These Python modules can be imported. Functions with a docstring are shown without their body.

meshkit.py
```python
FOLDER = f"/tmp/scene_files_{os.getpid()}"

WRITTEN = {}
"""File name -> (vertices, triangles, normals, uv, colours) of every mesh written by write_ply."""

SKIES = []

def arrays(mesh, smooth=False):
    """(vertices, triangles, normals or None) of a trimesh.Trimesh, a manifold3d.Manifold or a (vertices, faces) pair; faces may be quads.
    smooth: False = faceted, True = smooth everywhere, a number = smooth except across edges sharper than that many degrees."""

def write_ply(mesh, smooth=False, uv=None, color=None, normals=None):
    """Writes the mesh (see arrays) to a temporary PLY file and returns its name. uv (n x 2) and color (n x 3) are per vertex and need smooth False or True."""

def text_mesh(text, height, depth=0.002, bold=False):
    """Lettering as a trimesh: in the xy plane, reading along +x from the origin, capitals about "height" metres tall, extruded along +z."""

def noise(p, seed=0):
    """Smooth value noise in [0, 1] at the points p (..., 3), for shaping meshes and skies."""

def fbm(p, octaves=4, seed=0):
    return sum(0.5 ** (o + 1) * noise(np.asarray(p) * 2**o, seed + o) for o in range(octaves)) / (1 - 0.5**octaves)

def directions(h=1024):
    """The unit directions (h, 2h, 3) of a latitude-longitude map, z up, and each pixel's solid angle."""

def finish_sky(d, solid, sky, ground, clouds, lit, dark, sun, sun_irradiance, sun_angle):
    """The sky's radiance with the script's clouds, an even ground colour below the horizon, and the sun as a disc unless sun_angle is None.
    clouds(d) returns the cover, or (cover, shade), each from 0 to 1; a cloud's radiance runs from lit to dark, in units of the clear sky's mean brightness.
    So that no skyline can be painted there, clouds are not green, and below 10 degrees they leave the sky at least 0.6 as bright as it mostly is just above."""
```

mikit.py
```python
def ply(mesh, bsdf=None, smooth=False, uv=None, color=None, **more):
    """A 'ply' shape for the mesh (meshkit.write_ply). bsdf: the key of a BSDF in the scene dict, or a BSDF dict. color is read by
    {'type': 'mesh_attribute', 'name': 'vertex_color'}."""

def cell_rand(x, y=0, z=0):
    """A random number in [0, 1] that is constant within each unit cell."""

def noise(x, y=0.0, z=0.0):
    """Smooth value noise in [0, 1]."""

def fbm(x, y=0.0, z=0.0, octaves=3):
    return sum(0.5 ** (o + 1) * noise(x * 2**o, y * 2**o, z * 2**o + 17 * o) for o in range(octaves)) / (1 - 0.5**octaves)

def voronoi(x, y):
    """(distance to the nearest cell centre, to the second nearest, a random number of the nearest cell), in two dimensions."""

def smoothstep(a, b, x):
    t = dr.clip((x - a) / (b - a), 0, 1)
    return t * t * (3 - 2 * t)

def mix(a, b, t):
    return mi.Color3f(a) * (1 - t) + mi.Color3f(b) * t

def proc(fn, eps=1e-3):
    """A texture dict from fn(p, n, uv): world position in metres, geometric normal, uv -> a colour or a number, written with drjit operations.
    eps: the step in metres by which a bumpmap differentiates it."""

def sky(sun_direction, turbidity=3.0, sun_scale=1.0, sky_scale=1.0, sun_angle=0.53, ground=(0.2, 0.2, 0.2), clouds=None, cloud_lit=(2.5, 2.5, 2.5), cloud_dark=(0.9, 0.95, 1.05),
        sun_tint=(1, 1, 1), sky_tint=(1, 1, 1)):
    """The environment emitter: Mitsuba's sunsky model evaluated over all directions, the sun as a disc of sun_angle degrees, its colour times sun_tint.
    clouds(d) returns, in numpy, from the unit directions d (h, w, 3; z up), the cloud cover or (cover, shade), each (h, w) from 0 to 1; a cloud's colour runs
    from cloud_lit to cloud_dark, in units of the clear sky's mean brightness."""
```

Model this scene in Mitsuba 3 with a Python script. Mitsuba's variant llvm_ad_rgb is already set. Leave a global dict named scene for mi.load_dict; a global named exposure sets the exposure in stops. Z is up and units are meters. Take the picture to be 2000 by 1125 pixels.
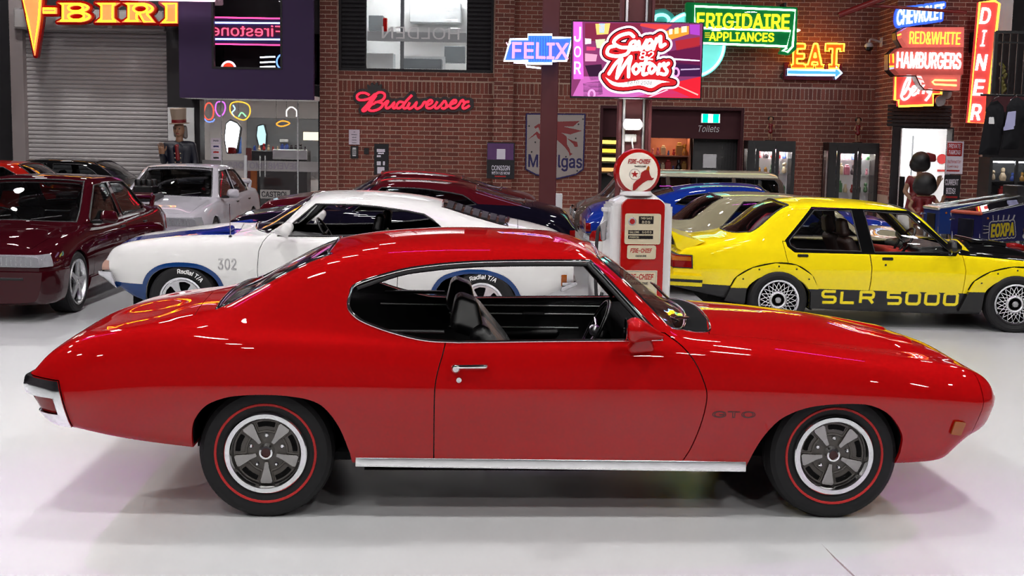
import math, random
import numpy as np, trimesh, mitsuba as mi, mikit, meshkit
import manifold3d as m3
from scipy.interpolate import PchipInterpolator
from scipy.spatial import cKDTree
from shapely.geometry import Polygon, LineString, MultiLineString, Point, box as sbox
from shapely.ops import unary_union
from shapely import affinity

# ------------------------------------------------------------------ camera, light, exposure
exposure = 1.35
scene, labels = {}, {}
T4 = mi.ScalarTransform4f
CAM_H, CAM_F, CAM_PITCH, CAM_ROLL = 1.897, 2450.0, 0.12, 0.018
_F = np.array([0, math.cos(CAM_PITCH), -math.sin(CAM_PITCH)])
_U0 = np.array([0, math.sin(CAM_PITCH), math.cos(CAM_PITCH)])
_R = math.cos(CAM_ROLL) * np.array([1.0, 0, 0]) + math.sin(CAM_ROLL) * _U0
_U = -math.sin(CAM_ROLL) * np.array([1.0, 0, 0]) + math.cos(CAM_ROLL) * _U0
_C = np.array([0, 0, CAM_H])
scene['camera'] = {'type': 'perspective', 'fov': math.degrees(2 * math.atan(1000 / CAM_F)), 'fov_axis': 'x', 'near_clip': 0.05, 'far_clip': 200.0,
                   'to_world': T4().look_at(origin=_C.tolist(), target=(_C + _F).tolist(), up=_U.tolist())}

def at(u, v, Y):
    """the (x, z) at which the line of sight through (u, v) meets the upright plane at distance Y: used to read sizes and places off the photograph"""
    d = _F + (u - 1000) / CAM_F * _R - (v - 562.5) / CAM_F * _U
    t = Y / d[1]
    return np.array([d[0] * t, CAM_H + d[2] * t])
LAMP = 60.0          # radiance of the high-bay lamps of the hall
# ------------------------------------------------------------------ materials
def rgb(*c):
    if len(c) == 1: c = (c[0],) * 3
    return {'type': 'rgb', 'value': [float(x) for x in c]}
def mat(name, d):
    scene[name] = d if d['type'] in ('dielectric', 'thindielectric') else {'type': 'twosided', 'bsdf': d}
    return name
def matte(name, c, rough=0.8, spec=0.3):
    return mat(name, {'type': 'principled', 'base_color': c if isinstance(c, dict) else rgb(*c), 'roughness': rough, 'specular': spec})
def gloss(name, c, alpha=0.0):
    d = {'type': 'plastic' if alpha == 0 else 'roughplastic', 'diffuse_reflectance': c if isinstance(c, dict) else rgb(*c), 'int_ior': 1.5, 'nonlinear': True}
    if alpha: d['alpha'] = alpha
    return mat(name, d)
def metal(name, c, rough=0.1):
    return mat(name, {'type': 'roughconductor', 'material': 'none', 'specular_reflectance': rgb(*c), 'alpha': rough} if rough > 0.02 else
               {'type': 'conductor', 'material': 'none', 'specular_reflectance': rgb(*c)})
def lamp(c, power=1.0, weight=0.05):
    return {'type': 'area', 'radiance': rgb(*[x * power for x in c]), 'sampling_weight': weight}

chrome = metal('chrome_metal', (0.86, 0.87, 0.88), 0.0)
bright_alu = metal('bright_aluminium', (0.82, 0.83, 0.84), 0.18)
steel_grey = metal('steel_grey_metal', (0.45, 0.45, 0.46), 0.25)
rubber = matte('tyre_rubber', (0.010, 0.010, 0.011), 0.6, 0.25)
black_plastic = gloss('black_plastic', (0.008, 0.008, 0.009), 0.15)
black_satin = gloss('black_satin', (0.012, 0.012, 0.014), 0.3)
black_matte = matte('black_matte', (0.006, 0.006, 0.0065), 0.9, 0.03)
black_vinyl = gloss('black_vinyl', (0.008, 0.008, 0.009), 0.22)
under_black = matte('underbody_black', (0.006, 0.006, 0.006), 0.9, 0.1)
white_gloss = gloss('white_gloss', (0.78, 0.78, 0.78))
white_matte = matte('white_matte', (0.75, 0.75, 0.75), 0.6)
glass = mat('pane_glass', {'type': 'thindielectric', 'int_ior': 1.5})
tinted = mat('tinted_glass', {'type': 'thindielectric', 'int_ior': 1.5, 'specular_transmittance': rgb(0.30, 0.32, 0.33)})
dark_tint = mat('dark_tinted_glass', {'type': 'thindielectric', 'int_ior': 1.5, 'specular_transmittance': rgb(0.12, 0.12, 0.13)})
lens_red = gloss('red_lens', (0.35, 0.008, 0.008))
lens_amber = gloss('amber_lens', (0.55, 0.18, 0.02))
lens_clear = gloss('clear_lens', (0.45, 0.45, 0.47))

# ------------------------------------------------------------------ scene entries
def uniq(name, parent=None):
    base = f'{parent}__{name}' if parent else name
    if base not in scene and base not in reserved: return base
    k = 1
    while f'{base}_{k:03d}' in scene or f'{base}_{k:03d}' in reserved: k += 1
    return f'{base}_{k:03d}'
reserved = set()
def tag(key, label=None, cat=None, group=None, kind=None):
    d = labels.setdefault(key, {})
    for k, v in (('label', label), ('category', cat), ('group', group), ('kind', kind)):
        if v: d[k] = v
def thing(name, label, cat, group=None):
    key = uniq(name); reserved.add(key); tag(key, label, cat, group); return key
def obj(name, mesh, material, parent=None, smooth=False, label=None, cat=None, group=None, kind=None, emit=None, to_world=None, key=None):
    key = key or uniq(name, parent)
    d = dict(mesh) if isinstance(mesh, dict) else mikit.ply(mesh, None, smooth)
    if material: d['bsdf'] = {'type': 'ref', 'id': material}
    if emit: d['emitter'] = emit
    if to_world is not None: d['to_world'] = to_world
    scene[key] = d
    if label or cat or group or kind: tag(key, label, cat, group, kind)
    return key
def tm(v, f): return trimesh.Trimesh(np.asarray(v, float), np.asarray(f, int), process=False)
def join(ms): return trimesh.util.concatenate([to_tm(m) for m in ms])
def to_tm(m):
    if hasattr(m, 'to_mesh'):
        q = m.to_mesh(); return tm(q.vert_properties[:, :3], q.tri_verts)
    return m
def to_mf(m):
    return m if hasattr(m, 'to_mesh') else m3.Manifold(m3.Mesh(vert_properties=np.asarray(m.vertices, np.float32), tri_verts=np.asarray(m.faces, np.uint32)))
def xf(mesh, R=None, t=(0, 0, 0)):
    mesh = to_tm(mesh); v = np.asarray(mesh.vertices)
    if R is not None: v = v @ np.asarray(R, float).T
    f = np.asarray(mesh.faces)
    if R is not None and np.linalg.det(R) < 0: f = f[:, ::-1]
    return tm(v + np.asarray(t, float), f)
def rz(a): c, s = math.cos(a), math.sin(a); return np.array([[c, -s, 0], [s, c, 0], [0, 0, 1.0]])
def rx(a): c, s = math.cos(a), math.sin(a); return np.array([[1.0, 0, 0], [0, c, -s], [0, s, c]])
def ry(a): c, s = math.cos(a), math.sin(a); return np.array([[c, 0, s], [0, 1.0, 0], [-s, 0, c]])
WALLR = np.array([[1.0, 0, 0], [0, 0, -1.0], [0, 1.0, 0]])      # drawing plane (x right, y up, z to the viewer) -> upright, facing the camera side (-Y)
def bx(x0, x1, y0, y1, z0, z1, bev=0.0):
    """a box, its edges bevelled"""
    if bev <= 0:
        b = trimesh.creation.box((x1 - x0, y1 - y0, z1 - z0)); b.apply_translation(((x0 + x1) / 2, (y0 + y1) / 2, (z0 + z1) / 2)); return b
    p = []
    for sx in (0, 1):
        for sy in (0, 1):
            for sz in (0, 1):
                c = np.array([(x0, x1)[sx], (y0, y1)[sy], (z0, z1)[sz]], float); s = np.array([1 - 2 * sx, 1 - 2 * sy, 1 - 2 * sz])
                for k in range(3):
                    o = s * bev; o[k] = 0; p.append(c + o)
    return to_tm(m3.Manifold.hull_points(np.array(p)))
def ball(c, r, seg=12):
    s = trimesh.creation.icosphere(2, r); s.vertices = s.vertices * 1.0 + np.asarray(c, float); return s
def hull_balls(items, seg=20):
    """hull of spheres (centre, radius)"""
    pts = []
    s = trimesh.creation.icosphere(2, 1.0).vertices
    for c, r in items: pts.append(s * r + np.asarray(c, float))
    return to_tm(m3.Manifold.hull_points(np.vstack(pts)))
def poly_ex(poly, d, z0=0.0):
    """a shapely polygon or a list of points, extruded along z"""
    if not hasattr(poly, 'geom_type'): poly = Polygon(poly)
    if not poly.is_valid: poly = poly.buffer(0)
    out = []
    for g in getattr(poly, 'geoms', [poly]):
        if g.geom_type == 'Polygon' and g.area > 1e-9: out.append(trimesh.creation.extrude_polygon(g, d, engine='earcut'))
    m = trimesh.util.concatenate(out); m.apply_translation((0, 0, z0)); return m
def prism_y(pts, y0=-3.0, y1=3.0):
    cs = m3.CrossSection([np.asarray(pts, float)], m3.FillRule.NonZero)
    return m3.Manifold.extrude(cs, y1 - y0).transform(np.array([[1, 0, 0, 0], [0, 0, 1, y0], [0, 1, 0, 0]], float))
def prism_z(pts, z0, z1):
    cs = m3.CrossSection([np.asarray(pts, float)], m3.FillRule.NonZero)
    return m3.Manifold.extrude(cs, z1 - z0).translate((0, 0, z0))
def lathe(prof, seg=64):
    """profile of (radius, along) turned about the y axis; outer side faces -y as `along` falls"""
    prof = np.asarray(prof, float); n = len(prof); a = np.arange(seg) * 2 * np.pi / seg
    v = np.stack([prof[:, 0, None] * np.cos(a), np.repeat(prof[:, 1, None], seg, 1), prof[:, 0, None] * np.sin(a)], -1).reshape(-1, 3)
    i, j = np.meshgrid(np.arange(n - 1), np.arange(seg), indexing='ij'); k = (j + 1) % seg
    q = np.stack([i * seg + j, i * seg + k, (i + 1) * seg + k, (i + 1) * seg + j], -1).reshape(-1, 4)
    return tm(v, np.vstack([q[:, [0, 1, 2]], q[:, [0, 2, 3]]]))
def lathe_z(prof, seg=48):
    return xf(lathe(prof, seg), rx(math.pi / 2))
def sweep(pts, r, sides=8, closed=False):
    """a round tube along points; r a number or one per point"""
    p = np.asarray(pts, float); n = len(p)
    if closed: t = np.roll(p, -1, 0) - np.roll(p, 1, 0)
    else: t = np.gradient(p, axis=0)
    t /= np.linalg.norm(t, axis=1, keepdims=True) + 1e-12
    a = np.zeros_like(p); up = np.array([0, 0, 1.0]) if abs(t[0, 2]) < 0.9 else np.array([1.0, 0, 0])
    for i in range(n):
        up = up - t[i] * (up @ t[i]); up /= np.linalg.norm(up) + 1e-12; a[i] = up
    b = np.cross(t, a); ang = np.arange(sides) * 2 * np.pi / sides; r = np.broadcast_to(r, (n,))
    v = (p[:, None] + r[:, None, None] * (np.cos(ang)[None, :, None] * a[:, None] + np.sin(ang)[None, :, None] * b[:, None])).reshape(-1, 3)
    m = n if closed else n - 1
    i, j = np.meshgrid(np.arange(m), np.arange(sides), indexing='ij'); i2 = (i + 1) % n; k = (j + 1) % sides
    q = np.stack([i * sides + j, i * sides + k, i2 * sides + k, i2 * sides + j], -1).reshape(-1, 4)
    f = np.vstack([q[:, [0, 1, 2]], q[:, [0, 2, 3]]])
    if not closed:
        c0, c1 = len(v), len(v) + 1; v = np.vstack([v, p[:1], p[-1:]]); jj = np.arange(sides); kk = (jj + 1) % sides
        f = np.vstack([f, np.stack([np.full(sides, c0), kk, jj], 1), np.stack([np.full(sides, c1), (n - 1) * sides + jj, (n - 1) * sides + kk], 1)])
    return tm(v, f)
def smooth_path(pts, n=8, closed=False):
    """Catmull-Rom through the points"""
    p = np.asarray(pts, float)
    e = np.vstack([p[-1:], p, p[:2]]) if closed else np.vstack([2 * p[:1] - p[1:2], p, 2 * p[-1:] - p[-2:-1]])
    out = []
    for i in range(1, len(e) - 2):
        a, b, c, d = e[i - 1], e[i], e[i + 1], e[i + 2]
        for t in np.arange(n) / n:
            out.append(0.5 * (2 * b + (c - a) * t + (2 * a - 5 * b + 4 * c - d) * t * t + (3 * b - a - 3 * c + d) * t ** 3))
    if not closed: out.append(p[-1])
    return np.array(out)
_TEXT = {}
def text2d(s, h, bold=False, shear=0.0, sx=1.0):
    """lettering as a flat shapely outline taken from the text mesh's front face"""
    k = (s, bold)
    if k not in _TEXT:
        m = meshkit.text_mesh(s, 1.0, 0.1, bold)
        v, f = np.asarray(m.vertices), np.asarray(m.faces)
        top = f[(v[f][:, :, 2] > 0.05).all(1)]
        _TEXT[k] = unary_union([Polygon(v[t][:, :2]).buffer(1e-4) for t in top])
    return affinity.affine_transform(_TEXT[k], [h * sx, h * shear, 0, h, 0, 0])
def fit_text(s, x0, x1, z0, z1, bold=False, shear=0.0):
    g = text2d(s, 1.0, bold, shear); a, b, c, d = g.bounds
    kx, kz = (x1 - x0) / (c - a), (z1 - z0) / (d - b)
    return affinity.affine_transform(g, [kx, 0, 0, kz, x0 - a * kx, z0 - b * kz])
def on_wall(poly, Y, d=0.01):
    """a flat drawing in wall coordinates (x, z) as a thin relief standing d proud of the upright plane Y, on its camera side"""
    return xf(poly_ex(poly, d), WALLR, (0, Y, 0))
# ------------------------------------------------------------------ car bodies: cross sections lofted along the car, cut into panels
class Loft:
    """p: name -> [(x, value)] for y1..y7 and z1..z8: a half cross section from the underside (0) by sill (1), side (2), widest line (3), shoulder (4), window base (5), roof rail (6) to the crown (8)"""
    def __init__(s, p, x0, x1, nx=120, k=6, sm=1.2):
        s.p = {n: PchipInterpolator(*np.array(v, float).T, extrapolate=True) if len(v) > 1 else (lambda x, c=v[0][1]: np.full_like(np.asarray(x, float), c)) for n, v in p.items()}
        s.lim = {n: (v[0][0], v[-1][0]) for n, v in p.items()}
        s.x0, s.x1, s.nx, s.k, s.sm = x0, x1, nx, k, sm
    def val(s, n, x): return s.p[n](np.clip(x, *s.lim[n]))
    def ctrl(s, x, off=0.0):
        x = np.atleast_1d(np.asarray(x, float)); c = np.zeros((len(x), 9, 2))
        for i in range(1, 9):
            if i < 8: c[:, i, 0] = s.val(f'y{i}', x)
            c[:, i, 1] = s.val(f'z{i}', x)
        c[:, 0, 1] = c[:, 1, 1]
        if off:
            mid = np.stack([np.zeros(len(x)), (c[:, 1, 1] + c[:, 3, 1]) / 2 * 0.5 + 0.5 * c[:, 4, 1]], -1)[:, None]
            d = c - mid; r = np.linalg.norm(d, axis=-1, keepdims=True)
            c = mid + d * np.maximum(1 + off / np.maximum(r, 1e-6), 0.05)
            c[:, 0, 0] = 0; c[:, 8, 0] = 0
        return c
    def ring(s, x, off=0.0):
        c = s.ctrl(x, off); m = c * np.array([-1, 1])
        e = np.concatenate([m[:, 2:0:-1], c, m[:, 7:5:-1]], 1); u = np.arange(13) - 2.0
        t = np.linspace(0, 8, 8 * s.k + 1)
        return PchipInterpolator(u, e, axis=1)(t)            # n x (8k+1) x 2
    def grid(s, off=0.0):
        dx = -off if off < 0 else -off
        n = s.nx; u = np.linspace(0, 1, n); u = u - 0.6 * np.sin(2 * np.pi * u) / (2 * np.pi)     # stations closer at the ends
        xs0 = s.x0 + (s.x1 - s.x0) * u
        h = s.ring(xs0, off)
        if s.sm:
            from scipy.ndimage import gaussian_filter1d
            h = gaussian_filter1d(h, s.sm, axis=0, mode='nearest')
        xs = (s.x0 + dx) + (s.x1 - s.x0 - 2 * dx) * u
        full = np.concatenate([h, (h * np.array([-1, 1]))[:, -2:0:-1]], 1)
        v = np.concatenate([np.repeat(xs[:, None, None], full.shape[1], 1), full], 2)
        return v
    def solid(s, off=0.0, keep=False):
        v = s.grid(off); n, m = v.shape[:2]
        i, j = np.meshgrid(np.arange(n - 1), np.arange(m), indexing='ij'); k = (j + 1) % m
        q = np.stack([i * m + j, (i + 1) * m + j, (i + 1) * m + k, i * m + k], -1).reshape(-1, 4)
        f = np.vstack([q[:, [0, 1, 2]], q[:, [0, 2, 3]]])
        V = v.reshape(-1, 3); c0, c1 = len(V), len(V) + 1
        V = np.vstack([V, v[0].mean(0, keepdims=True), v[-1].mean(0, keepdims=True)])
        jj = np.arange(m); kk = (jj + 1) % m
        f = np.vstack([f, np.stack([np.full(m, c0), jj, kk], 1), np.stack([np.full(m, c1), (n - 1) * m + kk, (n - 1) * m + jj], 1)])
        t = tm(V, f)
        if t.volume < 0: t = tm(V, f[:, ::-1])
        if keep: s.out = t; s.gn = grid_normals(v); s.tree = cKDTree(v.reshape(-1, 3)); s.gv = v.reshape(-1, 3)
        return to_mf(t)
    def side_y(s, x, z, lo=1, off=0.0):
        """half width of the body at (x, z)"""
        x = np.atleast_1d(x); z = np.atleast_1d(z); r = s.ring(x, off); out = []
        for a, zz in zip(r, z):
            a = a[lo * s.k:]
            i = np.argmax(a[:, 1] >= zz) if (a[:, 1] >= zz).any() else len(a) - 1
            i = max(i, 1); t = (zz - a[i - 1, 1]) / max(a[i, 1] - a[i - 1, 1], 1e-6); out.append(a[i - 1, 0] + np.clip(t, 0, 1) * (a[i, 0] - a[i - 1, 0]))
        return np.array(out)
    def top_z(s, x, y, off=0.0):
        x = np.atleast_1d(x); y = np.abs(np.atleast_1d(y)); r = s.ring(x, off); out = []
        for a, yy in zip(r, y):
            a = a[3 * s.k:]; out.append(np.interp(yy, a[::-1, 0], a[::-1, 1]))
        return np.array(out)
    def place_normals(s, mesh, off=0.0, tol=0.004):
        """a panel as a ply dict whose outer faces carry the smooth body normals and whose cut edges stay flat"""
        mesh = to_tm(mesh); v, f = np.asarray(mesh.vertices, float), np.asarray(mesh.faces)
        w = v.copy()
        d, i = s.tree.query(w, k=4); wt = 1 / np.maximum(d - 0, 1e-5) ** 2; wt /= wt.sum(1, keepdims=True)
        nn = (s.gn[i] * wt[..., None]).sum(1); nn /= np.linalg.norm(nn, axis=1, keepdims=True) + 1e-12
        fn = np.cross(v[f[:, 1]] - v[f[:, 0]], v[f[:, 2]] - v[f[:, 0]]); fn /= np.linalg.norm(fn, axis=1, keepdims=True) + 1e-20
        ok = (fn * nn[f].mean(1)).sum(1) > 0.8
        a, b = f[ok], f[~ok]
        V = np.vstack([v, v[b].reshape(-1, 3)]); N = np.vstack([nn, np.repeat(fn[~ok], 3, 0)])
        F = np.vstack([a, np.arange(len(b) * 3).reshape(-1, 3) + len(v)])
        return V, F, N
def grid_normals(v):
    du = np.gradient(v, axis=0); dv = (np.roll(v, -1, 1) - np.roll(v, 1, 1))
    n = np.cross(du, dv).reshape(-1, 3)
    n /= np.linalg.norm(n, axis=1, keepdims=True) + 1e-20
    c = v.reshape(-1, 3) - v.reshape(-1, 3).mean(0); c[:, 0] = 0
    if (n * c).sum() < 0: n = -n
    return n
def ply_n(V, F, N, M=None, t=None):
    if M is not None: V = V @ M.T; N = N @ M.T
    if t is not None: V = V + t
    if M is not None and np.linalg.det(M) < 0: F = F[:, ::-1]
    used = np.unique(F); r = np.full(len(V), -1); r[used] = np.arange(len(used))
    path = meshkit.write_ply(tm(V[used], r[F]), False, normals=N[used])
    return {'type': 'ply', 'filename': path, 'face_normals': False}

class Car:
    """places everything given in car axes (x forward, y to the left, z up) at its spot in the hall"""
    def __init__(s, name, label, loft, pos, heading, paint, group=None):
        s.key = thing(name, label, 'car', group); s.L = loft; s.M = rz(heading); s.t = np.array([pos[0], pos[1], pos[2] if len(pos) > 2 else 0.0]); s.paint = paint
        s.O = loft.solid(0.0, True)
    def tw(s, mesh): return xf(mesh, s.M, s.t)
    def add(s, name, mesh, material, smooth=False, parent=None, **k):
        return obj(name, s.tw(mesh), material, parent or s.key, smooth, **k)
    def panel(s, name, mf, material, parent=None, **k):
        return obj(name, ply_n(*s.L.place_normals(mf), s.M, s.t), material, parent or s.key, **k)
    def shell(s, th=0.025, th2=0.04):
        s.I = s.L.solid(-th); s.I2 = s.L.solid(-th2)
        return s.O - s.I, s.I - s.I2
    def pane(s, name, region, material, off=-0.008, parent=None, **k):
        """a single curved sheet of glass: the body surface moved in by a little, within the region"""
        G = s.L.solid(off); H = G ^ region
        m = to_tm(H); v, f = np.asarray(m.vertices, float), np.asarray(m.faces)
        d, i = s.L.tree.query(v, k=4); wt = 1 / np.maximum(d, 1e-5) ** 2; wt /= wt.sum(1, keepdims=True)
        nn = (s.L.gn[i] * wt[..., None]).sum(1); nn /= np.linalg.norm(nn, axis=1, keepdims=True)
        fn = np.cross(v[f[:, 1]] - v[f[:, 0]], v[f[:, 2]] - v[f[:, 0]]); ar = np.linalg.norm(fn, axis=1); fn /= ar[:, None] + 1e-20
        dist = d[:, 0]
        ok = ((fn * nn[f].mean(1)).sum(1) > 0.75) & (ar > 1e-10)
        return obj(name, ply_n(v, f[ok], nn, s.M, s.t), material, parent or s.key, **k)
    def surf_path(s, xz, side, off=0.004, n=6, closed=False, lo=1):
        p = smooth_path(xz, n, closed) if n > 1 else np.asarray(xz, float)
        y = s.L.side_y(p[:, 0], p[:, 1], lo) + off
        return np.stack([p[:, 0], side * y, p[:, 1]], -1)
    def on_side(s, poly, side, name, material, depth=0.003, sub=None, parent=None, res=0.05, **k):
        """flat print or trim following the body side: a shapely outline in (x, z)"""
        m = poly_ex(poly, depth); v, f = np.asarray(m.vertices, float), np.asarray(m.faces)
        v, f = trimesh.remesh.subdivide_to_size(v, f, res) if res else (v, f)
        y = s.L.side_y(v[:, 0], v[:, 1]) + 0.0015 + v[:, 2]
        q = np.stack([v[:, 0], side * y, v[:, 1]], -1)
        return s.add(name, tm(q, f if side < 0 else f[:, ::-1]), material, 30, parent, **k)

def wheel_frame(c, side):
    """wheel axes: turned about y with the outer face at -y; side -1 keeps it, +1 turns it round"""
    return (np.eye(3) if side < 0 else rz(math.pi)), np.asarray(c, float)
def tyre_mesh(r, rim, w, seg=72):
    h = w / 2; s = r - rim
    prof = [(rim - .008, h - .02), (rim + .15 * s, h - .004), (rim + .5 * s, h + .006), (r - .25 * s, h), (r - .09 * s, h - .018), (r - .01, h - .045), (r, h - .07), (r, .0),
            (r, -h + .07), (r - .01, -h + .045), (r - .09 * s, -h + .018), (r - .25 * s, -h), (rim + .5 * s, -h - .006), (rim + .15 * s, -h + .004), (rim + .03 * s, -h + .014), (rim - .008, -h + .02), (rim - .012, 0), (rim - .008, h - .02)]
    return lathe(prof, seg)
def squash(mesh, r, d=0.006):
    v = np.array(mesh.vertices); v[:, 2] = np.maximum(v[:, 2], -r + d); return tm(v, mesh.faces)
# ------------------------------------------------------------------ the hall
WALL_Y = 26.3
def at_floor(u, v):
    d = _F + (u - 1000) / CAM_F * _R - (v - 562.5) / CAM_F * _U; return (d * (-CAM_H / d[2]))[:2]
def WB(u0, v0, u1, v1, Y=WALL_Y):
    """x0, x1, z0, z1 of the upright rectangle at distance Y that the photograph shows between these corners"""
    um, vm = (u0 + u1) / 2, (v0 + v1) / 2
    return at(u0, vm, Y)[0], at(u1, vm, Y)[0], at(um, v1, Y)[1], at(um, v0, Y)[1]
def WP(pts, Y=WALL_Y): return np.array([at(u, v, Y) for u, v in pts])
def wbox(r, y0, y1, bev=0.0): return bx(r[0], r[1], y0, y1, r[2], r[3], bev)
def wrect(r): return sbox(r[0], r[2], r[1], r[3])
def frame_box(r, w, y0, y1): return on_wall(wrect(r).difference(wrect(r).buffer(-w, join_style=2)), y1, y1 - y0)
mat('floor_paint', {'type': 'roughplastic', 'diffuse_reflectance': mikit.proc(lambda p, n, uv: mikit.mix((.66, .665, .675), (.70, .705, .715), mikit.fbm(p.x * .7, p.y * .7, 0.0))), 'alpha': .13, 'int_ior': 1.5, 'nonlinear': True})
matte('mortar', (.38, .262, .21), .9, .1); matte('dark_ceiling', (.03, .03, .032), .9, .1); matte('plain_dark_wall', (.05, .045, .05), .9, .1)
BRICKS = [matte('brick_red', (.165, .050, .038), .85, .2), matte('brick_rust', (.195, .060, .044), .85, .2), matte('brick_dark', (.130, .042, .034), .85, .2), matte('brick_brown', (.150, .053, .040), .85, .2)]
BCOL = [(.165, .050, .038), (.195, .060, .044), (.130, .042, .034), (.150, .053, .040)]
mat('brick_mixed', {'type': 'principled', 'base_color': {'type': 'mesh_attribute', 'name': 'vertex_color'}, 'roughness': .85, 'specular': .2})
matte('fascia_purple', (.034, .018, .055), .7, .2); matte('shutter_grey', (.30, .28, .28), .5, .4); matte('steel_oxide', (.085, .016, .018), .5, .4); matte('post_dark', (.012, .011, .013), .6, .3); matte('recess_maroon', (.05, .014, .018), .7, .2); matte('off_white_wall', (.62, .62, .62), .8, .2); matte('shop_grey', (.52, .50, .50), .8, .2)
obj('floor', bx(-16, 16, -8, 31, -.12, 0), 'floor_paint', kind='structure')
obj('ceiling', bx(-16, 16, -8, 31, 8.0, 8.15), 'dark_ceiling', kind='structure')
obj('wall_left', bx(-16.1, -16, -8, 31, 0, 8), 'plain_dark_wall', kind='structure'); obj('wall_right', bx(16, 16.1, -8, 31, 0, 8), 'plain_dark_wall', kind='structure'); obj('wall_rear', bx(-16, 16, -8.1, -8, 0, 8), 'plain_dark_wall', kind='structure')
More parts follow.
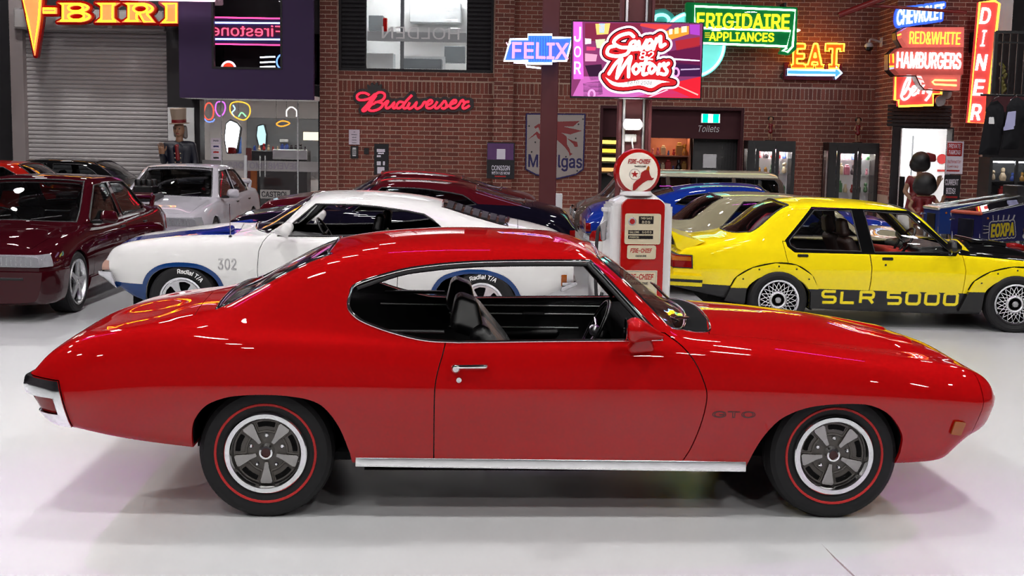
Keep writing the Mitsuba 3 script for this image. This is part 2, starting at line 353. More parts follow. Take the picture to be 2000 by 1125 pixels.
# openings of the brick wall
R_WIN = WB(662, -60, 964, 140); R_TOI = WB(1168, 208, 1447, 560); R_TOI = (R_TOI[0], R_TOI[1], 0.0, R_TOI[3]); X_L = at(627, 200, WALL_Y)[0]; X_R = at(1708, 200, WALL_Y)[0]
TOPZ = 7.9
wall_poly = sbox(X_L, 0, X_R, 8.0).difference(wrect(R_WIN)).difference(wrect(R_TOI))
obj('wall_back', on_wall(wall_poly, WALL_Y + .35, .35), 'mortar', kind='structure')
random.seed(5)
CO, BLEN, JO = .0862, .238, .0155
def lay(region, z_lo, z_hi, soldier=None, off=0.0):
    """(x0, x1, z0, z1) of the bricks of a running bond inside region"""
    out = []; minx, _, maxx, _ = region.bounds; z = z_lo; k = 0
    while z + CO <= z_hi + 1e-6:
        if soldier and soldier[0] - 1e-6 <= z < soldier[1] - CO * .5:
            zz = min(z + BLEN, z_hi); n = int((maxx - minx) / CO)
            for i in range(n + 1): out.append((minx + i * CO + JO / 2, minx + (i + 1) * CO - JO / 2, z + JO / 2, zz - JO / 2))
            z += 3 * CO; continue
        x = minx - (k % 2) * BLEN / 2 - off
        while x < maxx: out.append((x + JO / 2, x + BLEN - JO / 2, z + JO / 2, z + CO - JO / 2)); x += BLEN
        z += CO; k += 1
    res = []
    for a, b, c, d in out:
        q = sbox(a, c, b, d).intersection(region)
        if q.area > .25 * CO * CO:
            e = q.bounds
            if abs((e[2] - e[0]) * (e[3] - e[1]) - q.area) < 1e-4 and e[2] - e[0] > .03: res.append((e[0], e[2], e[1], e[3]))
    return res
_bp = {}
def brick_entries(parent, bricks, Y, prefer=None, most=300, axis=0, X=None):
    """bricks as entries of their own (at most `most`, by preference), the rest joined"""
    order = sorted(range(len(bricks)), key=prefer and (lambda i: prefer(bricks[i])) or (lambda i: i)); rest = []
    for n, i in enumerate(order):
        a, b, c, d = bricks[i]; v = (i * 7919 + int(a * 100) * 31) % 4
        proud = .005 + .003 * ((i * 37) % 5) / 4
        if n < most:
            k = (round(b - a, 4), round(d - c, 4))
            if k not in _bp: _bp[k] = mikit.ply(bx(-k[0] / 2, k[0] / 2, -.02, .02, -k[1] / 2, k[1] / 2, .003))
            if axis == 0: t = T4().translate([(a + b) / 2, Y - proud + .02, (c + d) / 2])
            else: t = T4().translate([X - proud + .02, (a + b) / 2, (c + d) / 2]).rotate([0, 0, 1], 90)
            obj('brick', _bp[k], BRICKS[v], parent, to_world=t)
        else: rest.append((bx(a, b, Y - proud, Y + .02, c, d) if axis == 0 else bx(X - proud, X + .02, a, b, c, d), v))
    if rest:
        m = join([r[0] for r in rest]); col = np.vstack([np.repeat([BCOL[r[1]]], len(r[0].vertices), 0) for r in rest])
        v, f = np.asarray(m.vertices), np.asarray(m.faces)
        key = uniq('brickwork', parent); scene[key] = {**mikit.ply(tm(v[f].reshape(-1, 3), np.arange(len(f) * 3).reshape(-1, 3)), None, False, color=col[f].reshape(-1, 3)), 'bsdf': {'type': 'ref', 'id': 'brick_mixed'}}
        tag(key, kind='stuff')
zs = at(820, 182, WALL_Y)[1]; zs0 = zs - math.floor(zs / CO) * CO
reg = sbox(X_L, 0, X_R, TOPZ).difference(wrect(R_WIN).buffer(.01, join_style=2)).difference(wrect(R_TOI).buffer(.01, join_style=2))
pil = [WB(628, -40, 661, 500), WB(965, -40, 1001, 500)]
for p_ in pil: reg = reg.difference(sbox(p_[0] - .004, -1, p_[1] + .004, 9))
bk = [b for g_ in getattr(reg, 'geoms', [reg]) for b in lay(g_, zs0 + .4 // CO * CO, TOPZ, (zs, zs + .25)) if b[3] > .5]
cx0 = at(810, 250, WALL_Y)
brick_entries('wall_back', bk, WALL_Y, lambda b: abs((b[0] + b[1]) / 2 - cx0[0]) + (0 if 1.7 < b[2] else 9) + (3 if b[3] > zs else 0))
for i, p in enumerate(pil):
    k = obj(f'trim_{i + 1}', bx(p[0], p[1], WALL_Y - .23, WALL_Y + .01, 0, 8), 'mortar', kind='structure')
    bb = lay(sbox(p[0] - .004, 0, p[1] + .004, TOPZ), zs0, TOPZ, None, .06 * i); brick_entries(k, [b for b in bb if b[3] > .5], WALL_Y - .23)
# wall of the right-hand doorway, standing forward, and its return
RY = 25.0
R_DOOR = WB(1748, 248, 1854, 560, RY); R_DOOR = (R_DOOR[0], R_DOOR[1], 0.0, R_DOOR[3]); XR2 = at(1925, 200, RY)[0]
k = obj('wall_side', bx(X_R, X_R + .3, RY + .3, WALL_Y + .35, 0, 8), 'mortar', kind='structure', label='short return wall at the corner')
bb = lay(sbox(RY, 0, WALL_Y, TOPZ), zs0, TOPZ); brick_entries(k, [b for b in bb if b[3] > .9], None, axis=1, X=X_R)
k = obj('wall_right_front', on_wall(sbox(X_R + .001, 0, XR2, 8).difference(wrect(R_DOOR)), RY + .3, .3), 'mortar', kind='structure'); obj('wall_right_dark', bx(XR2, 16, RY, RY + .3, 0, 8), 'post_dark', kind='structure')
bb = lay(sbox(X_R, 0, XR2, TOPZ).difference(wrect(R_DOOR).buffer(.01, join_style=2)), zs0, TOPZ); bb = [b for b in bb if b[3] > .8]
HX = WB(1733, 205, 1856, 248, RY)
bb = [b for b in bb if not (HX[0] < (b[0] + b[1]) / 2 < HX[1] and b[3] > HX[2] and b[2] < HX[3])]
brick_entries(k, bb, RY)
# upper window with louvred black side panels and the lit room behind it
k = obj('window_1', frame_box(R_WIN, .05, WALL_Y - .02, WALL_Y + .2), 'post_dark', kind='structure', label='upper window with black louvred sides')
for u0, u1 in ((664, 715), (912, 963)):
    r = WB(u0, -60, u1, 139); pnl = obj('louvre_panel', wbox((r[0], r[1], r[2] + .02, r[3]), WALL_Y + .06, WALL_Y + .1), 'post_dark', k, label='black louvred panel')
    for i in range(24): obj('slat', xf(bx(r[0] + .02, r[1] - .02, -.02, .02, -.006, .006), rx(.6), (0, WALL_Y + .045, r[2] + .06 + .088 * i)), 'post_dark', pnl)
r = WB(715, -60, 912, 138); obj('pane', bx(r[0], r[1], WALL_Y + .08, WALL_Y + .081, r[2], r[3]) if False else tm([[r[0], WALL_Y + .08, r[2]], [r[1], WALL_Y + .08, r[2]], [r[1], WALL_Y + .08, r[3]], [r[0], WALL_Y + .08, r[3]]], [[0, 1, 2], [0, 2, 3]]), glass, k)
matte('frosted_band', (.42, .44, .45), .6, .2); matte('lettering_white', (.75, .75, .75), .6, .2)
rb = WB(716, 62, 911, 81); obj('frosted_band', wbox(rb, WALL_Y + .085, WALL_Y + .088), 'frosted_band', k)
tx = WB(745, 52, 897, 76); g = affinity.scale(fit_text('HOLDEN', tx[0], tx[1], tx[2], tx[3], False), -1, 1); obj('lettering', on_wall(g, WALL_Y + .07, .004), 'lettering_white', k, label='white letters seen in mirror image')
UZ = R_WIN[2]
obj('room_shell', join([bx(R_WIN[0], R_WIN[1], WALL_Y + 3, WALL_Y + 3.1, UZ - .1, 6.2), bx(R_WIN[0] - .1, R_WIN[0], WALL_Y + .36, WALL_Y + 3, UZ - .1, 6.2), bx(R_WIN[1], R_WIN[1] + .1, WALL_Y + .36, WALL_Y + 3, UZ - .1, 6.2), bx(R_WIN[0], R_WIN[1], WALL_Y + .36, WALL_Y + 3, UZ - .14, UZ - .04), bx(R_WIN[0], R_WIN[1], WALL_Y + .36, WALL_Y + 3, 6.1, 6.2)]), 'off_white_wall', k, label='white room behind the upper window')
obj('ceiling_panel', xf(bx(-.6, .6, -.6, .6, -.02, .02), t=((R_WIN[0] + R_WIN[1]) / 2, WALL_Y + 1.7, 6.06)), None, k, emit=lamp((.95, 1, 1), 11, .3))
def room_item(name, u0, v0, u1, v1, y, d, m, label, cat): r = WB(u0, v0, u1, v1, y); return obj(name, bx(r[0], r[1], y, y + d, r[2], r[3], .01), m, label=label, cat=cat)
matte('cabinet_pale', (.55, .57, .58), .5, .4); matte('cabinet_grey', (.13, .14, .15), .5, .4)
room_item('wall_cupboard', 800, 5, 900, 44, WALL_Y + 2.55, .4, 'cabinet_pale', 'pale wall cupboard inside the lit upper window', 'cupboard')
room_item('counter_unit', 716, 103, 768, 137, WALL_Y + 1.0, .5, 'cabinet_pale', 'white counter unit at the left foot of the upper window', 'cabinet')
c_ = room_item('dark_cabinet', 788, 114, 862, 139, WALL_Y + 1.4, .5, 'cabinet_grey', 'dark cabinet with a pale frame in the upper window', 'cabinet')
r = WB(784, 110, 870, 139, WALL_Y + 1.38); obj('frame', frame_box(r, .05, WALL_Y + 1.36, WALL_Y + 1.39), 'cabinet_pale', c_)
room_item('mullion_post', 782, -10, 789, 138, WALL_Y + .12, .05, 'cabinet_grey', 'slim grey upright inside the upper window', 'post')
room_item('red_canister', 748, 35, 756, 62, WALL_Y + 2.0, .15, lens_red, 'small red canister on the left in the upper window', 'canister')
room_item('machine', 720, 30, 748, 60, WALL_Y + 2.0, .4, 'cabinet_grey', 'grey machine beside the red canister in the upper window', 'machine')
room_item('dark_shelf', 868, 90, 908, 122, WALL_Y + 2.0, .4, 'cabinet_grey', 'dark shelf at the right of the upper window', 'shelf')
# roller shutter on the left, its box and posts
SY = WALL_Y + .15
R_SH = WB(50, 56, 327, 500, SY); zb = 0.0; sh = obj('door_1', bx(R_SH[0], R_SH[1], SY + .06, SY + .1, 0, R_SH[3]), 'shutter_grey', kind='structure', label='grey roller shutter door')
pitch = .0885; th = np.linspace(0, np.pi, 7)
prof = [(-.03 * math.sin(t) * 1.0, -pitch / 2 * math.cos(t) * .93) for t in th]
slat = poly_ex(Polygon([(p[0], p[1]) for p in prof] + [(.02, pitch / 2 * .93), (.02, -pitch / 2 * .93)]), R_SH[1] - R_SH[0]); slat = xf(slat, np.array([[0, 0, 1.0], [1, 0, 0], [0, 1, 0]]), (R_SH[0], 0, 0)); sp_ = mikit.ply(slat, None, 25)
z = R_SH[3] - pitch / 2
while z > .05: obj('slat', sp_, 'shutter_grey', sh, to_world=T4().translate([0, SY + .06, z])); z -= pitch
r = WB(28, 30, 322, 58, SY - .3); obj('shutter_box', wbox((r[0], r[1], r[2], r[3] + .12), SY - .35, SY + .1, .03), 'shutter_grey', sh)
matte('grey_post_paint', (.20, .17, .17), .6, .3)
obj('trim_3', bx(at(24, 200, SY - .1)[0], at(49, 200, SY - .1)[0], SY - .15, SY + .1, 0, 8), 'grey_post_paint', kind='structure', label='steel post at the shutter')
obj('wall_back_left', join([bx(-16, X_L - .01, SY + .12, SY + .3, 3.95, 8), bx(-16, R_SH[0] - .02, SY + .11, SY + .3, 0, 4)]), 'post_dark', kind='structure')
# black pier and purple upper storey
PX = WB(328, 0, 391, 400, WALL_Y - .05); obj('trim_4', bx(PX[0], PX[1], WALL_Y - .1, WALL_Y + .3, 0, 4.2), 'post_dark', kind='structure', label='black pier between shutter and shop')
FY = WALL_Y - 1.0
R_F = WB(349, -60, 629, 193, FY); R_FW = WB(413, -60, 551, 135, FY)
fw = obj('wall_upper', on_wall(wrect((R_F[0], X_L + .0, R_F[2], 8.0)).difference(wrect(R_FW)), FY + .15, .15), 'fascia_purple', kind='structure', label='dark purple upper storey above the shop')
obj('soffit', bx(R_F[0], X_L, FY + .15, WALL_Y + .3, R_F[2], R_F[2] + .08), 'off_white_wall', fw); obj('side', bx(R_F[0], R_F[0] + .1, FY + .15, WALL_Y + .3, R_F[2] + .08, 8), 'fascia_purple', fw)
w2 = obj('window_2', frame_box(R_FW, .04, FY - .01, FY + .12), 'post_dark', kind='structure', label='upper window in the purple wall')
obj('pane', tm([[R_FW[0], FY + .06, R_FW[2]], [R_FW[1], FY + .06, R_FW[2]], [R_FW[1], FY + .06, R_FW[3]], [R_FW[0], FY + .06, R_FW[3]]], [[0, 1, 2], [0, 2, 3]]), glass, w2)
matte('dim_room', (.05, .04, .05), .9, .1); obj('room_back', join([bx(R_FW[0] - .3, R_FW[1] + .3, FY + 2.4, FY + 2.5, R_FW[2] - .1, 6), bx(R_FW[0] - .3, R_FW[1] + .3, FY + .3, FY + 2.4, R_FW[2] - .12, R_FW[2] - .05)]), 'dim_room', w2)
room_item('grey_curtain', 430, -20, 527, 40, FY + 1.8, .08, 'shutter_grey', 'grey panel behind the mirrored pink neon sign in the purple wall', 'panel')
# ------------------------------------------------------------------ ceiling lamps of the hall (out of frame above)
LX, LY, LZ = [-8.4, -2.7, 2.9, 8.6], [-3.5, 0.5, 4.5, 8.5, 12.5, 16.5, 20.5], 6.6
hous = mikit.ply(lathe_z([(.06, .30), (.12, .28), (.17, .12), (.24, .03), (.25, 0), (.235, 0), (.22, .02)], 28), None, 40); dif = mikit.ply(xf(lathe_z([(.0001, 0), (.225, 0)], 28), np.diag([1, 1, -1.0])), None, False); cable = mikit.ply(sweep([(0, 0, .29), (0, 0, 1.4)], .01, 6), None, True)
col_n = ['first', 'second', 'third', 'fourth', 'fifth', 'sixth', 'seventh']
for x, y in [(x, y) for y in LY for x in LX] + [(-9.7, 24.2), (-7.8, 24.2)]:
    if True:
        k = thing('high_bay_lamp', 'round white high-bay lamp hanging from the dark ceiling of the hall', 'ceiling lamp', 'high-bay lamps of the hall'); t = T4().translate([float(x), float(y), LZ])
        obj('housing', hous, black_satin, k, to_world=t); obj('cable', cable, black_satin, k, to_world=t)
        obj('diffuser', dif, None, k, to_world=t, emit=lamp((1, .985, .96), LAMP * (2.12 if y < 10 else 1.4), 1.0))

for lab, xa, xb, y in (('magenta neon tube hung under the ceiling at the far left', -7.2, -5.6, 11.2), ('magenta neon tube hung under the ceiling left of the middle', -1.6, -.2, 11.2), ('magenta neon tube hung under the ceiling at the right', 3.6, 5.0, 11.2)):
    k = thing('ceiling_neon', lab, 'neon tube'); obj('tube', sweep([(xa, y, 6.2), (xb, y, 6.2)], .05, 10), None, k, True, emit=lamp((.9, .06, 1), 10, .6))
    for x in (xa + .3, xb - .3): obj('hanger', sweep([(x, y, 6.24), (x, y, 8.0)], .01, 5), black_satin, k, True)

for lab, p, q in (('magenta wash light under the ceiling at the left', (-6.4, 11.4, 5.6), (-1.95, 6.05, 0)), ('magenta wash light under the ceiling at the right', (7.4, 10.6, 5.6), (2.05, 6.1, 0))):
    k = thing('wash_light', lab, 'wash light'); p = np.array(p); d = np.array(q) - p; d /= np.linalg.norm(d)
    obj('barrel', sweep([p - .25 * d, p - .01 * d], .11, 20), black_satin, k, 30); obj('yoke', sweep([p - .12 * d + (0, 0, .10), (p - .12 * d)[[0, 1, 2]] * np.array([1, 1, 0]) + (0, 0, 8.0)], .015, 6), black_satin, k, True)
    obj('lens', sweep([p - .012 * d, p + .0 * d], .10, 20), None, k, 30, emit=lamp((.9, .06, 1), 6, .2))
    scene[k + '_beam'] = {'type': 'spot', 'to_world': T4().look_at(origin=(p + .03 * d).tolist(), target=list(map(float, q)), up=[0, 0, 1]), 'intensity': rgb(22, 1, 25), 'cutoff_angle': 8.0, 'beam_width': 4.0, 'sampling_weight': .6}

cr = [at_floor(1604, 1062), at_floor(1632, 1092), at_floor(1668, 1128)]
obj('crack', tm([[cr[0][0], cr[0][1], .0006], [cr[1][0] - .003, cr[1][1], .0006], [cr[2][0], cr[2][1], .0006], [cr[2][0] + .012, cr[2][1], .0006], [cr[1][0] + .006, cr[1][1], .0006]], [[0, 1, 4], [1, 2, 3], [1, 3, 4]]), 'grey_post_paint', 'floor', label='thin dark crack in the floor paint')
# ------------------------------------------------------------------ the red coupe in front
red_paint = gloss('red_paint', (0.55, 0.006, 0.008))
sill_metal = metal('sill_metal', (0.93, 0.93, 0.94), 0.10)
redline_rubber = matte('red_line_rubber', (0.40, 0.02, 0.02), 0.6)
rally_grey = gloss('wheel_grey_paint', (0.17, 0.155, 0.14), 0.15)
rally_silver = metal('wheel_silver_face', (0.46, 0.45, 0.44), 0.3)
dark_hole = matte('dark_hole', (0.004, 0.004, 0.004), 0.9, 0.1)
decal_dark = gloss('dark_red_decal', (0.09, 0.012, 0.012))
GTO = dict(
    z1=[(-2.57, .60), (-2.5, .50), (-2.42, .46), (-2.33, .442), (-2.135, .405), (-1.95, .378), (-1.77, .357), (-1.5, .32), (-1.0, .285), (.97, .27), (1.3, .275), (1.73, .288), (1.98, .305), (2.07, .365), (2.14, .41), (2.25, .44), (2.34, .52)],
    y1=[(-2.57, .72), (-2.4, .82), (-2.0, .86), (0, .88), (1.9, .85), (2.07, .80), (2.2, .72), (2.34, .55)],
    z2=[(-2.57, .63), (-2.4, .53), (-1.9, .48), (-1, .44), (1, .43), (1.9, .45), (2.14, .49), (2.34, .55)],
    y2=[(-2.57, .80), (-2.4, .885), (-1.9, .925), (-1, .925), (0, .915), (1, .925), (1.9, .90), (2.14, .84), (2.25, .77), (2.34, .60)],
    z3=[(-2.57, .66), (-2.4, .62), (-1.9, .65), (-1, .655), (1, .65), (1.9, .625), (2.15, .60), (2.34, .58)],
    y3=[(-2.57, .82), (-2.4, .90), (-2.0, .945), (-1.4, .965), (-.6, .945), (.4, .945), (1.4, .962), (1.9, .93), (2.15, .875), (2.25, .80), (2.34, .62)],
    z4=[(-2.57, .69), (-2.48, .755), (-2.3, .81), (-2, .85), (-1.5, .88), (-1, .865), (-.5, .85), (.5, .86), (1, .84), (1.5, .80), (1.9, .745), (2.15, .70), (2.25, .675), (2.34, .60)],
    y4=[(-2.57, .80), (-2.4, .86), (-2, .905), (-1.4, .92), (-.5, .895), (.5, .90), (1.4, .905), (1.9, .87), (2.15, .82), (2.25, .75), (2.34, .58)],
    z5=[(-2.57, .705), (-2.48, .80), (-2.3, .885), (-2, .935), (-1.75, .95), (-1.5, .945), (-1.2, .935), (-.8, .915), (-.5, .895), (.4, .902), (.6, .912), (.75, .908), (1.1, .885), (1.6, .83), (2.1, .765), (2.17, .74), (2.25, .705), (2.34, .61)],
    y5=[(-2.57, .75), (-2.3, .80), (-2, .83), (-1.75, .835), (-1.3, .845), (-.5, .858), (.4, .858), (.6, .84), (.75, .81), (1.1, .785), (1.6, .77), (2.1, .74), (2.2, .70), (2.34, .5)],
    z6=[(-2.57, .71), (-2.48, .815), (-2.3, .90), (-2, .955), (-1.8, .98), (-1.65, 1.02), (-1.5, 1.095), (-1.3, 1.20), (-1.1, 1.265), (-.8, 1.298), (-.4, 1.312), (0, 1.317), (.12, 1.307), (.2, 1.275), (.34, 1.17), (.5, 1.02), (.60, .938), (.75, .925), (1.1, .905), (1.6, .848), (2.1, .772), (2.2, .74), (2.34, .615)],
    y6=[(-2.57, .6), (-2, .66), (-1.8, .68), (-1.65, .69), (-1.5, .68), (-1.3, .66), (-1.1, .645), (-.4, .645), (.1, .645), (.2, .655), (.34, .70), (.5, .76), (.6, .775), (.75, .66), (1.1, .60), (2.1, .55), (2.34, .4)],
    z7=[(-2.57, .715), (-2.48, .825), (-2.3, .91), (-2, .97), (-1.85, 1.0), (-1.65, 1.05), (-1.4, 1.185), (-1.19, 1.285), (-.945, 1.338), (-.7, 1.36), (-.466, 1.37), (0, 1.36), (.14, 1.345), (.25, 1.295), (.36, 1.215), (.55, 1.065), (.70, .965), (.8, .955), (1.1, .94), (1.6, .89), (2.1, .79), (2.2, .75), (2.34, .62)],
    y7=[(-2.57, .3), (-1, .35), (.1, .35), (.7, .36), (2.2, .33), (2.34, .25)],
    z8=[(-2.57, .72), (-2.48, .83), (-2.36, .90), (-2.2, .955), (-1.85, 1.012), (-1.68, 1.05), (-1.4, 1.20), (-1.19, 1.303), (-1.11, 1.325), (-.945, 1.352), (-.715, 1.374), (-.466, 1.385), (-.25, 1.382), (0, 1.372), (.14, 1.355), (.26, 1.31), (.40, 1.222), (.60, 1.072), (.76, .965), (.85, .965), (1.1, .958), (1.53, .922), (1.8, .868), (2.08, .805), (2.2, .765), (2.34, .63)])
def build_gto():
    L = Loft(GTO, -2.575, 2.342, nx=190, k=8, sm=1.0)
    c = Car('car', 'glossy red two-door muscle coupe with red-line tyres filling the foreground', L, (0.174, 6.975), 0.0542, red_paint)
    shell, liner = c.shell()
    arch_r = [(-1.774, .2), (-1.772, .361), (-1.768, .458), (-1.745, .523), (-1.688, .588), (-1.595, .626), (-1.504, .638), (-1.408, .641), (-1.308, .636), (-1.20, .617), (-1.125, .575), (-1.056, .475), (-1.005, .34), (-.98, .2)]
    arch_f = [(.96, .2), (.972, .291), (1.011, .385), (1.064, .473), (1.130, .541), (1.231, .588), (1.343, .609), (1.482, .615), (1.573, .604), (1.656, .565), (1.716, .503), (1.754, .433), (1.752, .351), (1.728, .25), (1.72, .2)]
    arch_r = arch_r[:1] + smooth_path(arch_r[1:-1], 4).tolist() + arch_r[-1:]; arch_f = arch_f[:1] + smooth_path(arch_f[1:-2], 4).tolist() + arch_f[-2:]
    win = [(-1.0, 1.150), (-.977, 1.165), (-.787, 1.221), (-.624, 1.249), (-.420, 1.268), (-.146, 1.278), (.150, 1.280), (.200, 1.262), (.341, 1.118), (.461, .990), (.535, .910), (.37, .906), (-.012, .900), (-.470, .890), (-.647, .898), (-.820, .937), (-.953, .984), (-1.008, 1.024), (-1.024, 1.060), (-1.016, 1.105)]
    wind = [(.245, -.50), (.262, -.25), (.266, 0), (.262, .25), (.245, .50), (.262, .565), (.56, .725), (.615, .735), (.66, .68), (.71, .5), (.752, .25), (.765, 0), (.752, -.25), (.71, -.5), (.66, -.68), (.615, -.735), (.56, -.725), (.262, -.565)]
    back = [(-1.69, -.60), (-1.70, 0), (-1.69, .60), (-1.63, .63), (-1.17, .54), (-1.15, .45), (-1.135, 0), (-1.15, -.45), (-1.17, -.54), (-1.63, -.63)]
    door = smooth_path([(-.531, .93), (-.552, .84), (-.570, .78), (-.587, .70), (-.592, .60), (-.592, .31)], 4).tolist() + smooth_path([(.642, .308), (.685, .393), (.724, .520), (.742, .645), (.722, .725), (.682, .81), (.625, .88), (.548, .935)], 5).tolist() + [(.4, .96)]
    cuts = prism_y(arch_r) + prism_y(arch_f)
    W = prism_y(win); ws, bw = prism_z(wind, .88, 1.6), prism_z(back, .95, 1.6)
    shell = shell - cuts - W - ws - bw; liner = liner - cuts - W - ws - bw
    # rear bumper, nose
    bump = [(-2.75, .73), (-2.60, .705), (-2.405, .690), (-2.352, .452), (-2.45, .44), (-2.75, .44)]
    nose = [(2.150, .80), (2.168, .745), (2.180, .607), (2.146, .40), (2.5, .3), (2.5, .8)]
    Bp = prism_y(bump); Np = prism_y(nose)
    gap = lambda pts, d: list(Polygon(pts).buffer(d, join_style=2).exterior.coords)[:-1]
    body = shell - Bp - prism_y(gap(nose, .004))
    doorP, doorG = prism_y(door), prism_y(gap(door, .0055))
    hoodpts = [(.80, -.70), (1.1, -.70), (2.09, -.655), (2.13, -.5), (2.165, 0), (2.13, .5), (2.09, .655), (1.1, .70), (.80, .70), (.86, .4), (.875, 0), (.86, -.4)]
    bootpts = [(-1.80, -.66), (-1.83, 0), (-1.80, .66), (-2.50, .60), (-2.50, -.60)]
    hoodP, hoodG = prism_z(hoodpts, .68, 1.2), prism_z(gap(hoodpts, .004), .66, 1.2)
    bootP, bootG = prism_z(bootpts, .74, 1.2), prism_z(gap(bootpts, .004), .72, 1.2)
    c.panel('body', body - doorG - hoodG - bootG, red_paint)
    half = lambda sd: prism_z([(-3, 0), (3, 0), (3, sd * 3), (-3, sd * 3)], -1, 3)
    doors = [c.panel('door', (shell ^ doorP) ^ half(sd), red_paint) for sd in (-1, 1)]
    c.panel('bonnet', shell ^ hoodP, red_paint)
    c.panel('boot_lid', (shell ^ bootP) - Bp, red_paint)
    nb = c.panel('front_bumper', shell ^ Np, red_paint, label='red moulded nose bumper')
    c.panel('cabin_lining', liner, black_satin, label='black inner lining')
    # glass
    c.pane('windscreen', ws, glass); c.pane('rear_window', bw, glass)
    # bonnet scoops
    for sd in (-1, 1):
        c.add('bonnet_scoop', hull_balls([((1.72, sd * .2, L.top_z(1.72, .2)[0] - .012), .016), ((2.0, sd * .16, L.top_z(2.0, .16)[0] - .004), .016), ((2.0, sd * .27, L.top_z(2.0, .27)[0] - .004), .016), ((1.72, sd * .24, L.top_z(1.72, .24)[0] - .012), .016), ((2.03, sd * .21, L.top_z(2.03, .2)[0] - .01), .016)]), red_paint, 40)
    # grille openings and headlamps in the nose
    for sd in (-1, 1):
        g = c.add('grille', bx(2.30, 2.346, min(sd * .12, sd * .36), max(sd * .12, sd * .36), .53, .63, .01), black_satin)
    # bumper in bright metal, hollow for the lamp
    E = L.solid(.016); slot = prism_y([(-2.8, .613), (-2.428, .605), (-2.412, .522), (-2.8, .530)])
    bshell = (E - L.solid(-.03)) ^ prism_y(gap(bump, -.003))
    rb = c.panel('rear_bumper', bshell - slot, chrome, label='chrome wrap-round bumper')
    sl_in = prism_y([(-2.8, .61), (-2.430, .602), (-2.415, .525), (-2.8, .533)])
    for sd in (-1, 1):
        q = ((L.solid(.004) - L.solid(-.02)) ^ sl_in) ^ prism_z([(-3, sd * .5), (-2, sd * .5), (-2, sd * 2), (-3, sd * 2)], 0, 2)
        tl = c.panel('tail_lamp', q, lens_red, label='red lens set in the bumper end')
        fr = c.surf_path([(-2.555, .612), (-2.43, .604), (-2.414, .523), (-2.535, .531)], sd, .014, 1)
        c.add('frame', sweep(fr, .0045, 6, True), chrome, True, tl)
    c.add('bumper_gap', (L.solid(-.006) ^ prism_y([(-2.44, .74), (-2.37, .72), (-2.31, .45), (-2.38, .45)])), black_matte)
    # window and screen mouldings
    for sd in (-1, 1):
        pts = [(-.470, .890), (-.647, .898), (-.820, .937), (-.953, .984), (-1.008, 1.024), (-1.024, 1.060), (-1.016, 1.105), (-.985, 1.158), (-.787, 1.221), (-.624, 1.249), (-.420, 1.268), (-.146, 1.278), (.150, 1.280), (.200, 1.262), (.341, 1.118), (.461, .990), (.53, .915)]
        c.add('window_moulding', sweep(c.surf_path(pts, sd, .001, 5), .0085, 7), chrome, True, label='chrome window surround')
        c.add('belt_moulding', sweep(c.surf_path([(-.47, .889), (-.012, .899), (.37, .905), (.535, .909)], sd, 0, 5), .007, 6), chrome, True)
        fr = smooth_path([(-.985, 1.135), (-.787, 1.205), (-.624, 1.233), (-.420, 1.253), (-.146, 1.263), (.140, 1.265), (.185, 1.248), (.325, 1.105), (.445, .975), (.50, .915)], 4)
        y = L.side_y(fr[:, 0], fr[:, 1]) - .02
        c.add('window_seal', sweep(np.stack([fr[:, 0], sd * y, fr[:, 1]], -1), .014, 6), black_satin, True)
    def top_path(pts, off=.001, n=6, closed=False):
        p = smooth_path(pts, n, closed); return np.stack([p[:, 0], p[:, 1], L.top_z(p[:, 0], p[:, 1]) + off], -1)
    c.add('windscreen_moulding', sweep(top_path(wind, .001, 5, True), .009, 7, True), chrome, True)
    c.add('rear_window_moulding', sweep(top_path(back, .001, 5, True), .009, 7, True), chrome, True)
    # cowl vent and wipers
    cw = [(.655, -.70), (.71, -.52), (.757, -.25), (.77, 0), (.757, .25), (.71, .52), (.655, .70), (.80, .66), (.845, .4), (.86, 0), (.845, -.4), (.80, -.66)]
    c.panel('cowl_vent', (L.solid(.002) - L.solid(-.01)) ^ prism_z(cw, .85, 1.2), black_matte, label='black vent below the windscreen')
    c.add('cowl_edge', sweep(top_path([(.66, -.70), (.80, -.655), (.85, -.4), (.866, 0), (.85, .4), (.80, .655), (.66, .70)], .002, 5), .006, 6), chrome, True)
    for y0 in (-.50, .12):
        a = np.array([(.735, y0 + .03, L.top_z(.735, abs(y0))[0] + .02), (.68, y0 - .09, L.top_z(.66, abs(y0))[0] + .02), (.615, y0 - .17, L.top_z(.60, min(.7, abs(y0 - .15)))[0] + .022)])
        w = c.add('wiper', sweep(smooth_path(a, 4), .008, 6), chrome, True)
        c.add('blade', sweep(np.array([a[2] + (0.06, .16, -.035), a[2], a[2] + (-.02, -.02, .012)]), .006, 5), bright_alu, True, w)
    # sill moulding, handles, lock, lamps, script
    for sd in (-1, 1):
        xs = np.linspace(0, 1, 60); xt = -.978 + 1.943 * xs; zt_ = .318 - .012 * xs; zb_ = .272 - .02 * xs; yb_ = L.side_y(xt, (zt_ + zb_) / 2); rows = []
        for dy, f_ in ((-.01, 1), (.010, 1), (.015, .85), (.015, .15), (.010, 0), (-.01, 0)): rows.append(np.stack([xt, sd * (yb_ + dy), zb_ + f_ * (zt_ - zb_)], -1))
        V_ = np.concatenate(rows); i, j = np.meshgrid(np.arange(5), np.arange(59), indexing='ij'); q_ = np.stack([i * 60 + j, i * 60 + j + 1, (i + 1) * 60 + j + 1, (i + 1) * 60 + j], -1).reshape(-1, 4); F_ = np.vstack([q_[:, [0, 1, 2]], q_[:, [0, 2, 3]]])
        c.add('sill_moulding', tm(V_, F_ if sd < 0 else F_[:, ::-1]), sill_metal, 35, label='bright metal sill strip')
        # dark underside strip behind the sill
        d = doors[0 if sd < 0 else 1]
        hx = np.array([(-.50, .781), (-.48, .783), (-.36, .786), (-.345, .784)])
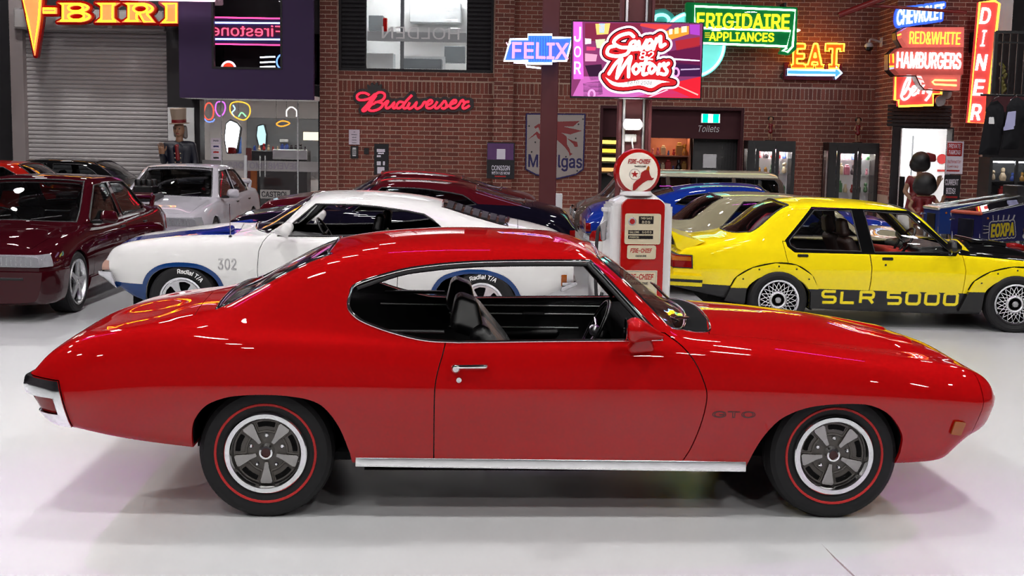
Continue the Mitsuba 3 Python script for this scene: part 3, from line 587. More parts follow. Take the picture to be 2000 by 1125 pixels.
        hy = L.side_y(hx[:, 0], hx[:, 1]); p = np.stack([hx[:, 0], sd * (hy + np.array([.012, .03, .032, .012])), hx[:, 1]], -1)
        h = c.add('handle', sweep(smooth_path(p, 4), .0105, 8), chrome, True, d, label='chrome door handle')
        yk = L.side_y(-.50, .772)[0]
        c.add('handle_button', xf(lathe(np.array([(.0001, -.030), (.015, -.030), (.021, -.022), (.023, .01)]), 20), np.diag([1, 1.0 if sd < 0 else -1.0, 1]), (-.492, sd * yk, .772)), chrome, 30, d)
        yk = L.side_y(-.476, .716)[0]
        c.add('lock', xf(lathe(np.array([(.0001, -.007), (.013, -.007), (.015, .01)]), 18), np.diag([1, 1.0 if sd < 0 else -1.0, 1]), (-.476, sd * yk, .716)), chrome, 30, d)
        mk = Polygon([(2.006, .447), (2.070, .434), (2.086, .505), (2.020, .517)]).buffer(-.008).buffer(.008)
        c.on_side(mk, sd, 'side_marker', lens_amber, .012, label='amber front side marker')
        g = fit_text('GTO', .776, .990, .538, .572, True)
        c.on_side(g.difference(g.buffer(-.0035)), sd, 'lettering', decal_dark, .0012, label='outlined dark letters', res=.02)
        # quarter panel gap line and crease details: fuel and wheel wells
        for arch, cx in ((arch_r, -1.4225), (arch_f, 1.4225)):
            pl = Polygon(arch).buffer(.012).intersection(sbox(-3, .22, 3, 2)); zlo = .38 if cx < 0 else .30; ring = pl.buffer(.03).difference(pl).intersection(sbox(-3, zlo, 3, 2))
            yy = sorted([sd * .80, sd * .42])
            w = to_tm(m3.Manifold.extrude(m3.CrossSection([np.array(g.coords[:-1])[::1] for pg in getattr(ring, 'geoms', [ring]) for g in [pg.exterior]], m3.FillRule.EvenOdd), yy[1] - yy[0]).transform(np.array([[1, 0, 0, 0], [0, 0, 1, yy[0]], [0, 1, 0, 0]], float)))
            c.add('wheel_well', join([w, xf(poly_ex(pl.intersection(sbox(-3, .26, 3, 2)), .01), np.array([[1, 0, 0], [0, 0, 1], [0, 1, 0.0]]), (0, sd * .42 - .005, 0))]), under_black)
        # wing mirror
    sd = -1
    mir = c.add('mirror', hull_balls([((.375, -.965, .985), .052), ((.375, -1.03, .985), .052), ((.44, -.985, .965), .036), ((.50, -.975, .948), .016), ((.36, -.96, .955), .03), ((.36, -1.04, .955), .03)]), red_paint, 40, label='red wing mirror')
    c.add('mirror_stalk', hull_balls([((.405, -.955, .94), .022), ((.375, -.93, .882), .03), ((.46, -.93, .882), .02), ((.44, -.95, .93), .015)]), red_paint, 40, mir)
    c.add('mirror_glass', xf(lathe(np.array([(.0001, -.004), (.052, -.003), (.056, .0)]), 24), rz(-math.pi / 2), (.326, -1.0, .983)), chrome, False, mir)
    c.add('underbody', join([bx(-2.2, -1.8, -.7, .7, .40, .44), bx(1.8, 2.0, -.7, .7, .33, .37), bx(-1.8, 1.8, -.62, .62, .30, .34), bx(-.95, .93, -.66, .66, .19, .24), bx(-1.4, -.9, -.1, .1, .2, .3), bx(.9, 1.7, -.3, .3, .18, .25)]), under_black)
    c.add('exhaust', sweep(smooth_path([(-.6, -.35, .2), (-1.0, -.42, .24), (-1.45, -.52, .30), (-1.75, -.55, .33), (-2.2, -.52, .36)], 5), .028, 10), steel_grey, True)
    c.add('axle', join([sweep([(-1.4225, -.72, .33), (-1.4225, .72, .33)], .045, 12), hull_balls([((-1.4225, 0, .33), .12), ((-1.33, 0, .33), .08)])]), under_black, 40)
    # cabin
    c.add('floor_pan', join([bx(-1.55, .75, -.80, .80, .28, .32), bx(-1.62, -1.1, -.72, .72, .30, .55)]), black_matte)
    c.add('parcel_shelf', bx(-1.72, -1.2, -.62, .62, .90, .93, .01), black_satin)
    dsh = c.add('dashboard', hull_balls([((.62, -.66, .865), .04), ((.62, .66, .865), .04), ((.70, 0, .885), .03), ((.46, -.70, .85), .045), ((.46, .70, .85), .045), ((.52, -.72, .50), .05), ((.52, .72, .50), .05), ((.70, -.70, .45), .05), ((.70, .70, .45), .05)]), black_matte, 50)
    def bucket(x, y):
        parts = [hull_balls([((x - .02, y - .2, .48), .07), ((x - .02, y + .2, .48), .07), ((x + .42, y - .2, .50), .07), ((x + .42, y + .2, .50), .07)])]
        s = c.add('front_seat', parts[0], black_vinyl, 60)
        sw = [(-.02, .52, .2, .07), (-.13, .70, .21, .07), (-.26, .87, .20, .06)]
        back = [hull_balls([((x + a[0], y - a[2] + .05, a[1]), a[3]), ((x + a[0], y + a[2] - .05, a[1]), a[3]), ((x + b[0], y - b[2] + .05, b[1]), b[3]), ((x + b[0], y + b[2] - .05, b[1]), b[3])]) for a, b in zip(sw, sw[1:])]
        c.add('backrest', to_tm(m3.Manifold.batch_boolean([to_mf(b) for b in back], m3.OpType.Add)), black_vinyl, 40, s)
        for k in (-1, 0, 1):
            c.add('seam', sweep([(x + .047, y + k * .09, .55), (x - .062, y + k * .09, .72), (x - .196, y + k * .08, .88)], .006, 5), black_plastic, True, s)
        hr = hull_balls([((x - .37, y - .12, .93), .05), ((x - .37, y + .12, .93), .05), ((x - .29, y - .12, .90), .045), ((x - .29, y + .12, .90), .045), ((x - .36, y - .09, 1.03), .038), ((x - .36, y + .09, 1.03), .038), ((x - .31, y - .09, 1.01), .04), ((x - .31, y + .09, 1.01), .04)])
        c.add('headrest', hr, black_vinyl, 50, s, label='black vinyl head restraint')
        c.add('latch', ball((x - .31, y - .225, .845), .012), chrome, True, s)
    bucket(-.10, -.38); bucket(-.12, .38)
    rs = c.add('rear_seat', hull_balls([((-1.02, -.58, .50), .08), ((-1.02, .58, .50), .08), ((-.68, -.58, .48), .08), ((-.68, .58, .48), .08)]), black_vinyl, 60)
    c.add('backrest', hull_balls([((-1.10, -.58, .55), .08), ((-1.10, .58, .55), .08), ((-1.27, -.56, .88), .06), ((-1.27, .56, .88), .06)]), black_vinyl, 60, rs)
    a = np.linspace(0, 2 * np.pi, 40, endpoint=False); ctr = np.array([.34, .38, .765]); ax = np.array([-.90, 0, .436]); u = np.array([.436, 0, .90]); vv = np.array([0, 1.0, 0])
    st = c.add('steering_wheel', sweep([ctr + .19 * (math.cos(t) * u + math.sin(t) * vv) for t in a], .013, 8, True), black_plastic, True)
    c.add('spoke', join([sweep([ctr - .02 * ax, ctr + .185 * (math.cos(t) * u + math.sin(t) * vv)], .009, 6) for t in (.4 * math.pi, 1.6 * math.pi, math.pi)] + [hull_balls([(ctr, .035), (ctr - .05 * ax, .04)])]), bright_alu, 40, st)
    c.add('rim_trim', sweep([ctr + .178 * (math.cos(t) * u + math.sin(t) * vv) for t in a], .004, 6, True), chrome, True, st)
    c.add('column', sweep([ctr - .02 * ax, ctr - .32 * ax], .035, 10), black_satin, True, st)
    c.add('rear_view_mirror', bx(.17, .19, -.12, .12, 1.215, 1.275, .006), black_plastic)
    for sd in (-1, 1):
        yy = lambda x, z: sd * (L.side_y(x, z, off=-.045)[0] - .002)
        dp = c.add('door_card', join([sweep([(x, yy(x, z), z) for x in np.linspace(a0, a1, 9)], .007, 6) for z, a0, a1 in ((.845, -.95, .45), (.79, -.52, .40), (.70, -.52, .30))]), bright_alu, True, label='bright trim lines of the door card')
        c.add('arm_rest', hull_balls([((-.25, yy(-.25, .66) - sd * .02, .66), .03), ((.15, yy(.15, .67) - sd * .02, .67), .03)]), black_vinyl, 50, dp)
        c.add('inner_handle', bx(-.06, .08, min(yy(0, .80) - sd * .03, yy(0, .80)), max(yy(0, .80) - sd * .03, yy(0, .80)), .787, .807, .004), chrome, False, dp)
        c.add('quarter_trim', sweep([(x, yy(x, .93), .93) for x in np.linspace(-.92, -.55, 6)], .012, 6), black_vinyl, True, dp)
    # wheels
    R, rim, w = .335, .203, .20
    ty = squash(tyre_mesh(R, rim, w), R, .008)
    red = lathe([(.238, -.1015), (.240, -.1075), (.2495, -.1075), (.2515, -.1015)], 90)
    trim = lathe([(.163, -.058), (.166, -.064), (.170, -.086), (.1735, -.102), (.1755, -.107), (.177, -.108), (.197, -.1085), (.1985, -.108), (.203, -.104), (.2055, -.095), (.205, -.085)], 90)
    dish = lathe([(.0001, -.050), (.05, -.050), (.085, -.048), (.115, -.052), (.163, -.062), (.165, -.055), (.17, .02), (.195, .06)], 72)
    spokes, holes, lugs = [], [], []
    for k in range(5):
        an = math.radians(90 + 36 + 72 * k)
        sp = poly_ex(Polygon([(.052, -.008), (.085, -.013), (.148, -.030), (.158, -.025), (.1585, 0), (.158, .025), (.148, .030), (.085, .013), (.052, .008)]).buffer(-.003).buffer(.003), .012)
        v = np.array(sp.vertices); v[:, 2] += .052 + np.interp(v[:, 0], [.05, .10, .158], [.006, .004, .009]); sp = tm(v, sp.faces)
        spokes.append(xf(xf(sp, rz(an)), WALLR))
        am = an + math.radians(36); tt = np.linspace(am - .27, am + .27, 10)
        ho = Polygon([(.133 * math.cos(t), .133 * math.sin(t)) for t in tt] + [(.147 * math.cos(t), .147 * math.sin(t)) for t in tt[::-1]]).buffer(.005)
        holes.append(xf(poly_ex(ho, .004, .058), WALLR))
        ridge = np.array([(.114 * math.cos(t), -.060, .114 * math.sin(t)) for t in np.linspace(am - .44, am + .44, 12)])
        tt = np.linspace(am - .36, am + .36, 10); edge = np.array(Polygon([(.106 * math.cos(t), .106 * math.sin(t)) for t in tt] + [(.153 * math.cos(t), .153 * math.sin(t)) for t in tt[::-1]]).buffer(.005).exterior.coords[:-1])
        holes_edge.append(sweep([(q[0], -.060 if np.hypot(*q) > .125 else -.054, q[1]) for q in edge], .0055, 6, True))
        lugs.append(xf(lathe([(.0001, -.016), (.006, -.016), (.0105, -.012), (.011, .0)], 6), t=(.080 * math.cos(am), -.049, .080 * math.sin(am))))
    cap = lathe([(.021, -.086), (.024, -.092), (.033, -.090), (.037, -.070), (.040, -.045)], 40); capin = lathe([(.0001, -.083), (.022, -.084), (.024, -.08)], 30)
    prot = {}
    for sx, sd in ((-1, -1), (1, -1), (-1, 1), (1, 1)):
        M, t = wheel_frame((sx * 1.4225, sd * .765, R - .008), sd)
        spin = ry(math.radians(0 if sx < 0 else 7))
        P = lambda m: xf(xf(m, spin), M, t)
        wk = c.add('wheel', P(dish), rally_grey, 30, label='grey five-spoke wheel with bright trim ring')
        c.add('tyre', xf(ty, M, t), rubber, 30, wk, label='black tyre'); c.add('red_line', P(red), redline_rubber, 30, wk, label='thin red line on the tyre wall')
        c.add('trim_ring', P(trim), chrome, 22, wk, label='chrome trim ring')
        for m in spokes: c.add('spoke', P(m), rally_silver, False, wk)
        for m in holes: c.add('slot', P(m), dark_hole, False, wk)
        for m in holes_edge: c.add('slot_edge', P(m), rally_grey, True, wk)
        for m in lugs: c.add('wheel_nut', P(m), chrome, False, wk)
        c.add('centre_cap', P(cap), chrome, 40, wk); c.add('emblem', P(capin), decal_dark, 30, wk)
    return c
holes_edge, spokes_edge = [], []
build_gto()
# ------------------------------------------------------------------ the cars parked behind
_whl = {}
def wheel_set(c, kind, ax, track, R, rim, w, material=None, steer=0.0, white_text=None, sides=(-1, 1), spin=11):
    """four wheels; the shapes of one kind are shared"""
    material = material or bright_alu
    k = (kind, R, rim, w)
    if k not in _whl:
        d = {'tyre': squash(tyre_mesh(R, rim, w, 56), R, .008)}
        h = -w / 2
        d['rim'] = lathe([(rim - .028, h + .06), (rim - .024, h + .012), (rim - .012, h - .004), (rim + .004, h - .006), (rim + .007, h + .01)], 56)
        sp = []
        if kind == 'slot5':
            base = Point(0, 0).buffer(rim - .02, 32)
            for i in range(5):
                a = math.radians(90 + 72 * i); slot = affinity.rotate(Polygon([(.09, -.02), (.145, -.042), (.155, 0), (.145, .042), (.09, .02)]).buffer(.012), math.degrees(a), origin=(0, 0)); base = base.difference(slot)
            sp = [xf(poly_ex(base.difference(Point(0, 0).buffer(.03)), .03), WALLR, (0, h + .045, 0))]
        elif kind == 'lattice':
            n = 20; r0, r1 = .085, rim - .022
            for i in range(n):
                for sg in (-1, 1):
                    a0 = 2 * math.pi * i / n; a1 = a0 + sg * 2 * math.pi / n * 1.5
                    sp.append(sweep([(r0 * math.cos(a0), h + .02, r0 * math.sin(a0)), (r1 * math.cos(a1), h + .035, r1 * math.sin(a1))], .0055, 6))
            sp.append(lathe([(.06, h + .035), (.066, h + .012), (.088, h + .012), (.092, h + .04)], 40))
        else:                                                   # five broad spokes
            for i in range(5):
                a = math.radians(90 + 72 * i)
                m = poly_ex(Polygon([(.03, -.035), (rim - .03, -.024), (rim - .02, 0), (rim - .03, .024), (.03, .035)]), .03)
                v = np.array(m.vertices); v[:, 2] += .012 * np.sin(v[:, 0] / rim * 3); sp.append(xf(xf(tm(v, m.faces), rz(a)), WALLR, (0, h + .035, 0)))
        d['spokes'] = sp
        d['disc'] = lathe([(.0001, h + .075), (rim - .02, h + .08), (rim - .015, h + .10)], 40)
        d['cap'] = lathe([(.0001, h - .002), (.024, h), (.032, h + .012), (.034, h + .05)], 28)
        _whl[k] = d
    d = _whl[k]
    for sx in (1, -1):
        for sd in sides:
            M, t = wheel_frame((ax[0] if sx > 0 else ax[1], sd * (track / 2), R - .008), sd)
            if sx > 0 and steer: M = rz(steer) @ M
            sr = ry(math.radians(spin if sx > 0 else -8)); P = lambda m, s=True: xf(xf(m, sr) if s else m, M, t)
            wk = c.add('wheel', P(d['rim']), chrome if kind != 'star' else material, 40)
            c.add('tyre', P(d['tyre'], False), rubber, 30, wk); c.add('back_plate', P(d['disc']), black_matte, 30, wk); c.add('centre_cap', P(d['cap']), steel_grey if kind == 'lattice' else material, 30, wk)
            if kind == 'lattice': c.add('lattice', P(join(d['spokes'])), material, True, wk)
            else:
                for m in d['spokes']: c.add('spoke' if kind != 'slot5' else 'slotted_disc', P(m), material, False, wk)
            if white_text:
                rt = (rim + R) / 2 + .004; ht = (R - rim) * .34; s0 = text2d(white_text, ht, True, .12); b = s0.bounds; ms = []
                g = poly_ex(s0, .003); v = np.array(g.vertices); an = math.radians(92) - (v[:, 0] - (b[0] + b[2]) / 2) / rt; rr = rt - ht / 2 + v[:, 1]
                q = np.stack([rr * np.cos(an), -w / 2 - .0075 - v[:, 2], rr * np.sin(an)], -1); ms.append(tm(q, g.faces))
                c.add('tyre_lettering', xf(xf(join(ms), ry(math.radians(22 if sx > 0 else 4))), M, t), white_matte, False, wk)
def cabin(c, x_front, x_rear, hw, floor=.3, seat=.5, top=1.0, rhd=1, mat_=None, lean=.2):
    mat_ = mat_ or black_vinyl
    c.add('floor_pan', bx(x_rear - .2, x_front, -hw, hw, floor - .04, floor), black_matte)
    c.add('dashboard', hull_balls([((x_front - .05, -hw + .08, .80), .06), ((x_front - .05, hw - .08, .80), .06), ((x_front - .3, -hw + .08, .78), .06), ((x_front - .3, hw - .08, .78), .06), ((x_front - .2, -hw + .08, .6), .05), ((x_front - .2, hw - .08, .6), .05)]), black_satin, 50)
    xm = (x_front + x_rear) / 2
    for y in (-hw * .5, hw * .5):
        s = c.add('front_seat', hull_balls([((xm - .02, y - .17, seat - .04), .07), ((xm - .02, y + .17, seat - .04), .07), ((xm + .36, y - .17, seat), .07), ((xm + .36, y + .17, seat), .07)]), mat_, 60)
        c.add('backrest', hull_balls([((xm - .05, y - .17, seat), .07), ((xm - .05, y + .17, seat), .07), ((xm - .05 - lean, y - .13, top - .14), .06), ((xm - .05 - lean, y + .13, top - .14), .06)]), mat_, 60, s)
        c.add('headrest', hull_balls([((xm - .08 - lean, y - .08, top - .04), .05), ((xm - .08 - lean, y + .08, top - .04), .05), ((xm - .10 - lean, y - .07, top + .06), .045), ((xm - .10 - lean, y + .07, top + .06), .045)]), mat_, 60, s)
    s = c.add('rear_seat', hull_balls([((x_rear + .1, -hw + .15, seat - .05), .07), ((x_rear + .1, hw - .15, seat - .05), .07), ((x_rear + .45, -hw + .15, seat - .05), .07), ((x_rear + .45, hw - .15, seat - .05), .07)]), mat_, 60)
    c.add('backrest', hull_balls([((x_rear + .1, -hw + .15, seat), .07), ((x_rear + .1, hw - .15, seat), .07), ((x_rear - .08, -hw + .15, top - .22), .06), ((x_rear - .08, hw - .15, top - .22), .06)]), mat_, 60, s)
    a = np.linspace(0, 2 * np.pi, 28, endpoint=False); ctr = np.array([x_front - .42, -rhd * hw * .5, .86]); ax = np.array([-.85, 0, .53]); u = np.array([.53, 0, .85]); vv = np.array([0, 1.0, 0])
    st = c.add('steering_wheel', sweep([ctr + .18 * (math.cos(t) * u + math.sin(t) * vv) for t in a], .013, 7, True), black_plastic, True)
    c.add('spoke', join([sweep([ctr - .01 * ax, ctr + .17 * (math.cos(t) * u + math.sin(t) * vv)], .011, 6) for t in (.45 * math.pi, 1.55 * math.pi, math.pi)] + [sweep([ctr, ctr - .25 * ax], .03, 8)]), black_plastic, True, st)
def arch_poly(cx, cz, r, flat=1.0, zb=.05, n=20):
    t = np.linspace(0, np.pi, n); return [(cx - r, zb)] + [(cx - r * math.cos(a), cz + r * flat * math.sin(a)) for a in t] + [(cx + r, zb)]
def gap(pts, d): return list(Polygon(pts).buffer(d, join_style=2).exterior.coords)[:-1]
def halfspace(sd): return prism_z([(-4, 0), (4, 0), (4, sd * 3), (-4, sd * 3)], -1, 3)
def build_body(c, arches, wins, wind, back, doors=(), hood=None, boot=None, hood_mat=None, glass_side=None, glass_ws=None, well=.40, trim=None, roof_z=.85, seal=None, roof_mat=None, roof_line=None, split_doors=True):
    L = c.L; shell, liner = c.shell(.022, .035)
    cut = m3.Manifold()
    for a in arches: cut = cut + prism_y(a)
    for w in wins: cut = cut + prism_y(w)
    ws, bw = prism_z(wind, roof_z, 1.8), prism_z(back, roof_z - .05, 1.8)
    cut = cut + ws + bw; shell = shell - cut; liner = liner - cut
    rest = shell
    for i, d in enumerate(doors):
        for sd in (-1, 1): c.panel('door', (shell ^ prism_y(d)) ^ halfspace(sd), c.paint)
        rest = rest - prism_y(gap(d, .006))
    if hood: c.panel('bonnet', shell ^ prism_z(hood, .55, 1.3), hood_mat or c.paint); rest = rest - prism_z(gap(hood, .005), .54, 1.3)
    if boot: c.panel('boot_lid', shell ^ prism_z(boot, .66, 1.3), c.paint); rest = rest - prism_z(gap(boot, .005), .65, 1.3)
    if roof_mat:
        rp = prism_y(roof_line); c.panel('roof', rest ^ rp, roof_mat); rest = rest - rp
    c.panel('body', rest, c.paint)
    c.panel('cabin_lining', liner, black_satin, label='dark inner lining')
    if glass_ws is None: glass_ws = glass
    c.pane('windscreen', ws, glass_ws); c.pane('rear_window', bw, glass_side or glass_ws)
    if glass_side:
        for w in wins:
            for sd in (-1, 1): c.pane('side_window', prism_y(w) ^ halfspace(sd), glass_side)
    tp = lambda pts: (lambda p: np.stack([p[:, 0], p[:, 1], L.top_z(p[:, 0], p[:, 1]) + .001], -1))(smooth_path(pts, 3, True))
    c.add('windscreen_moulding', sweep(tp(wind), .010, 6, True), trim or black_satin, True); c.add('rear_window_moulding', sweep(tp(back), .010, 6, True), trim or black_satin, True)
    for w in wins:
        for sd in (-1, 1):
            c.add('window_frame', sweep(c.surf_path(w, sd, .001, 1, True), .010, 6, True), seal or black_satin, True)
    for a in arches:
        pl = Polygon(a).buffer(.01); ring = pl.buffer(.025).difference(pl).intersection(sbox(-4, .18, 4, 2))
        for sd in (-1, 1):
            y0, y1 = sorted([sd * (well + .36), sd * well])
            w = to_tm(m3.Manifold.extrude(m3.CrossSection([np.array(pg.exterior.coords[:-1]) for pg in getattr(ring, 'geoms', [ring])], m3.FillRule.EvenOdd), y1 - y0).transform(np.array([[1, 0, 0, 0], [0, 0, 1, y0], [0, 1, 0, 0]], float)))
            c.add('wheel_well', join([w, xf(poly_ex(pl.intersection(sbox(-4, .18, 4, 2)), .01), np.array([[1, 0, 0], [0, 0, 1], [0, 1, 0.0]]), (0, sd * well, 0))]), under_black)
    return ws, bw
def overlay(c, name, region, material, out=.002, back=-.01, **k):
    return c.panel(name, (c.L.solid(out) - c.L.solid(back)) ^ region, material, **k)
def ell(x0, x1, y0, y1): return bx(x0, x1, y0, y1, 0, 1)

# ---- white coupe with blue bands
white_paint = gloss('white_paint', (0.84, 0.84, 0.83)); blue_paint = gloss('blue_paint', (0.012, 0.085, 0.30)); bonnet_blue = gloss('bonnet_blue_paint', (0.02, 0.05, 0.33))
mirror_white = white_paint
FALCON = dict(
    z1=[(-2.28, .50), (-2.1, .42), (-1.9, .36), (-1.5, .28), (1.5, .23), (1.86, .30), (2.04, .40), (2.2, .50)], y1=[(-2.28, .74), (-2, .80), (1.9, .80), (2.2, .70)],
    z2=[(-2.28, .55), (-1.9, .46), (1.5, .42), (2.2, .54)], y2=[(-2.28, .84), (-2, .89), (1.9, .89), (2.2, .80)],
    z3=[(-2.28, .65), (-1.4, .64), (1.4, .62), (2.2, .59)], y3=[(-2.28, .86), (-2, .91), (-1.4, .935), (1.4, .93), (1.9, .91), (2.1, .87), (2.2, .81)],
    z4=[(-2.28, .72), (-1.9, .84), (-1.4, .885), (-.5, .865), (.5, .86), (1.3, .83), (1.9, .77), (2.12, .70), (2.2, .62)], y4=[(-2.28, .84), (-1.9, .88), (0, .89), (1.9, .88), (2.2, .79)],
    z5=[(-2.28, .74), (-1.9, .90), (-1.4, .97), (-1.0, 1.01), (-.5, .935), (.3, .91), (.6, .918), (1.3, .893), (1.6, .874), (1.92, .833), (2.11, .77), (2.2, .63)], y5=[(-2.28, .8), (-1.5, .83), (-.8, .83), (.6, .83), (1.0, .80), (1.9, .80), (2.2, .74)],
    z6=[(-2.28, .75), (-2.2, .84), (-1.9, .95), (-1.6, 1.02), (-1.4, 1.075), (-1.2, 1.125), (-.9, 1.19), (-.6, 1.23), (-.2, 1.258), (.1, 1.258), (.2, 1.24), (.59, .938), (.75, .928), (1.3, .912), (1.9, .848), (2.11, .78), (2.2, .635)], y6=[(-2.28, .7), (-1.7, .72), (-1.2, .69), (-.6, .665), (.1, .665), (.59, .78), (.75, .70), (2.0, .66), (2.2, .6)],
    z7=[(-2.28, .76), (-2.2, .90), (-1.94, 1.0), (-1.72, 1.05), (-1.5, 1.09), (-1.2, 1.17), (-.91, 1.25), (-.62, 1.29), (-.18, 1.315), (.11, 1.31), (.25, 1.29), (.36, 1.23), (.80, .965), (.95, .94), (1.08, .945), (1.47, .92), (1.77, .88), (2.06, .83), (2.13, .785), (2.2, .64)], y7=[(-2.28, .4), (.2, .38), (2.2, .40)],
    z8=[(-2.28, .765), (-2.2, .92), (-1.94, 1.02), (-1.72, 1.065), (-1.49, 1.10), (-1.2, 1.19), (-.91, 1.267), (-.62, 1.309), (-.18, 1.332), (.11, 1.328), (.28, 1.305), (.42, 1.24), (.90, .985), (1.0, .98), (1.08, .985), (1.47, .944), (1.77, .893), (2.06, .845), (2.13, .79), (2.2, .645)])
F_ARCH_F, F_ARCH_R = [(1.03, .05), (1.06, .40), (1.10, .50), (1.17, .565), (1.28, .610), (1.45, .622), (1.60, .600), (1.70, .540), (1.755, .45), (1.78, .33), (1.79, .05)], [(-1.78, .05), (-1.76, .36), (-1.70, .47), (-1.61, .55), (-1.46, .60), (-1.36, .605), (-1.25, .60), (-1.08, .55), (-1.0, .47), (-.96, .38), (-.95, .05)]
F_ARCH_F = F_ARCH_F[:1] + smooth_path(F_ARCH_F[1:-1], 4).tolist() + F_ARCH_F[-1:]; F_ARCH_R = F_ARCH_R[:1] + smooth_path(F_ARCH_R[1:-1], 4).tolist() + F_ARCH_R[-1:]
F_WIN = [(.185, 1.222), (-.2, 1.222), (-.40, 1.208), (-.70, 1.172), (-.85, 1.145), (-.93, 1.10), (-1.02, 1.035), (-.7, .985), (-.3, .945), (.1, .928), (.53, .922)]
F_WIND = [(.275, -.50), (.30, 0), (.275, .50), (.30, .57), (.60, .735), (.66, .70), (.80, .45), (.875, 0), (.80, -.45), (.66, -.70), (.60, -.735), (.30, -.57)]
F_BACK = [(-1.02, -.50), (-1.0, 0), (-1.02, .50), (-1.06, .53), (-1.60, .60), (-1.64, .5), (-1.66, 0), (-1.64, -.5), (-1.60, -.60), (-1.06, -.53)]
F_DOOR = [(.60, .945), (.655, .87), (.69, .785), (.70, .60), (.69, .30), (-.60, .28), (-.62, .60), (-.58, .98)]
F_HOOD = [(.95, -.66), (1.8, -.70), (2.13, -.68), (2.15, 0), (2.13, .68), (1.8, .70), (.95, .66), (1.02, 0)]
F_BOOT = [(-1.75, -.62), (-2.20, -.66), (-2.20, .66), (-1.75, .62)]
def build_falcon():
    L = Loft(FALCON, -2.285, 2.2, nx=110, k=6, sm=.9)
    c = Car('car', 'white coupe with blue arch bands and blue bonnet stripes, parked behind the red car', L, (-1.703, 12.70), math.pi, white_paint)
    build_body(c, [F_ARCH_F, F_ARCH_R], [F_WIN], F_WIND, F_BACK, [F_DOOR], F_HOOD, F_BOOT, trim=chrome)
    for a in (F_ARCH_F, F_ARCH_R):
        P = Polygon(a); reg = P.buffer(.042).difference(P.buffer(.001)).intersection(sbox(-3, .26, 3, 2))
        c.panel('arch_band', (L.solid(.010) - L.solid(-.01)) ^ prism_y(list(reg.exterior.coords)[:-1]), blue_paint, label='blue wheel-arch band')
    overlay(c, 'lower_band', prism_y([(2.3, .47), (1.79, .445), (1.80, .1), (2.3, .1)]), blue_paint, label='blue lower front panel')
    overlay(c, 'lower_band', prism_y([(1.02, .40), (-.94, .36), (-.94, .1), (1.02, .1)]), blue_paint, label='blue lower side band')
    for sd in (-1, 1):
        ys = sorted([sd * .34, sd * .71])
        overlay(c, 'bonnet_stripe', prism_z([(.97, ys[0]), (2.16, ys[0]), (2.16, ys[1]), (.97, ys[1])], .60, 1.3), bonnet_blue, label='blue bonnet stripe')
        c.add('bonnet_scoop', hull_balls([((1.05, sd * .45, L.top_z(1.05, .45)[0] + .02), .03), ((1.05, sd * .62, L.top_z(1.05, .62)[0] + .02), .03), ((1.35, sd * .47, L.top_z(1.35, .47)[0] - .01), .02), ((1.35, sd * .60, L.top_z(1.35, .6)[0] - .01), .02)]), bonnet_blue, 40, label='blue bonnet scoop')
        c.on_side((lambda g: g.difference(g.buffer(-.006)))(affinity.scale(fit_text('302', .90, 1.075, .60, .71, True), 1 if sd < 0 else -1, 1, origin=((.90 + 1.075) / 2 - 0.0, 0))), sd, 'lettering', steel_grey, .001, label='outlined numerals 302', res=0)
        lamp_ = overlay(c, 'indicator', prism_y([(2.25, .66), (2.135, .66), (2.125, .575), (2.25, .565)]) ^ halfspace(sd), mat('pale_amber_lens', {'type': 'plastic', 'diffuse_reflectance': rgb(.50, .30, .24), 'int_ior': 1.5}) if 'pale_amber_lens' not in scene else 'pale_amber_lens', .006, label='pale amber corner lamp')
        c.on_side(sbox(-2.215, .50, -2.175, .60).buffer(.006), sd, 'side_marker', lens_amber, .008)
        hb = c.add('mirror', hull_balls([((.42, sd * .97, .985), .05), ((.42, sd * 1.07, .985), .05), ((.40, sd * .98, 1.02), .05), ((.40, sd * 1.06, 1.02), .05), ((.50, sd * .99, .98), .03)]), white_paint, 50, label='white wing mirror')
        c.add('mirror_stalk', sweep([(.44, sd * .86, .92), (.43, sd * .96, .965)], .018, 8), white_paint, True, hb)
        c.add('handle', bx(-.50, -.36, min(sd * .92, sd * .945), max(sd * .92, sd * .945), .79, .81, .006), chrome)
    c.add('front_bumper', to_tm((L.solid(.035) - L.solid(-.02)) ^ prism_y([(2.06, .40), (2.10, .56), (2.4, .56), (2.4, .38)])), chrome, 30, label='bright front bumper')
    c.add('rear_bumper', to_tm((L.solid(.035) - L.solid(-.02)) ^ prism_y([(-2.17, .44), (-2.18, .535), (-2.5, .535), (-2.5, .42)])), chrome, 30, label='bright rear bumper')
    overlay(c, 'grille', prism_y([(2.185, .62), (2.4, .62), (2.4, .52), (2.185, .52)]), black_satin, .004)
    c.add('aerial', join([sweep([(.98, .82, .90), (.985, .82, 1.22)], .004, 5), hull_balls([((.98, .82, .905), .018)])]), chrome, True, label='thin aerial on the wing')
    # slatted rear window louvre
    for i in range(7): c.panel('louvre_slat', (L.solid(.010) - L.solid(-.012)) ^ prism_z([(-1.62 + .085 * i, -.50), (-1.56 + .085 * i, -.50), (-1.56 + .085 * i, .50), (-1.62 + .085 * i, .50)], .9, 1.5), black_satin)
    cabin(c, .66, -.85, .72, top=1.02)
    c.add('underbody', bx(-2.0, 1.95, -.7, .7, .22, .40), under_black)
    wheel_set(c, 'slot5', (1.42, -1.42), 1.66, .322, .205, .22, bright_alu, white_text='Radial T/A')
build_falcon()

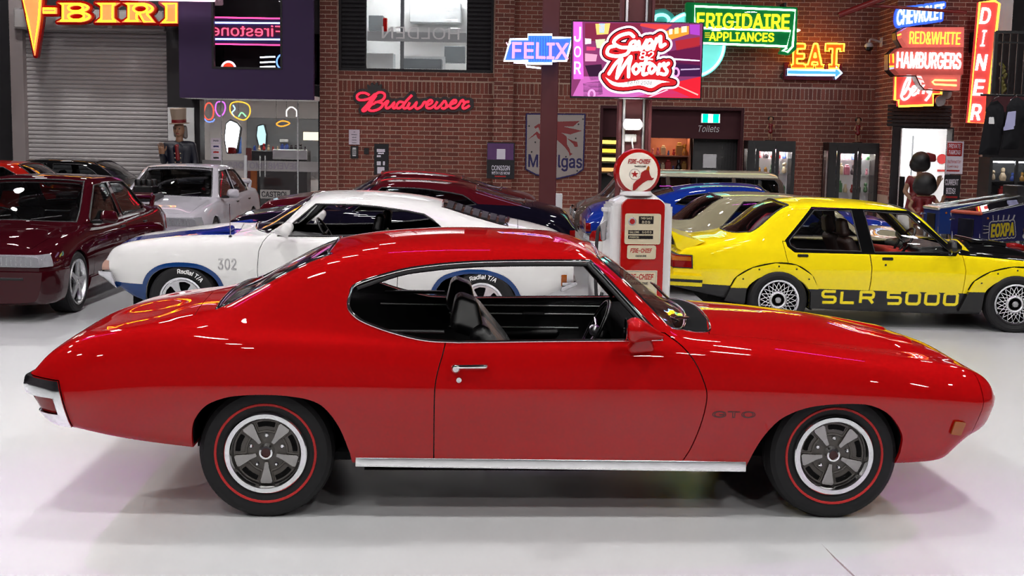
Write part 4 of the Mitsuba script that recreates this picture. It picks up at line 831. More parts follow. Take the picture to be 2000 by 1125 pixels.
# ---- yellow sedan
yellow_paint = gloss('yellow_paint', (0.92, 0.82, 0.016)); black_paint = gloss('black_paint', (0.010, 0.010, 0.011)); charcoal_paint = gloss('charcoal_paint', (0.015, 0.015, 0.016), .12)
seat_brown = gloss('brown_vinyl', (0.06, 0.025, 0.02), .3); red_neon_cloth = matte('red_seat_cloth', (0.55, 0.03, 0.02), .6)
TORANA = dict(
    z1=[(-2.27, .40), (-1.99, .34), (-1.5, .25), (-.55, .185), (.65, .165), (1.5, .2), (2.0, .3), (2.1, .4)], y1=[(-2.27, .66), (-1.8, .72), (1.8, .72), (2.1, .6)],
    z2=[(-2.27, .48), (-1.5, .40), (.5, .37), (1.9, .42), (2.1, .46)], y2=[(-2.27, .72), (-1.8, .775), (1.8, .775), (2.1, .66)],
    z3=[(-2.27, .58), (0, .57), (2.1, .51)], y3=[(-2.27, .735), (-2.0, .775), (-1.3, .80), (1.3, .80), (1.8, .785), (2.1, .67)],
    z4=[(-2.27, .66), (-2.0, .75), (-1.5, .79), (-.5, .755), (.6, .74), (1.3, .70), (1.9, .63), (2.1, .55)], y4=[(-2.27, .725), (-2, .755), (0, .785), (1.8, .76), (2.1, .65)],
    z5=[(-2.27, .68), (-2.16, .775), (-1.99, .81), (-1.77, .845), (-1.55, .86), (-1.1, .865), (-.5, .795), (.6, .785), (.7, .78), (1.34, .738), (1.9, .66), (2.1, .56)], y5=[(-2.27, .70), (-1.99, .72), (-1, .745), (.6, .745), (1.3, .74), (1.9, .71), (2.1, .6)],
    z6=[(-2.27, .69), (-2.16, .80), (-2.0, .835), (-1.77, .88), (-1.6, .905), (-1.45, .945), (-1.08, 1.225), (-.86, 1.245), (-.4, 1.25), (0, 1.235), (.17, 1.205), (.66, .812), (.80, .80), (1.3, .765), (1.9, .68), (2.1, .565)], y6=[(-2.27, .6), (-1.77, .63), (-1.5, .66), (-1.08, .60), (-.86, .595), (.1, .595), (.17, .60), (.66, .69), (.8, .60), (2.1, .5)],
    z7=[(-2.27, .70), (-2.16, .83), (-1.9, .885), (-1.68, .92), (-1.24, 1.225), (-1.1, 1.265), (-.73, 1.29), (-.39, 1.29), (0, 1.255), (.12, 1.235), (.30, 1.14), (.70, .86), (.85, .845), (1.07, .845), (1.29, .82), (1.5, .77), (1.9, .70), (2.1, .57)], y7=[(-2.27, .35), (0, .33), (2.1, .32)],
    z8=[(-2.27, .705), (-2.16, .84), (-1.9, .895), (-1.72, .92), (-1.29, 1.225), (-1.13, 1.28), (-.73, 1.309), (-.39, 1.30), (0, 1.268), (.10, 1.25), (.26, 1.19), (.74, .875), (.9, .885), (1.07, .888), (1.29, .848), (1.5, .785), (1.9, .70), (2.1, .575)])
T_ARCH_R = [(-1.545, .05), (-1.53, .38), (-1.50, .44), (-1.40, .515), (-1.27, .538), (-1.15, .535), (-1.05, .515), (-.95, .46), (-.88, .37), (-.86, .05)]; T_ARCH_R = T_ARCH_R[:1] + smooth_path(T_ARCH_R[1:-1], 4).tolist() + T_ARCH_R[-1:]; T_ARCH_F = [(x + 2.43, z) for x, z in T_ARCH_R]
T_RSW = [(-.835, 1.200), (-1.10, .890), (-1.09, .845), (-1.03, .808), (-.36, .794), (-.455, 1.205)]; T_FSW = [(-.325, 1.203), (.125, 1.175), (.55, .800), (-.225, .788)]
T_WIND = [(.11, -.46), (.13, 0), (.11, .46), (.135, .52), (.58, .62), (.625, .60), (.68, .4), (.70, 0), (.68, -.4), (.625, -.60), (.58, -.62), (.135, -.52)]
T_BACK = [(-1.655, -.2), (-1.665, 0), (-1.655, .2), (-1.60, .45), (-1.51, .575), (-1.44, .605), (-1.12, .545), (-1.09, .50), (-1.13, .3), (-1.145, 0), (-1.13, -.3), (-1.09, -.50), (-1.12, -.545), (-1.44, -.605), (-1.51, -.575), (-1.60, -.45)]
T_RD = [(-1.165, .881), (-1.13, .734), (-1.07, .53), (-.95, .40), (-.85, .22), (-.29, .20), (-.265, .50), (-.262, .634), (-.29, .80)]; T_FD = [(-.28, .80), (-.252, .634), (-.255, .50), (-.28, .20), (.66, .19), (.69, .45), (.70, .62), (.66, .80)]
T_HOOD = [(.80, -.62), (2.0, -.62), (2.05, 0), (2.0, .62), (.80, .62), (.87, 0)]
def square_text(s, x0, x1, z0, z1, w=.030):
    """wide square-cornered lettering as strokes"""
    P = {'S': [[(1, 1), (.12, 1), (0, .88), (0, .62), (.12, .5), (.88, .5), (1, .38), (1, .12), (.88, 0), (0, 0)]], 'L': [[(0, 1), (0, 0), (1, 0)]], 'R': [[(0, 0), (0, 1), (.88, 1), (1, .88), (1, .60), (.88, .48), (0, .48)], [(.62, .48), (1, 0)]],
         '5': [[(1, 1), (0, 1), (0, .56), (.88, .56), (1, .44), (1, .12), (.88, 0), (0, 0)]], '0': [[(.14, 0), (.86, 0), (1, .14), (1, .86), (.86, 1), (.14, 1), (0, .86), (0, .14), (.14, 0)]]}
    n = len(s); cw = (x1 - x0) / (n + .22 * (n - 1)); out = []
    for i, ch in enumerate(s):
        a = x0 + i * cw * 1.22 + w / 2; k = cw - w
        out += [LineString([(a + k * px, z0 + w / 2 + (z1 - z0 - w) * pz) for px, pz in p]).buffer(w / 2, cap_style=2, join_style=1) for p in P[ch]]
    return unary_union(out)
def build_torana():
    L = Loft(TORANA, -2.275, 2.1, nx=110, k=6, sm=.9)
    c = Car('car', 'bright yellow sedan with black bonnet, black lower sides and bolted wheel-arch flares', L, (3.93, 13.55), 0.0, yellow_paint)
    build_body(c, [T_ARCH_R, T_ARCH_F], [T_RSW, T_FSW], T_WIND, T_BACK, [T_RD, T_FD], T_HOOD, None, black_paint, trim=black_satin, glass_side=glass, glass_ws=glass, well=.36)
    # black frames round the side windows, black lower sides and wing tops
    fr = Polygon([(-.86, 1.235), (-1.145, .895), (-1.12, .83), (-1.05, .775), (.60, .765), (.64, .80), (.15, 1.212)]).difference(unary_union([Polygon(gap(T_RSW, -.001)), Polygon(gap(T_FSW, -.001))]))
    overlay(c, 'window_surround', m3.Manifold.extrude(m3.CrossSection([np.array(fr.exterior.coords[:-1])] + [np.array(h.coords[:-1]) for h in fr.interiors], m3.FillRule.EvenOdd), 6).transform(np.array([[1, 0, 0, 0], [0, 0, 1, -3], [0, 1, 0, 0]], float)), black_paint, label='black window surround')
    cutA = prism_y(T_ARCH_R) + prism_y(T_ARCH_F)
    overlay(c, 'lower_side', prism_y([(-2.3, .445), (-1.70, .423), (-.88, .406), (.69, .384), (2.2, .37), (2.2, .05), (-2.3, .05)]) - cutA, charcoal_paint, label='dark grey lower side band')
    for sd in (-1, 1):
        ys = sorted([sd * .60, sd * .76])
        overlay(c, 'wing_top', prism_z([(.64, ys[0]), (2.06, ys[0]), (2.06, ys[1]), (.60, ys[1])], .60, 1.0) ^ prism_y([(.60, .775), (.66, .775), (1.34, .725), (2.1, .60), (2.1, 1.0), (.6, 1.0)]), black_paint, label='black wing top')
    for cx, A in ((-1.215, T_ARCH_R), (1.215, T_ARCH_F)):
        out = Polygon([(cx - .48, .40), (cx - .42, .514), (cx - .26, .612), (cx - .03, .664), (cx + .18, .648), (cx + .34, .55), (cx + .415, .41), (cx + .44, .20), (cx - .56, .20)])
        P = out.difference(Polygon(A).buffer(.004))
        fl = (L.solid(.045) - L.solid(-.01)) ^ prism_y(list(P.exterior.coords)[:-1])
        up = prism_y([(-3, .405 + .0), (3, .405), (3, 2), (-3, 2)])
        for sd in (-1, 1):
            k = c.panel('arch_flare', (fl ^ up) ^ halfspace(sd), yellow_paint, label='yellow bolt-on arch flare')
            [c.panel('lower_flare', ((fl - up) ^ halfspace(sd)) ^ prism_y([(cx, -1), (cx + q, -1), (cx + q, 2), (cx, 2)]), charcoal_paint, parent=k) for q in (-2, 2)]
            c.add('flare_seam', sweep(c.surf_path([(cx - .475, .42), (cx - .42, .514), (cx - .26, .612), (cx - .03, .664), (cx + .18, .648), (cx + .34, .55), (cx + .41, .42)], sd, .006, 4), .0065, 5), black_matte, True, k)
            for q in [(cx - .36, .50), (cx - .20, .60), (cx, .635), (cx + .18, .61), (cx + .31, .51)]:
                y = L.side_y(q[0], q[1], off=.045)[0]; c.add('bolt', ball((q[0], sd * y, q[1]), .009), black_satin, True, k)
    # lettering in the band
    for sd in (-1, 1):
        for s, x0, x1 in (('SLR', -.755, -.205), ('5000', -.085, .655)):
            g = square_text(s, x0, x1, .250, .396); c.on_side(g, sd, 'lettering', yellow_paint, .0035, label='yellow block lettering', res=.06)
        d = [k for k in scene if k.startswith(c.key + '__door')]
        for x0, z0 in ((-1.02, .745), (-.155, .728)):
            y = L.side_y(x0 + .05, z0)[0]; c.add('handle', bx(x0, x0 + .11, min(sd * y - .012 * sd, sd * y + .012 * sd), max(sd * y - .012 * sd, sd * y + .012 * sd), z0 - .016, z0 + .014, .006), black_plastic)
        c.on_side(Point(-.12, .665).buffer(.011), sd, 'lock', chrome, .006, res=0)
        m = c.add('mirror', hull_balls([((.53, sd * .82, .86), .045), ((.53, sd * .92, .86), .045), ((.53, sd * .83, .90), .04), ((.53, sd * .91, .90), .04), ((.60, sd * .85, .86), .03)]), black_plastic, 50); c.add('mirror_stalk', sweep([(.56, sd * .74, .79), (.54, sd * .84, .85)], .018, 8), chrome, True, m)
        tl = c.add('tail_lamp', to_tm(((L.solid(.012) - L.solid(-.01)) ^ prism_y([(-2.4, .725), (-2.10, .718), (-2.095, .60), (-2.4, .605)])) ^ prism_z([(-3, sd * .36), (0, sd * .36), (0, sd * 2), (-3, sd * 2)], 0, 2)), lens_red, 30, label='red and amber tail lamp')
        c.add('frame', to_tm(((L.solid(.008) - L.solid(-.012)) ^ prism_y([(-2.4, .737), (-2.088, .728), (-2.083, .59), (-2.4, .595)])) ^ prism_z([(-3, sd * .34), (0, sd * .34), (0, sd * 2), (-3, sd * 2)], 0, 2)), black_satin, 30, tl)
        c.add('amber_lens', to_tm(((L.solid(.015) - L.solid(-.01)) ^ prism_y([(-2.4, .715), (-2.105, .708), (-2.102, .668), (-2.4, .672)])) ^ prism_z([(-3, sd * .50), (0, sd * .50), (0, sd * 2), (-3, sd * 2)], 0, 2)), lens_amber, 30, tl)
    # boot spoiler, bumpers
    sp = c.add('spoiler', to_tm(m3.Manifold.extrude(m3.CrossSection([np.array([(-2.31, .975), (-2.22, .93), (-2.02, .872), (-1.95, .862), (-2.18, .76), (-2.24, .79)])], m3.FillRule.NonZero), 1.36).transform(np.array([[1, 0, 0, 0], [0, 0, 1, -.68], [0, 1, 0, 0]], float))), yellow_paint, 20, label='yellow boot spoiler')
    c.add('decal', bx(-2.285, -2.262, -.60, .60, .82, .92), charcoal_paint, False, sp)
    rb = c.add('rear_bumper', to_tm((L.solid(.06) - L.solid(-.02)) ^ prism_y([(-2.6, .53), (-1.99, .52), (-1.99, .41), (-2.6, .42)])), yellow_paint, 30, label='yellow rear bumper')
    c.add('rubber_strip', to_tm((L.solid(.068) - L.solid(-.02)) ^ prism_y([(-2.6, .49), (-1.99, .48), (-1.99, .452), (-2.6, .462)])), black_satin, 30, rb)
    c.add('front_bumper', to_tm((L.solid(.05) - L.solid(-.02)) ^ prism_y([(1.8, .5), (2.5, .5), (2.5, .38), (1.8, .38)])), yellow_paint, 30)
    c.add('bonnet_scoop', hull_balls([((.95, -.25, .885), .03), ((.95, .25, .885), .03), ((1.30, -.22, .845), .025), ((1.30, .22, .845), .025)]), black_paint, 50)
    c.add('tail_plate', bx(-2.30, -2.28, -.25, .25, .60, .72), black_satin)
    for y0 in (-.3, .2): c.add('wiper', sweep([(.70, y0, .90), (.60, y0 - .25, .97)], .008, 5), black_satin, True)
    cabin(c, .62, -.95, .64, top=1.0, mat_=seat_brown, floor=.24, seat=.44)
    c.add('seat_cover', hull_balls([((.05, -.38, .745), .05), ((.05, .30, .745), .05), ((.30, -.38, .72), .05), ((.30, .30, .72), .05)]), red_neon_cloth, 50, label='red flame-pattern cover on the seat')
    c.add('underbody', bx(-1.9, 1.9, -.62, .62, .2, .36), under_black)
    wheel_set(c, 'lattice', (1.215, -1.215), 1.52, .30, .205, .24, bright_alu, steer=-.12)
build_torana()
# ---- nose-out sedans on the left and the row behind
maroon_paint = gloss('maroon_paint', (0.075, 0.004, 0.010)); pale_paint = gloss('pale_white_paint', (0.62, 0.60, 0.64)); purple_black = gloss('purple_black_paint', (0.010, 0.008, 0.022)); dark_maroon = gloss('roof_maroon_paint', (0.13, 0.008, 0.016))
far_red = gloss('far_red_paint', (0.50, 0.02, 0.012)); far_black = gloss('far_black_paint', (0.010, 0.010, 0.011)); cream_paint = gloss('cream_paint', (0.48, 0.45, 0.33)); far_blue = gloss('far_blue_paint', (0.015, 0.06, 0.42)); wagon_cream = gloss('wagon_cream_paint', (0.58, 0.55, 0.45)); wagon_brown = gloss('wagon_taupe_paint', (0.16, 0.12, 0.10))
SEDAN = dict(
    z1=[(-2.25, .42), (-2.0, .33), (-1.6, .24), (1.6, .19), (2.0, .19), (2.15, .23)], y1=[(-2.25, .68), (-1.8, .76), (1.8, .76), (2.15, .66)],
    z2=[(-2.25, .50), (1.6, .38), (2.15, .38)], y2=[(-2.25, .75), (-1.8, .83), (1.8, .83), (2.15, .72)],
    z3=[(-2.25, .60), (0, .60), (2.15, .52)], y3=[(-2.25, .77), (-1.8, .85), (1.6, .85), (2.0, .81), (2.15, .735)],
    z4=[(-2.25, .80), (-1.8, .84), (0, .80), (1.2, .76), (1.9, .68), (2.15, .63)], y4=[(-2.25, .75), (-1.8, .80), (0, .83), (1.7, .80), (2.15, .72)],
    z5=[(-2.25, .86), (-2.1, .91), (-1.2, .92), (0, .88), (.8, .86), (1.9, .73), (2.1, .68), (2.15, .64)], y5=[(-2.25, .70), (-1.8, .755), (.8, .765), (1.9, .72), (2.15, .68)],
    z6=[(-2.25, .87), (-2.1, .93), (-1.65, .955), (-1.5, 1.0), (-1.05, 1.29), (-.9, 1.32), (-.3, 1.335), (.05, 1.32), (.15, 1.27), (.82, .885), (1.0, .86), (1.9, .745), (2.1, .69), (2.15, .645)],
    y6=[(-2.25, .6), (-1.65, .66), (-1.05, .57), (-.3, .57), (.05, .57), (.82, .70), (1.0, .62), (2.15, .55)],
    z7=[(-2.25, .875), (-2.1, .94), (-1.75, .97), (-1.6, 1.02), (-1.15, 1.31), (-1.0, 1.345), (-.3, 1.365), (.08, 1.35), (.22, 1.27), (.88, .90), (1.05, .885), (1.9, .765), (2.1, .695), (2.15, .65)], y7=[(-2.25, .35), (0, .33), (2.15, .33)],
    z8=[(-2.25, .88), (-2.1, .945), (-1.78, .975), (-1.63, 1.02), (-1.18, 1.31), (-1.02, 1.352), (-.3, 1.375), (.08, 1.36), (.24, 1.28), (.92, .905), (1.1, .89), (1.9, .772), (2.1, .70), (2.15, .655)])
S_AF, S_AR = arch_poly(1.335, .30, .355, .98), arch_poly(-1.335, .30, .355, .98)
S_FW = [(.10, 1.265), (-.28, 1.285), (-.30, .90), (.66, .885), (.62, .93)]; S_RW = [(-.40, 1.285), (-.90, 1.275), (-1.10, 1.17), (-1.33, .985), (-1.25, .925), (-.42, .905)]
S_WIND = [(.14, -.46), (.165, 0), (.14, .46), (.165, .51), (.76, .635), (.81, .60), (.86, .35), (.875, 0), (.86, -.35), (.81, -.60), (.76, -.635), (.165, -.51)]
S_BACK = [(-1.60, -.54), (-1.62, 0), (-1.60, .54), (-1.55, .57), (-1.13, .50), (-1.10, .4), (-1.09, 0), (-1.10, -.4), (-1.13, -.50), (-1.55, -.57)]
S_FD = [(.80, .88), (.84, .60), (.80, .22), (-.345, .22), (-.345, .92)]; S_RD = [(-.36, .92), (-.36, .22), (-.92, .24), (-1.02, .60), (-1.20, .72), (-1.26, .94)]
S_HOOD = [(.98, -.66), (2.02, -.62), (2.08, 0), (2.02, .62), (.98, .66), (1.02, 0)]
S_BOOT = [(-1.72, -.6), (-2.2, -.62), (-2.2, .62), (-1.72, .6)]
def nose_sedan(label, pos, heading, paint, kit=True, bumper=None, scoop=False):
    L = Loft(SEDAN, -2.255, 2.155, nx=90, k=5, sm=.8)
    c = Car('car', label, L, pos, heading, paint)
    build_body(c, [S_AF, S_AR], [S_FW, S_RW], S_WIND, S_BACK, [S_FD, S_RD], S_HOOD, S_BOOT, glass_side=tinted, glass_ws=glass, well=.42)
    for sd in (-1, 1):
        hl = c.add('headlamp', to_tm(((L.solid(.012) - L.solid(-.03)) ^ prism_y([(2.3, .665), (1.965, .665), (2.0, .545), (2.3, .545)])) ^ prism_z([(1, sd * .26), (3, sd * .26), (3, sd * 2), (1, sd * 2)], 0, 2)), mat('headlamp_lens', {'type': 'plastic', 'diffuse_reflectance': rgb(.22, .22, .24), 'int_ior': 1.5}) if 'headlamp_lens' not in scene else 'headlamp_lens', 30, label='wide clear headlamp')
        for k in range(9): c.add('rib', bx(2.158, 2.168, sd * (.28 + .048 * k) - .002, sd * (.28 + .048 * k) + .002, .56, .65), bright_alu, False, hl)
        c.add('fog_lamp', bx(2.135, 2.165, min(sd * .36, sd * .62), max(sd * .36, sd * .62), .30, .37, .012), black_satin)
        m = c.add('mirror', hull_balls([((.66, sd * .90, .93), .05), ((.66, sd * 1.00, .93), .05), ((.66, sd * .91, .97), .05), ((.66, sd * .99, .97), .05), ((.74, sd * .92, .94), .03)]), paint, 50); c.add('mirror_stalk', bx(.64, .74, min(sd * .78, sd * .90), max(sd * .78, sd * .90), .88, .92, .01), black_plastic, False, m)
        for x0 in (-.26, -1.16): 
            y = L.side_y(x0, .79)[0]; c.add('handle', bx(x0, x0 + .14, min(sd * (y - .02), sd * (y + .014)), max(sd * (y - .02), sd * (y + .014)), .775, .80, .006), black_plastic)
    c.add('grille', to_tm((L.solid(.006) - L.solid(-.02)) ^ prism_y([(2.3, .66), (2.0, .66), (2.0, .56), (2.3, .56)]) ^ prism_z([(1, -.25), (3, -.25), (3, .25), (1, .25)], 0, 2)), black_satin, 30)
    c.add('front_bumper', to_tm((L.solid(.045 if kit else .03) - L.solid(-.02)) ^ prism_y([(1.72, .50), (2.4, .50), (2.4, .16), (1.72, .16)]) - prism_y(arch_poly(1.335, .30, .375, .98))), bumper or paint, 30, label='deep front bumper')
    c.add('bumper_slot', bx(2.19, 2.206, -.60, .60, .42, .445, .004), black_satin)
    c.add('bumper_intake', bx(2.175, 2.204, -.30, .30, .25, .34, .01), black_satin)
    for sd in (-1, 1): c.panel('side_skirt', ((L.solid(.03) - L.solid(-.01)) ^ prism_y([(-.97, .34), (.97, .32), (.97, .17), (-.97, .2)])) ^ halfspace(sd), paint)
    sp = c.add('boot_spoiler', join([to_tm(hull_balls([((-2.10, -.60, 1.03), .03), ((-2.10, .60, 1.03), .03), ((-2.27, -.58, 1.06), .02), ((-2.27, .58, 1.06), .02)])), to_tm(hull_balls([((-2.1, -.62, .93), .03), ((-2.18, -.62, 1.03), .03)])), to_tm(hull_balls([((-2.1, .62, .93), .03), ((-2.18, .62, 1.03), .03)]))]), paint, 40)
    if scoop: c.add('bonnet_scoop', hull_balls([((1.2, -.28, .91), .05), ((1.2, .28, .91), .05), ((1.75, -.22, .80), .03), ((1.75, .22, .80), .03)]), paint, 40, label='raised bonnet bulge')
    for y0 in (-.35, .2): c.add('wiper', sweep([(.93, y0, .925), (.84, y0 + .30, .965)], .008, 5), black_satin, True)
    c.add('rear_bumper', to_tm((L.solid(.04) - L.solid(-.02)) ^ prism_y([(-1.72, .48), (-2.5, .50), (-2.5, .28), (-1.72, .26)]) - prism_y(arch_poly(-1.335, .30, .375, .98))), bumper or paint, 30)
    for sd in (-1, 1): c.panel('tail_lamp', ((L.solid(.004) - L.solid(-.01)) ^ prism_y([(-2.4, .80), (-2.20, .80), (-2.20, .62), (-2.4, .62)])) ^ prism_z([(-3, sd * .34), (0, sd * .34), (0, sd * 2), (-3, sd * 2)], 0, 2), lens_red)
    cabin(c, .72, -1.05, .68, top=1.06, floor=.3)
    c.add('underbody', bx(-2, 2, -.66, .66, .22, .36), under_black)
    wheel_set(c, 'star', (1.335, -1.335), 1.44, .325, .235, .23, bright_alu)
    return c
def build_left_row():
    nose_sedan('dark maroon four-door sedan with polished five-spoke wheels, nearest car at the left edge', (-5.36, 14.33), -math.pi / 2, maroon_paint)
    c = nose_sedan('white four-door sedan facing out behind the maroon one, engine scoop through its bonnet', (-5.28, 20.05), -math.pi / 2, pale_paint)
    e = c.add('blower', join([bx(1.0, 1.5, -.42, -.02, .84, .96, .02), bx(1.05, 1.45, -.36, -.08, .96, 1.08, .02)] + [to_tm(xf(lathe_z([(.05, 0), (.055, .02), (.055, .10), (.045, .12), (.03, .1)], 16), t=(1.13 + .24 * i, -.30 + .16 * j, 1.05))) for i in (0, 1) for j in (0, 1)]), black_plastic, 30, label='black intake scoop standing on the bonnet')
    for (lab, pos, paint) in (('bright red sedan parked across by the roller door, only its roof and windows showing', (-8.95, 20.45), far_red), ('black sedan beside the roller door, behind the bright red one', (-8.5, 22.75), far_black)):
        L = Loft(SEDAN, -2.255, 2.155, nx=70, k=4, sm=.8); c = Car('car', lab, L, pos, math.pi, paint)
        build_body(c, [S_AF, S_AR], [S_FW, S_RW], S_WIND, S_BACK, [S_FD, S_RD], S_HOOD, S_BOOT, glass_side=tinted, glass_ws=tinted, well=.42)
        cabin(c, .72, -1.05, .68, top=1.06); c.add('underbody', bx(-2, 2, -.66, .66, .22, .36), under_black); wheel_set(c, 'star', (1.335, -1.335), 1.44, .325, .235, .23, bright_alu)
build_left_row()
def build_mid_row():
    # two coupes behind the white one
    for lab, pos, paint, hood, roof in (('coupe with maroon roof and near-black purple bonnet and boot, behind the white coupe', (-1.50, 16.75), purple_black, purple_black, dark_maroon), ('maroon coupe at the brick wall, its glossy tail beside the red steel post', (-1.85, 20.6), dark_maroon, dark_maroon, None)):
        L = Loft(FALCON, -2.285, 2.2, nx=80, k=5, sm=.9); c = Car('car', lab, L, pos, math.pi, paint)
        build_body(c, [F_ARCH_F, F_ARCH_R], [F_WIN], F_WIND, F_BACK, [F_DOOR], F_HOOD, F_BOOT, trim=chrome, glass_side=tinted, glass_ws=tinted, hood_mat=hood, roof_mat=roof, roof_line=[(.60, .945), (.16, 1.232), (-.4, 1.215), (-.85, 1.155), (-1.05, 1.04), (-1.6, 1.02), (-1.7, 1.6), (.8, 1.6), (.8, 1.0)])
        cabin(c, .66, -.85, .72, top=1.02)
        for sx, q in ((1, [(2.06, .40), (2.10, .56), (2.4, .56), (2.4, .38)]), (-1, [(-2.10, .42), (-2.12, .56), (-2.5, .56), (-2.5, .40)])):
            c.add('front_bumper' if sx > 0 else 'rear_bumper', to_tm((L.solid(.035) - L.solid(-.02)) ^ prism_y(q)), chrome, 30)
        for sd in (-1, 1): c.panel('tail_lamp', ((L.solid(.004) - L.solid(-.01)) ^ prism_y([(-2.4, .73), (-2.22, .73), (-2.22, .60), (-2.4, .60)])) ^ prism_z([(-3, sd * .36), (0, sd * .36), (0, sd * 2), (-3, sd * 2)], 0, 2), lens_red)
        c.add('underbody', bx(-2.0, 1.95, -.7, .7, .22, .40), under_black); wheel_set(c, 'star', (1.42, -1.42), 1.66, .322, .205, .22, bright_alu)
    # beside the yellow sedan: a cream hatch, a blue saloon
    L = Loft({n: [(x, v * (.96 if n[0] == 'z' else 1)) for x, v in q] for n, q in TORANA.items()}, -2.275, 2.1, nx=80, k=5, sm=.9); lo = lambda w: [(x, z * .96) for x, z in w]
    c = Car('car', 'cream coupe with a sloping dark rear window, right behind the yellow sedan', L, (3.66, 16.05), 0.0, cream_paint)
    build_body(c, [lo(T_ARCH_R), lo(T_ARCH_F)], [lo(T_RSW), lo(T_FSW)], T_WIND, T_BACK, [], T_HOOD, None, trim=chrome, glass_side=tinted, glass_ws=dark_tint, well=.36)
    cabin(c, .62, -.95, .64, top=.96, floor=.24, seat=.42); c.add('underbody', bx(-1.9, 1.9, -.62, .62, .2, .34), under_black); wheel_set(c, 'star', (1.215, -1.215), 1.46, .29, .20, .20, bright_alu)
    c.add('rear_bumper', to_tm((L.solid(.06) - L.solid(-.02)) ^ prism_y([(-2.6, .53), (-1.99, .52), (-1.99, .41), (-2.6, .42)])), chrome, 30)
    L = Loft({n: [(x, v * (.96 if n[0] == 'z' else 1)) for x, v in q] for n, q in FALCON.items()}, -2.285, 2.2, nx=80, k=5, sm=.9)
    c = Car('car', 'bright blue coupe with a white race number, between the cream car and the old wagon', L, (3.32, 18.65), 0.0, far_blue)
    build_body(c, [lo(F_ARCH_F), lo(F_ARCH_R)], [lo(F_WIN)], F_WIND, F_BACK, [], F_HOOD, F_BOOT, trim=black_satin, glass_side=tinted, glass_ws=dark_tint)
    cabin(c, .66, -.85, .72, top=.98)
    for sd in (-1, 1):
        c.panel('tail_lamp', ((L.solid(.004) - L.solid(-.01)) ^ prism_y([(-2.4, .70), (-2.22, .70), (-2.22, .58), (-2.4, .58)])) ^ prism_z([(-3, sd * .36), (0, sd * .36), (0, sd * 2), (-3, sd * 2)], 0, 2), lens_red)
        g = fit_text('42', -2.10, -1.90, .62, .80, True); c.on_side(g if sd < 0 else affinity.scale(g, -1, 1), sd, 'race_number', white_matte, .002, res=0)
    c.add('rear_bumper', to_tm((L.solid(.035) - L.solid(-.02)) ^ prism_y([(-2.10, .42), (-2.12, .56), (-2.5, .56), (-2.5, .40)])), chrome, 30)
    c.add('underbody', bx(-2.0, 1.95, -.7, .7, .22, .40), under_black); wheel_set(c, 'star', (1.42, -1.42), 1.66, .31, .205, .22, bright_alu)
build_mid_row()
WAGON = dict(
    z1=[(-2.2, .45), (-1.9, .32), (1.8, .30), (2.15, .42)], y1=[(-2.2, .66), (-1.8, .74), (1.8, .74), (2.15, .6)], z2=[(-2.2, .55), (2.15, .5)], y2=[(-2.2, .74), (-1.8, .82), (1.8, .82), (2.15, .7)],
    z3=[(-2.2, .7), (2.15, .62)], y3=[(-2.2, .77), (-1.8, .84), (1.8, .84), (2.15, .72)], z4=[(-2.2, .88), (0, .90), (1.4, .88), (2.15, .72)], y4=[(-2.2, .75), (-1.8, .82), (1.8, .81), (2.15, .7)],
    z5=[(-2.2, .93), (-1.8, 1.0), (1.4, .97), (1.75, .92), (2.05, .84), (2.15, .74)], y5=[(-2.2, .7), (-1.8, .76), (1.4, .76), (2.0, .7), (2.15, .6)],
    z6=[(-2.2, 1.0), (-2.12, 1.30), (-2.0, 1.43), (-1.7, 1.455), (.95, 1.46), (1.08, 1.42), (1.52, 1.0), (1.8, .94), (2.05, .86), (2.15, .75)], y6=[(-2.2, .62), (-1.9, .62), (1.0, .62), (1.52, .70), (1.75, .58), (2.15, .5)],
    z7=[(-2.2, 1.0), (-2.12, 1.35), (-2.0, 1.49), (-1.7, 1.52), (1.0, 1.52), (1.15, 1.46), (1.63, 1.01), (1.8, .96), (2.05, .87), (2.15, .755)], y7=[(-2.2, .35), (2.15, .33)],
    z8=[(-2.2, 1.0), (-2.12, 1.36), (-2.0, 1.50), (-1.7, 1.535), (1.0, 1.535), (1.18, 1.46), (1.68, 1.02), (1.85, .96), (2.05, .88), (2.15, .76)])
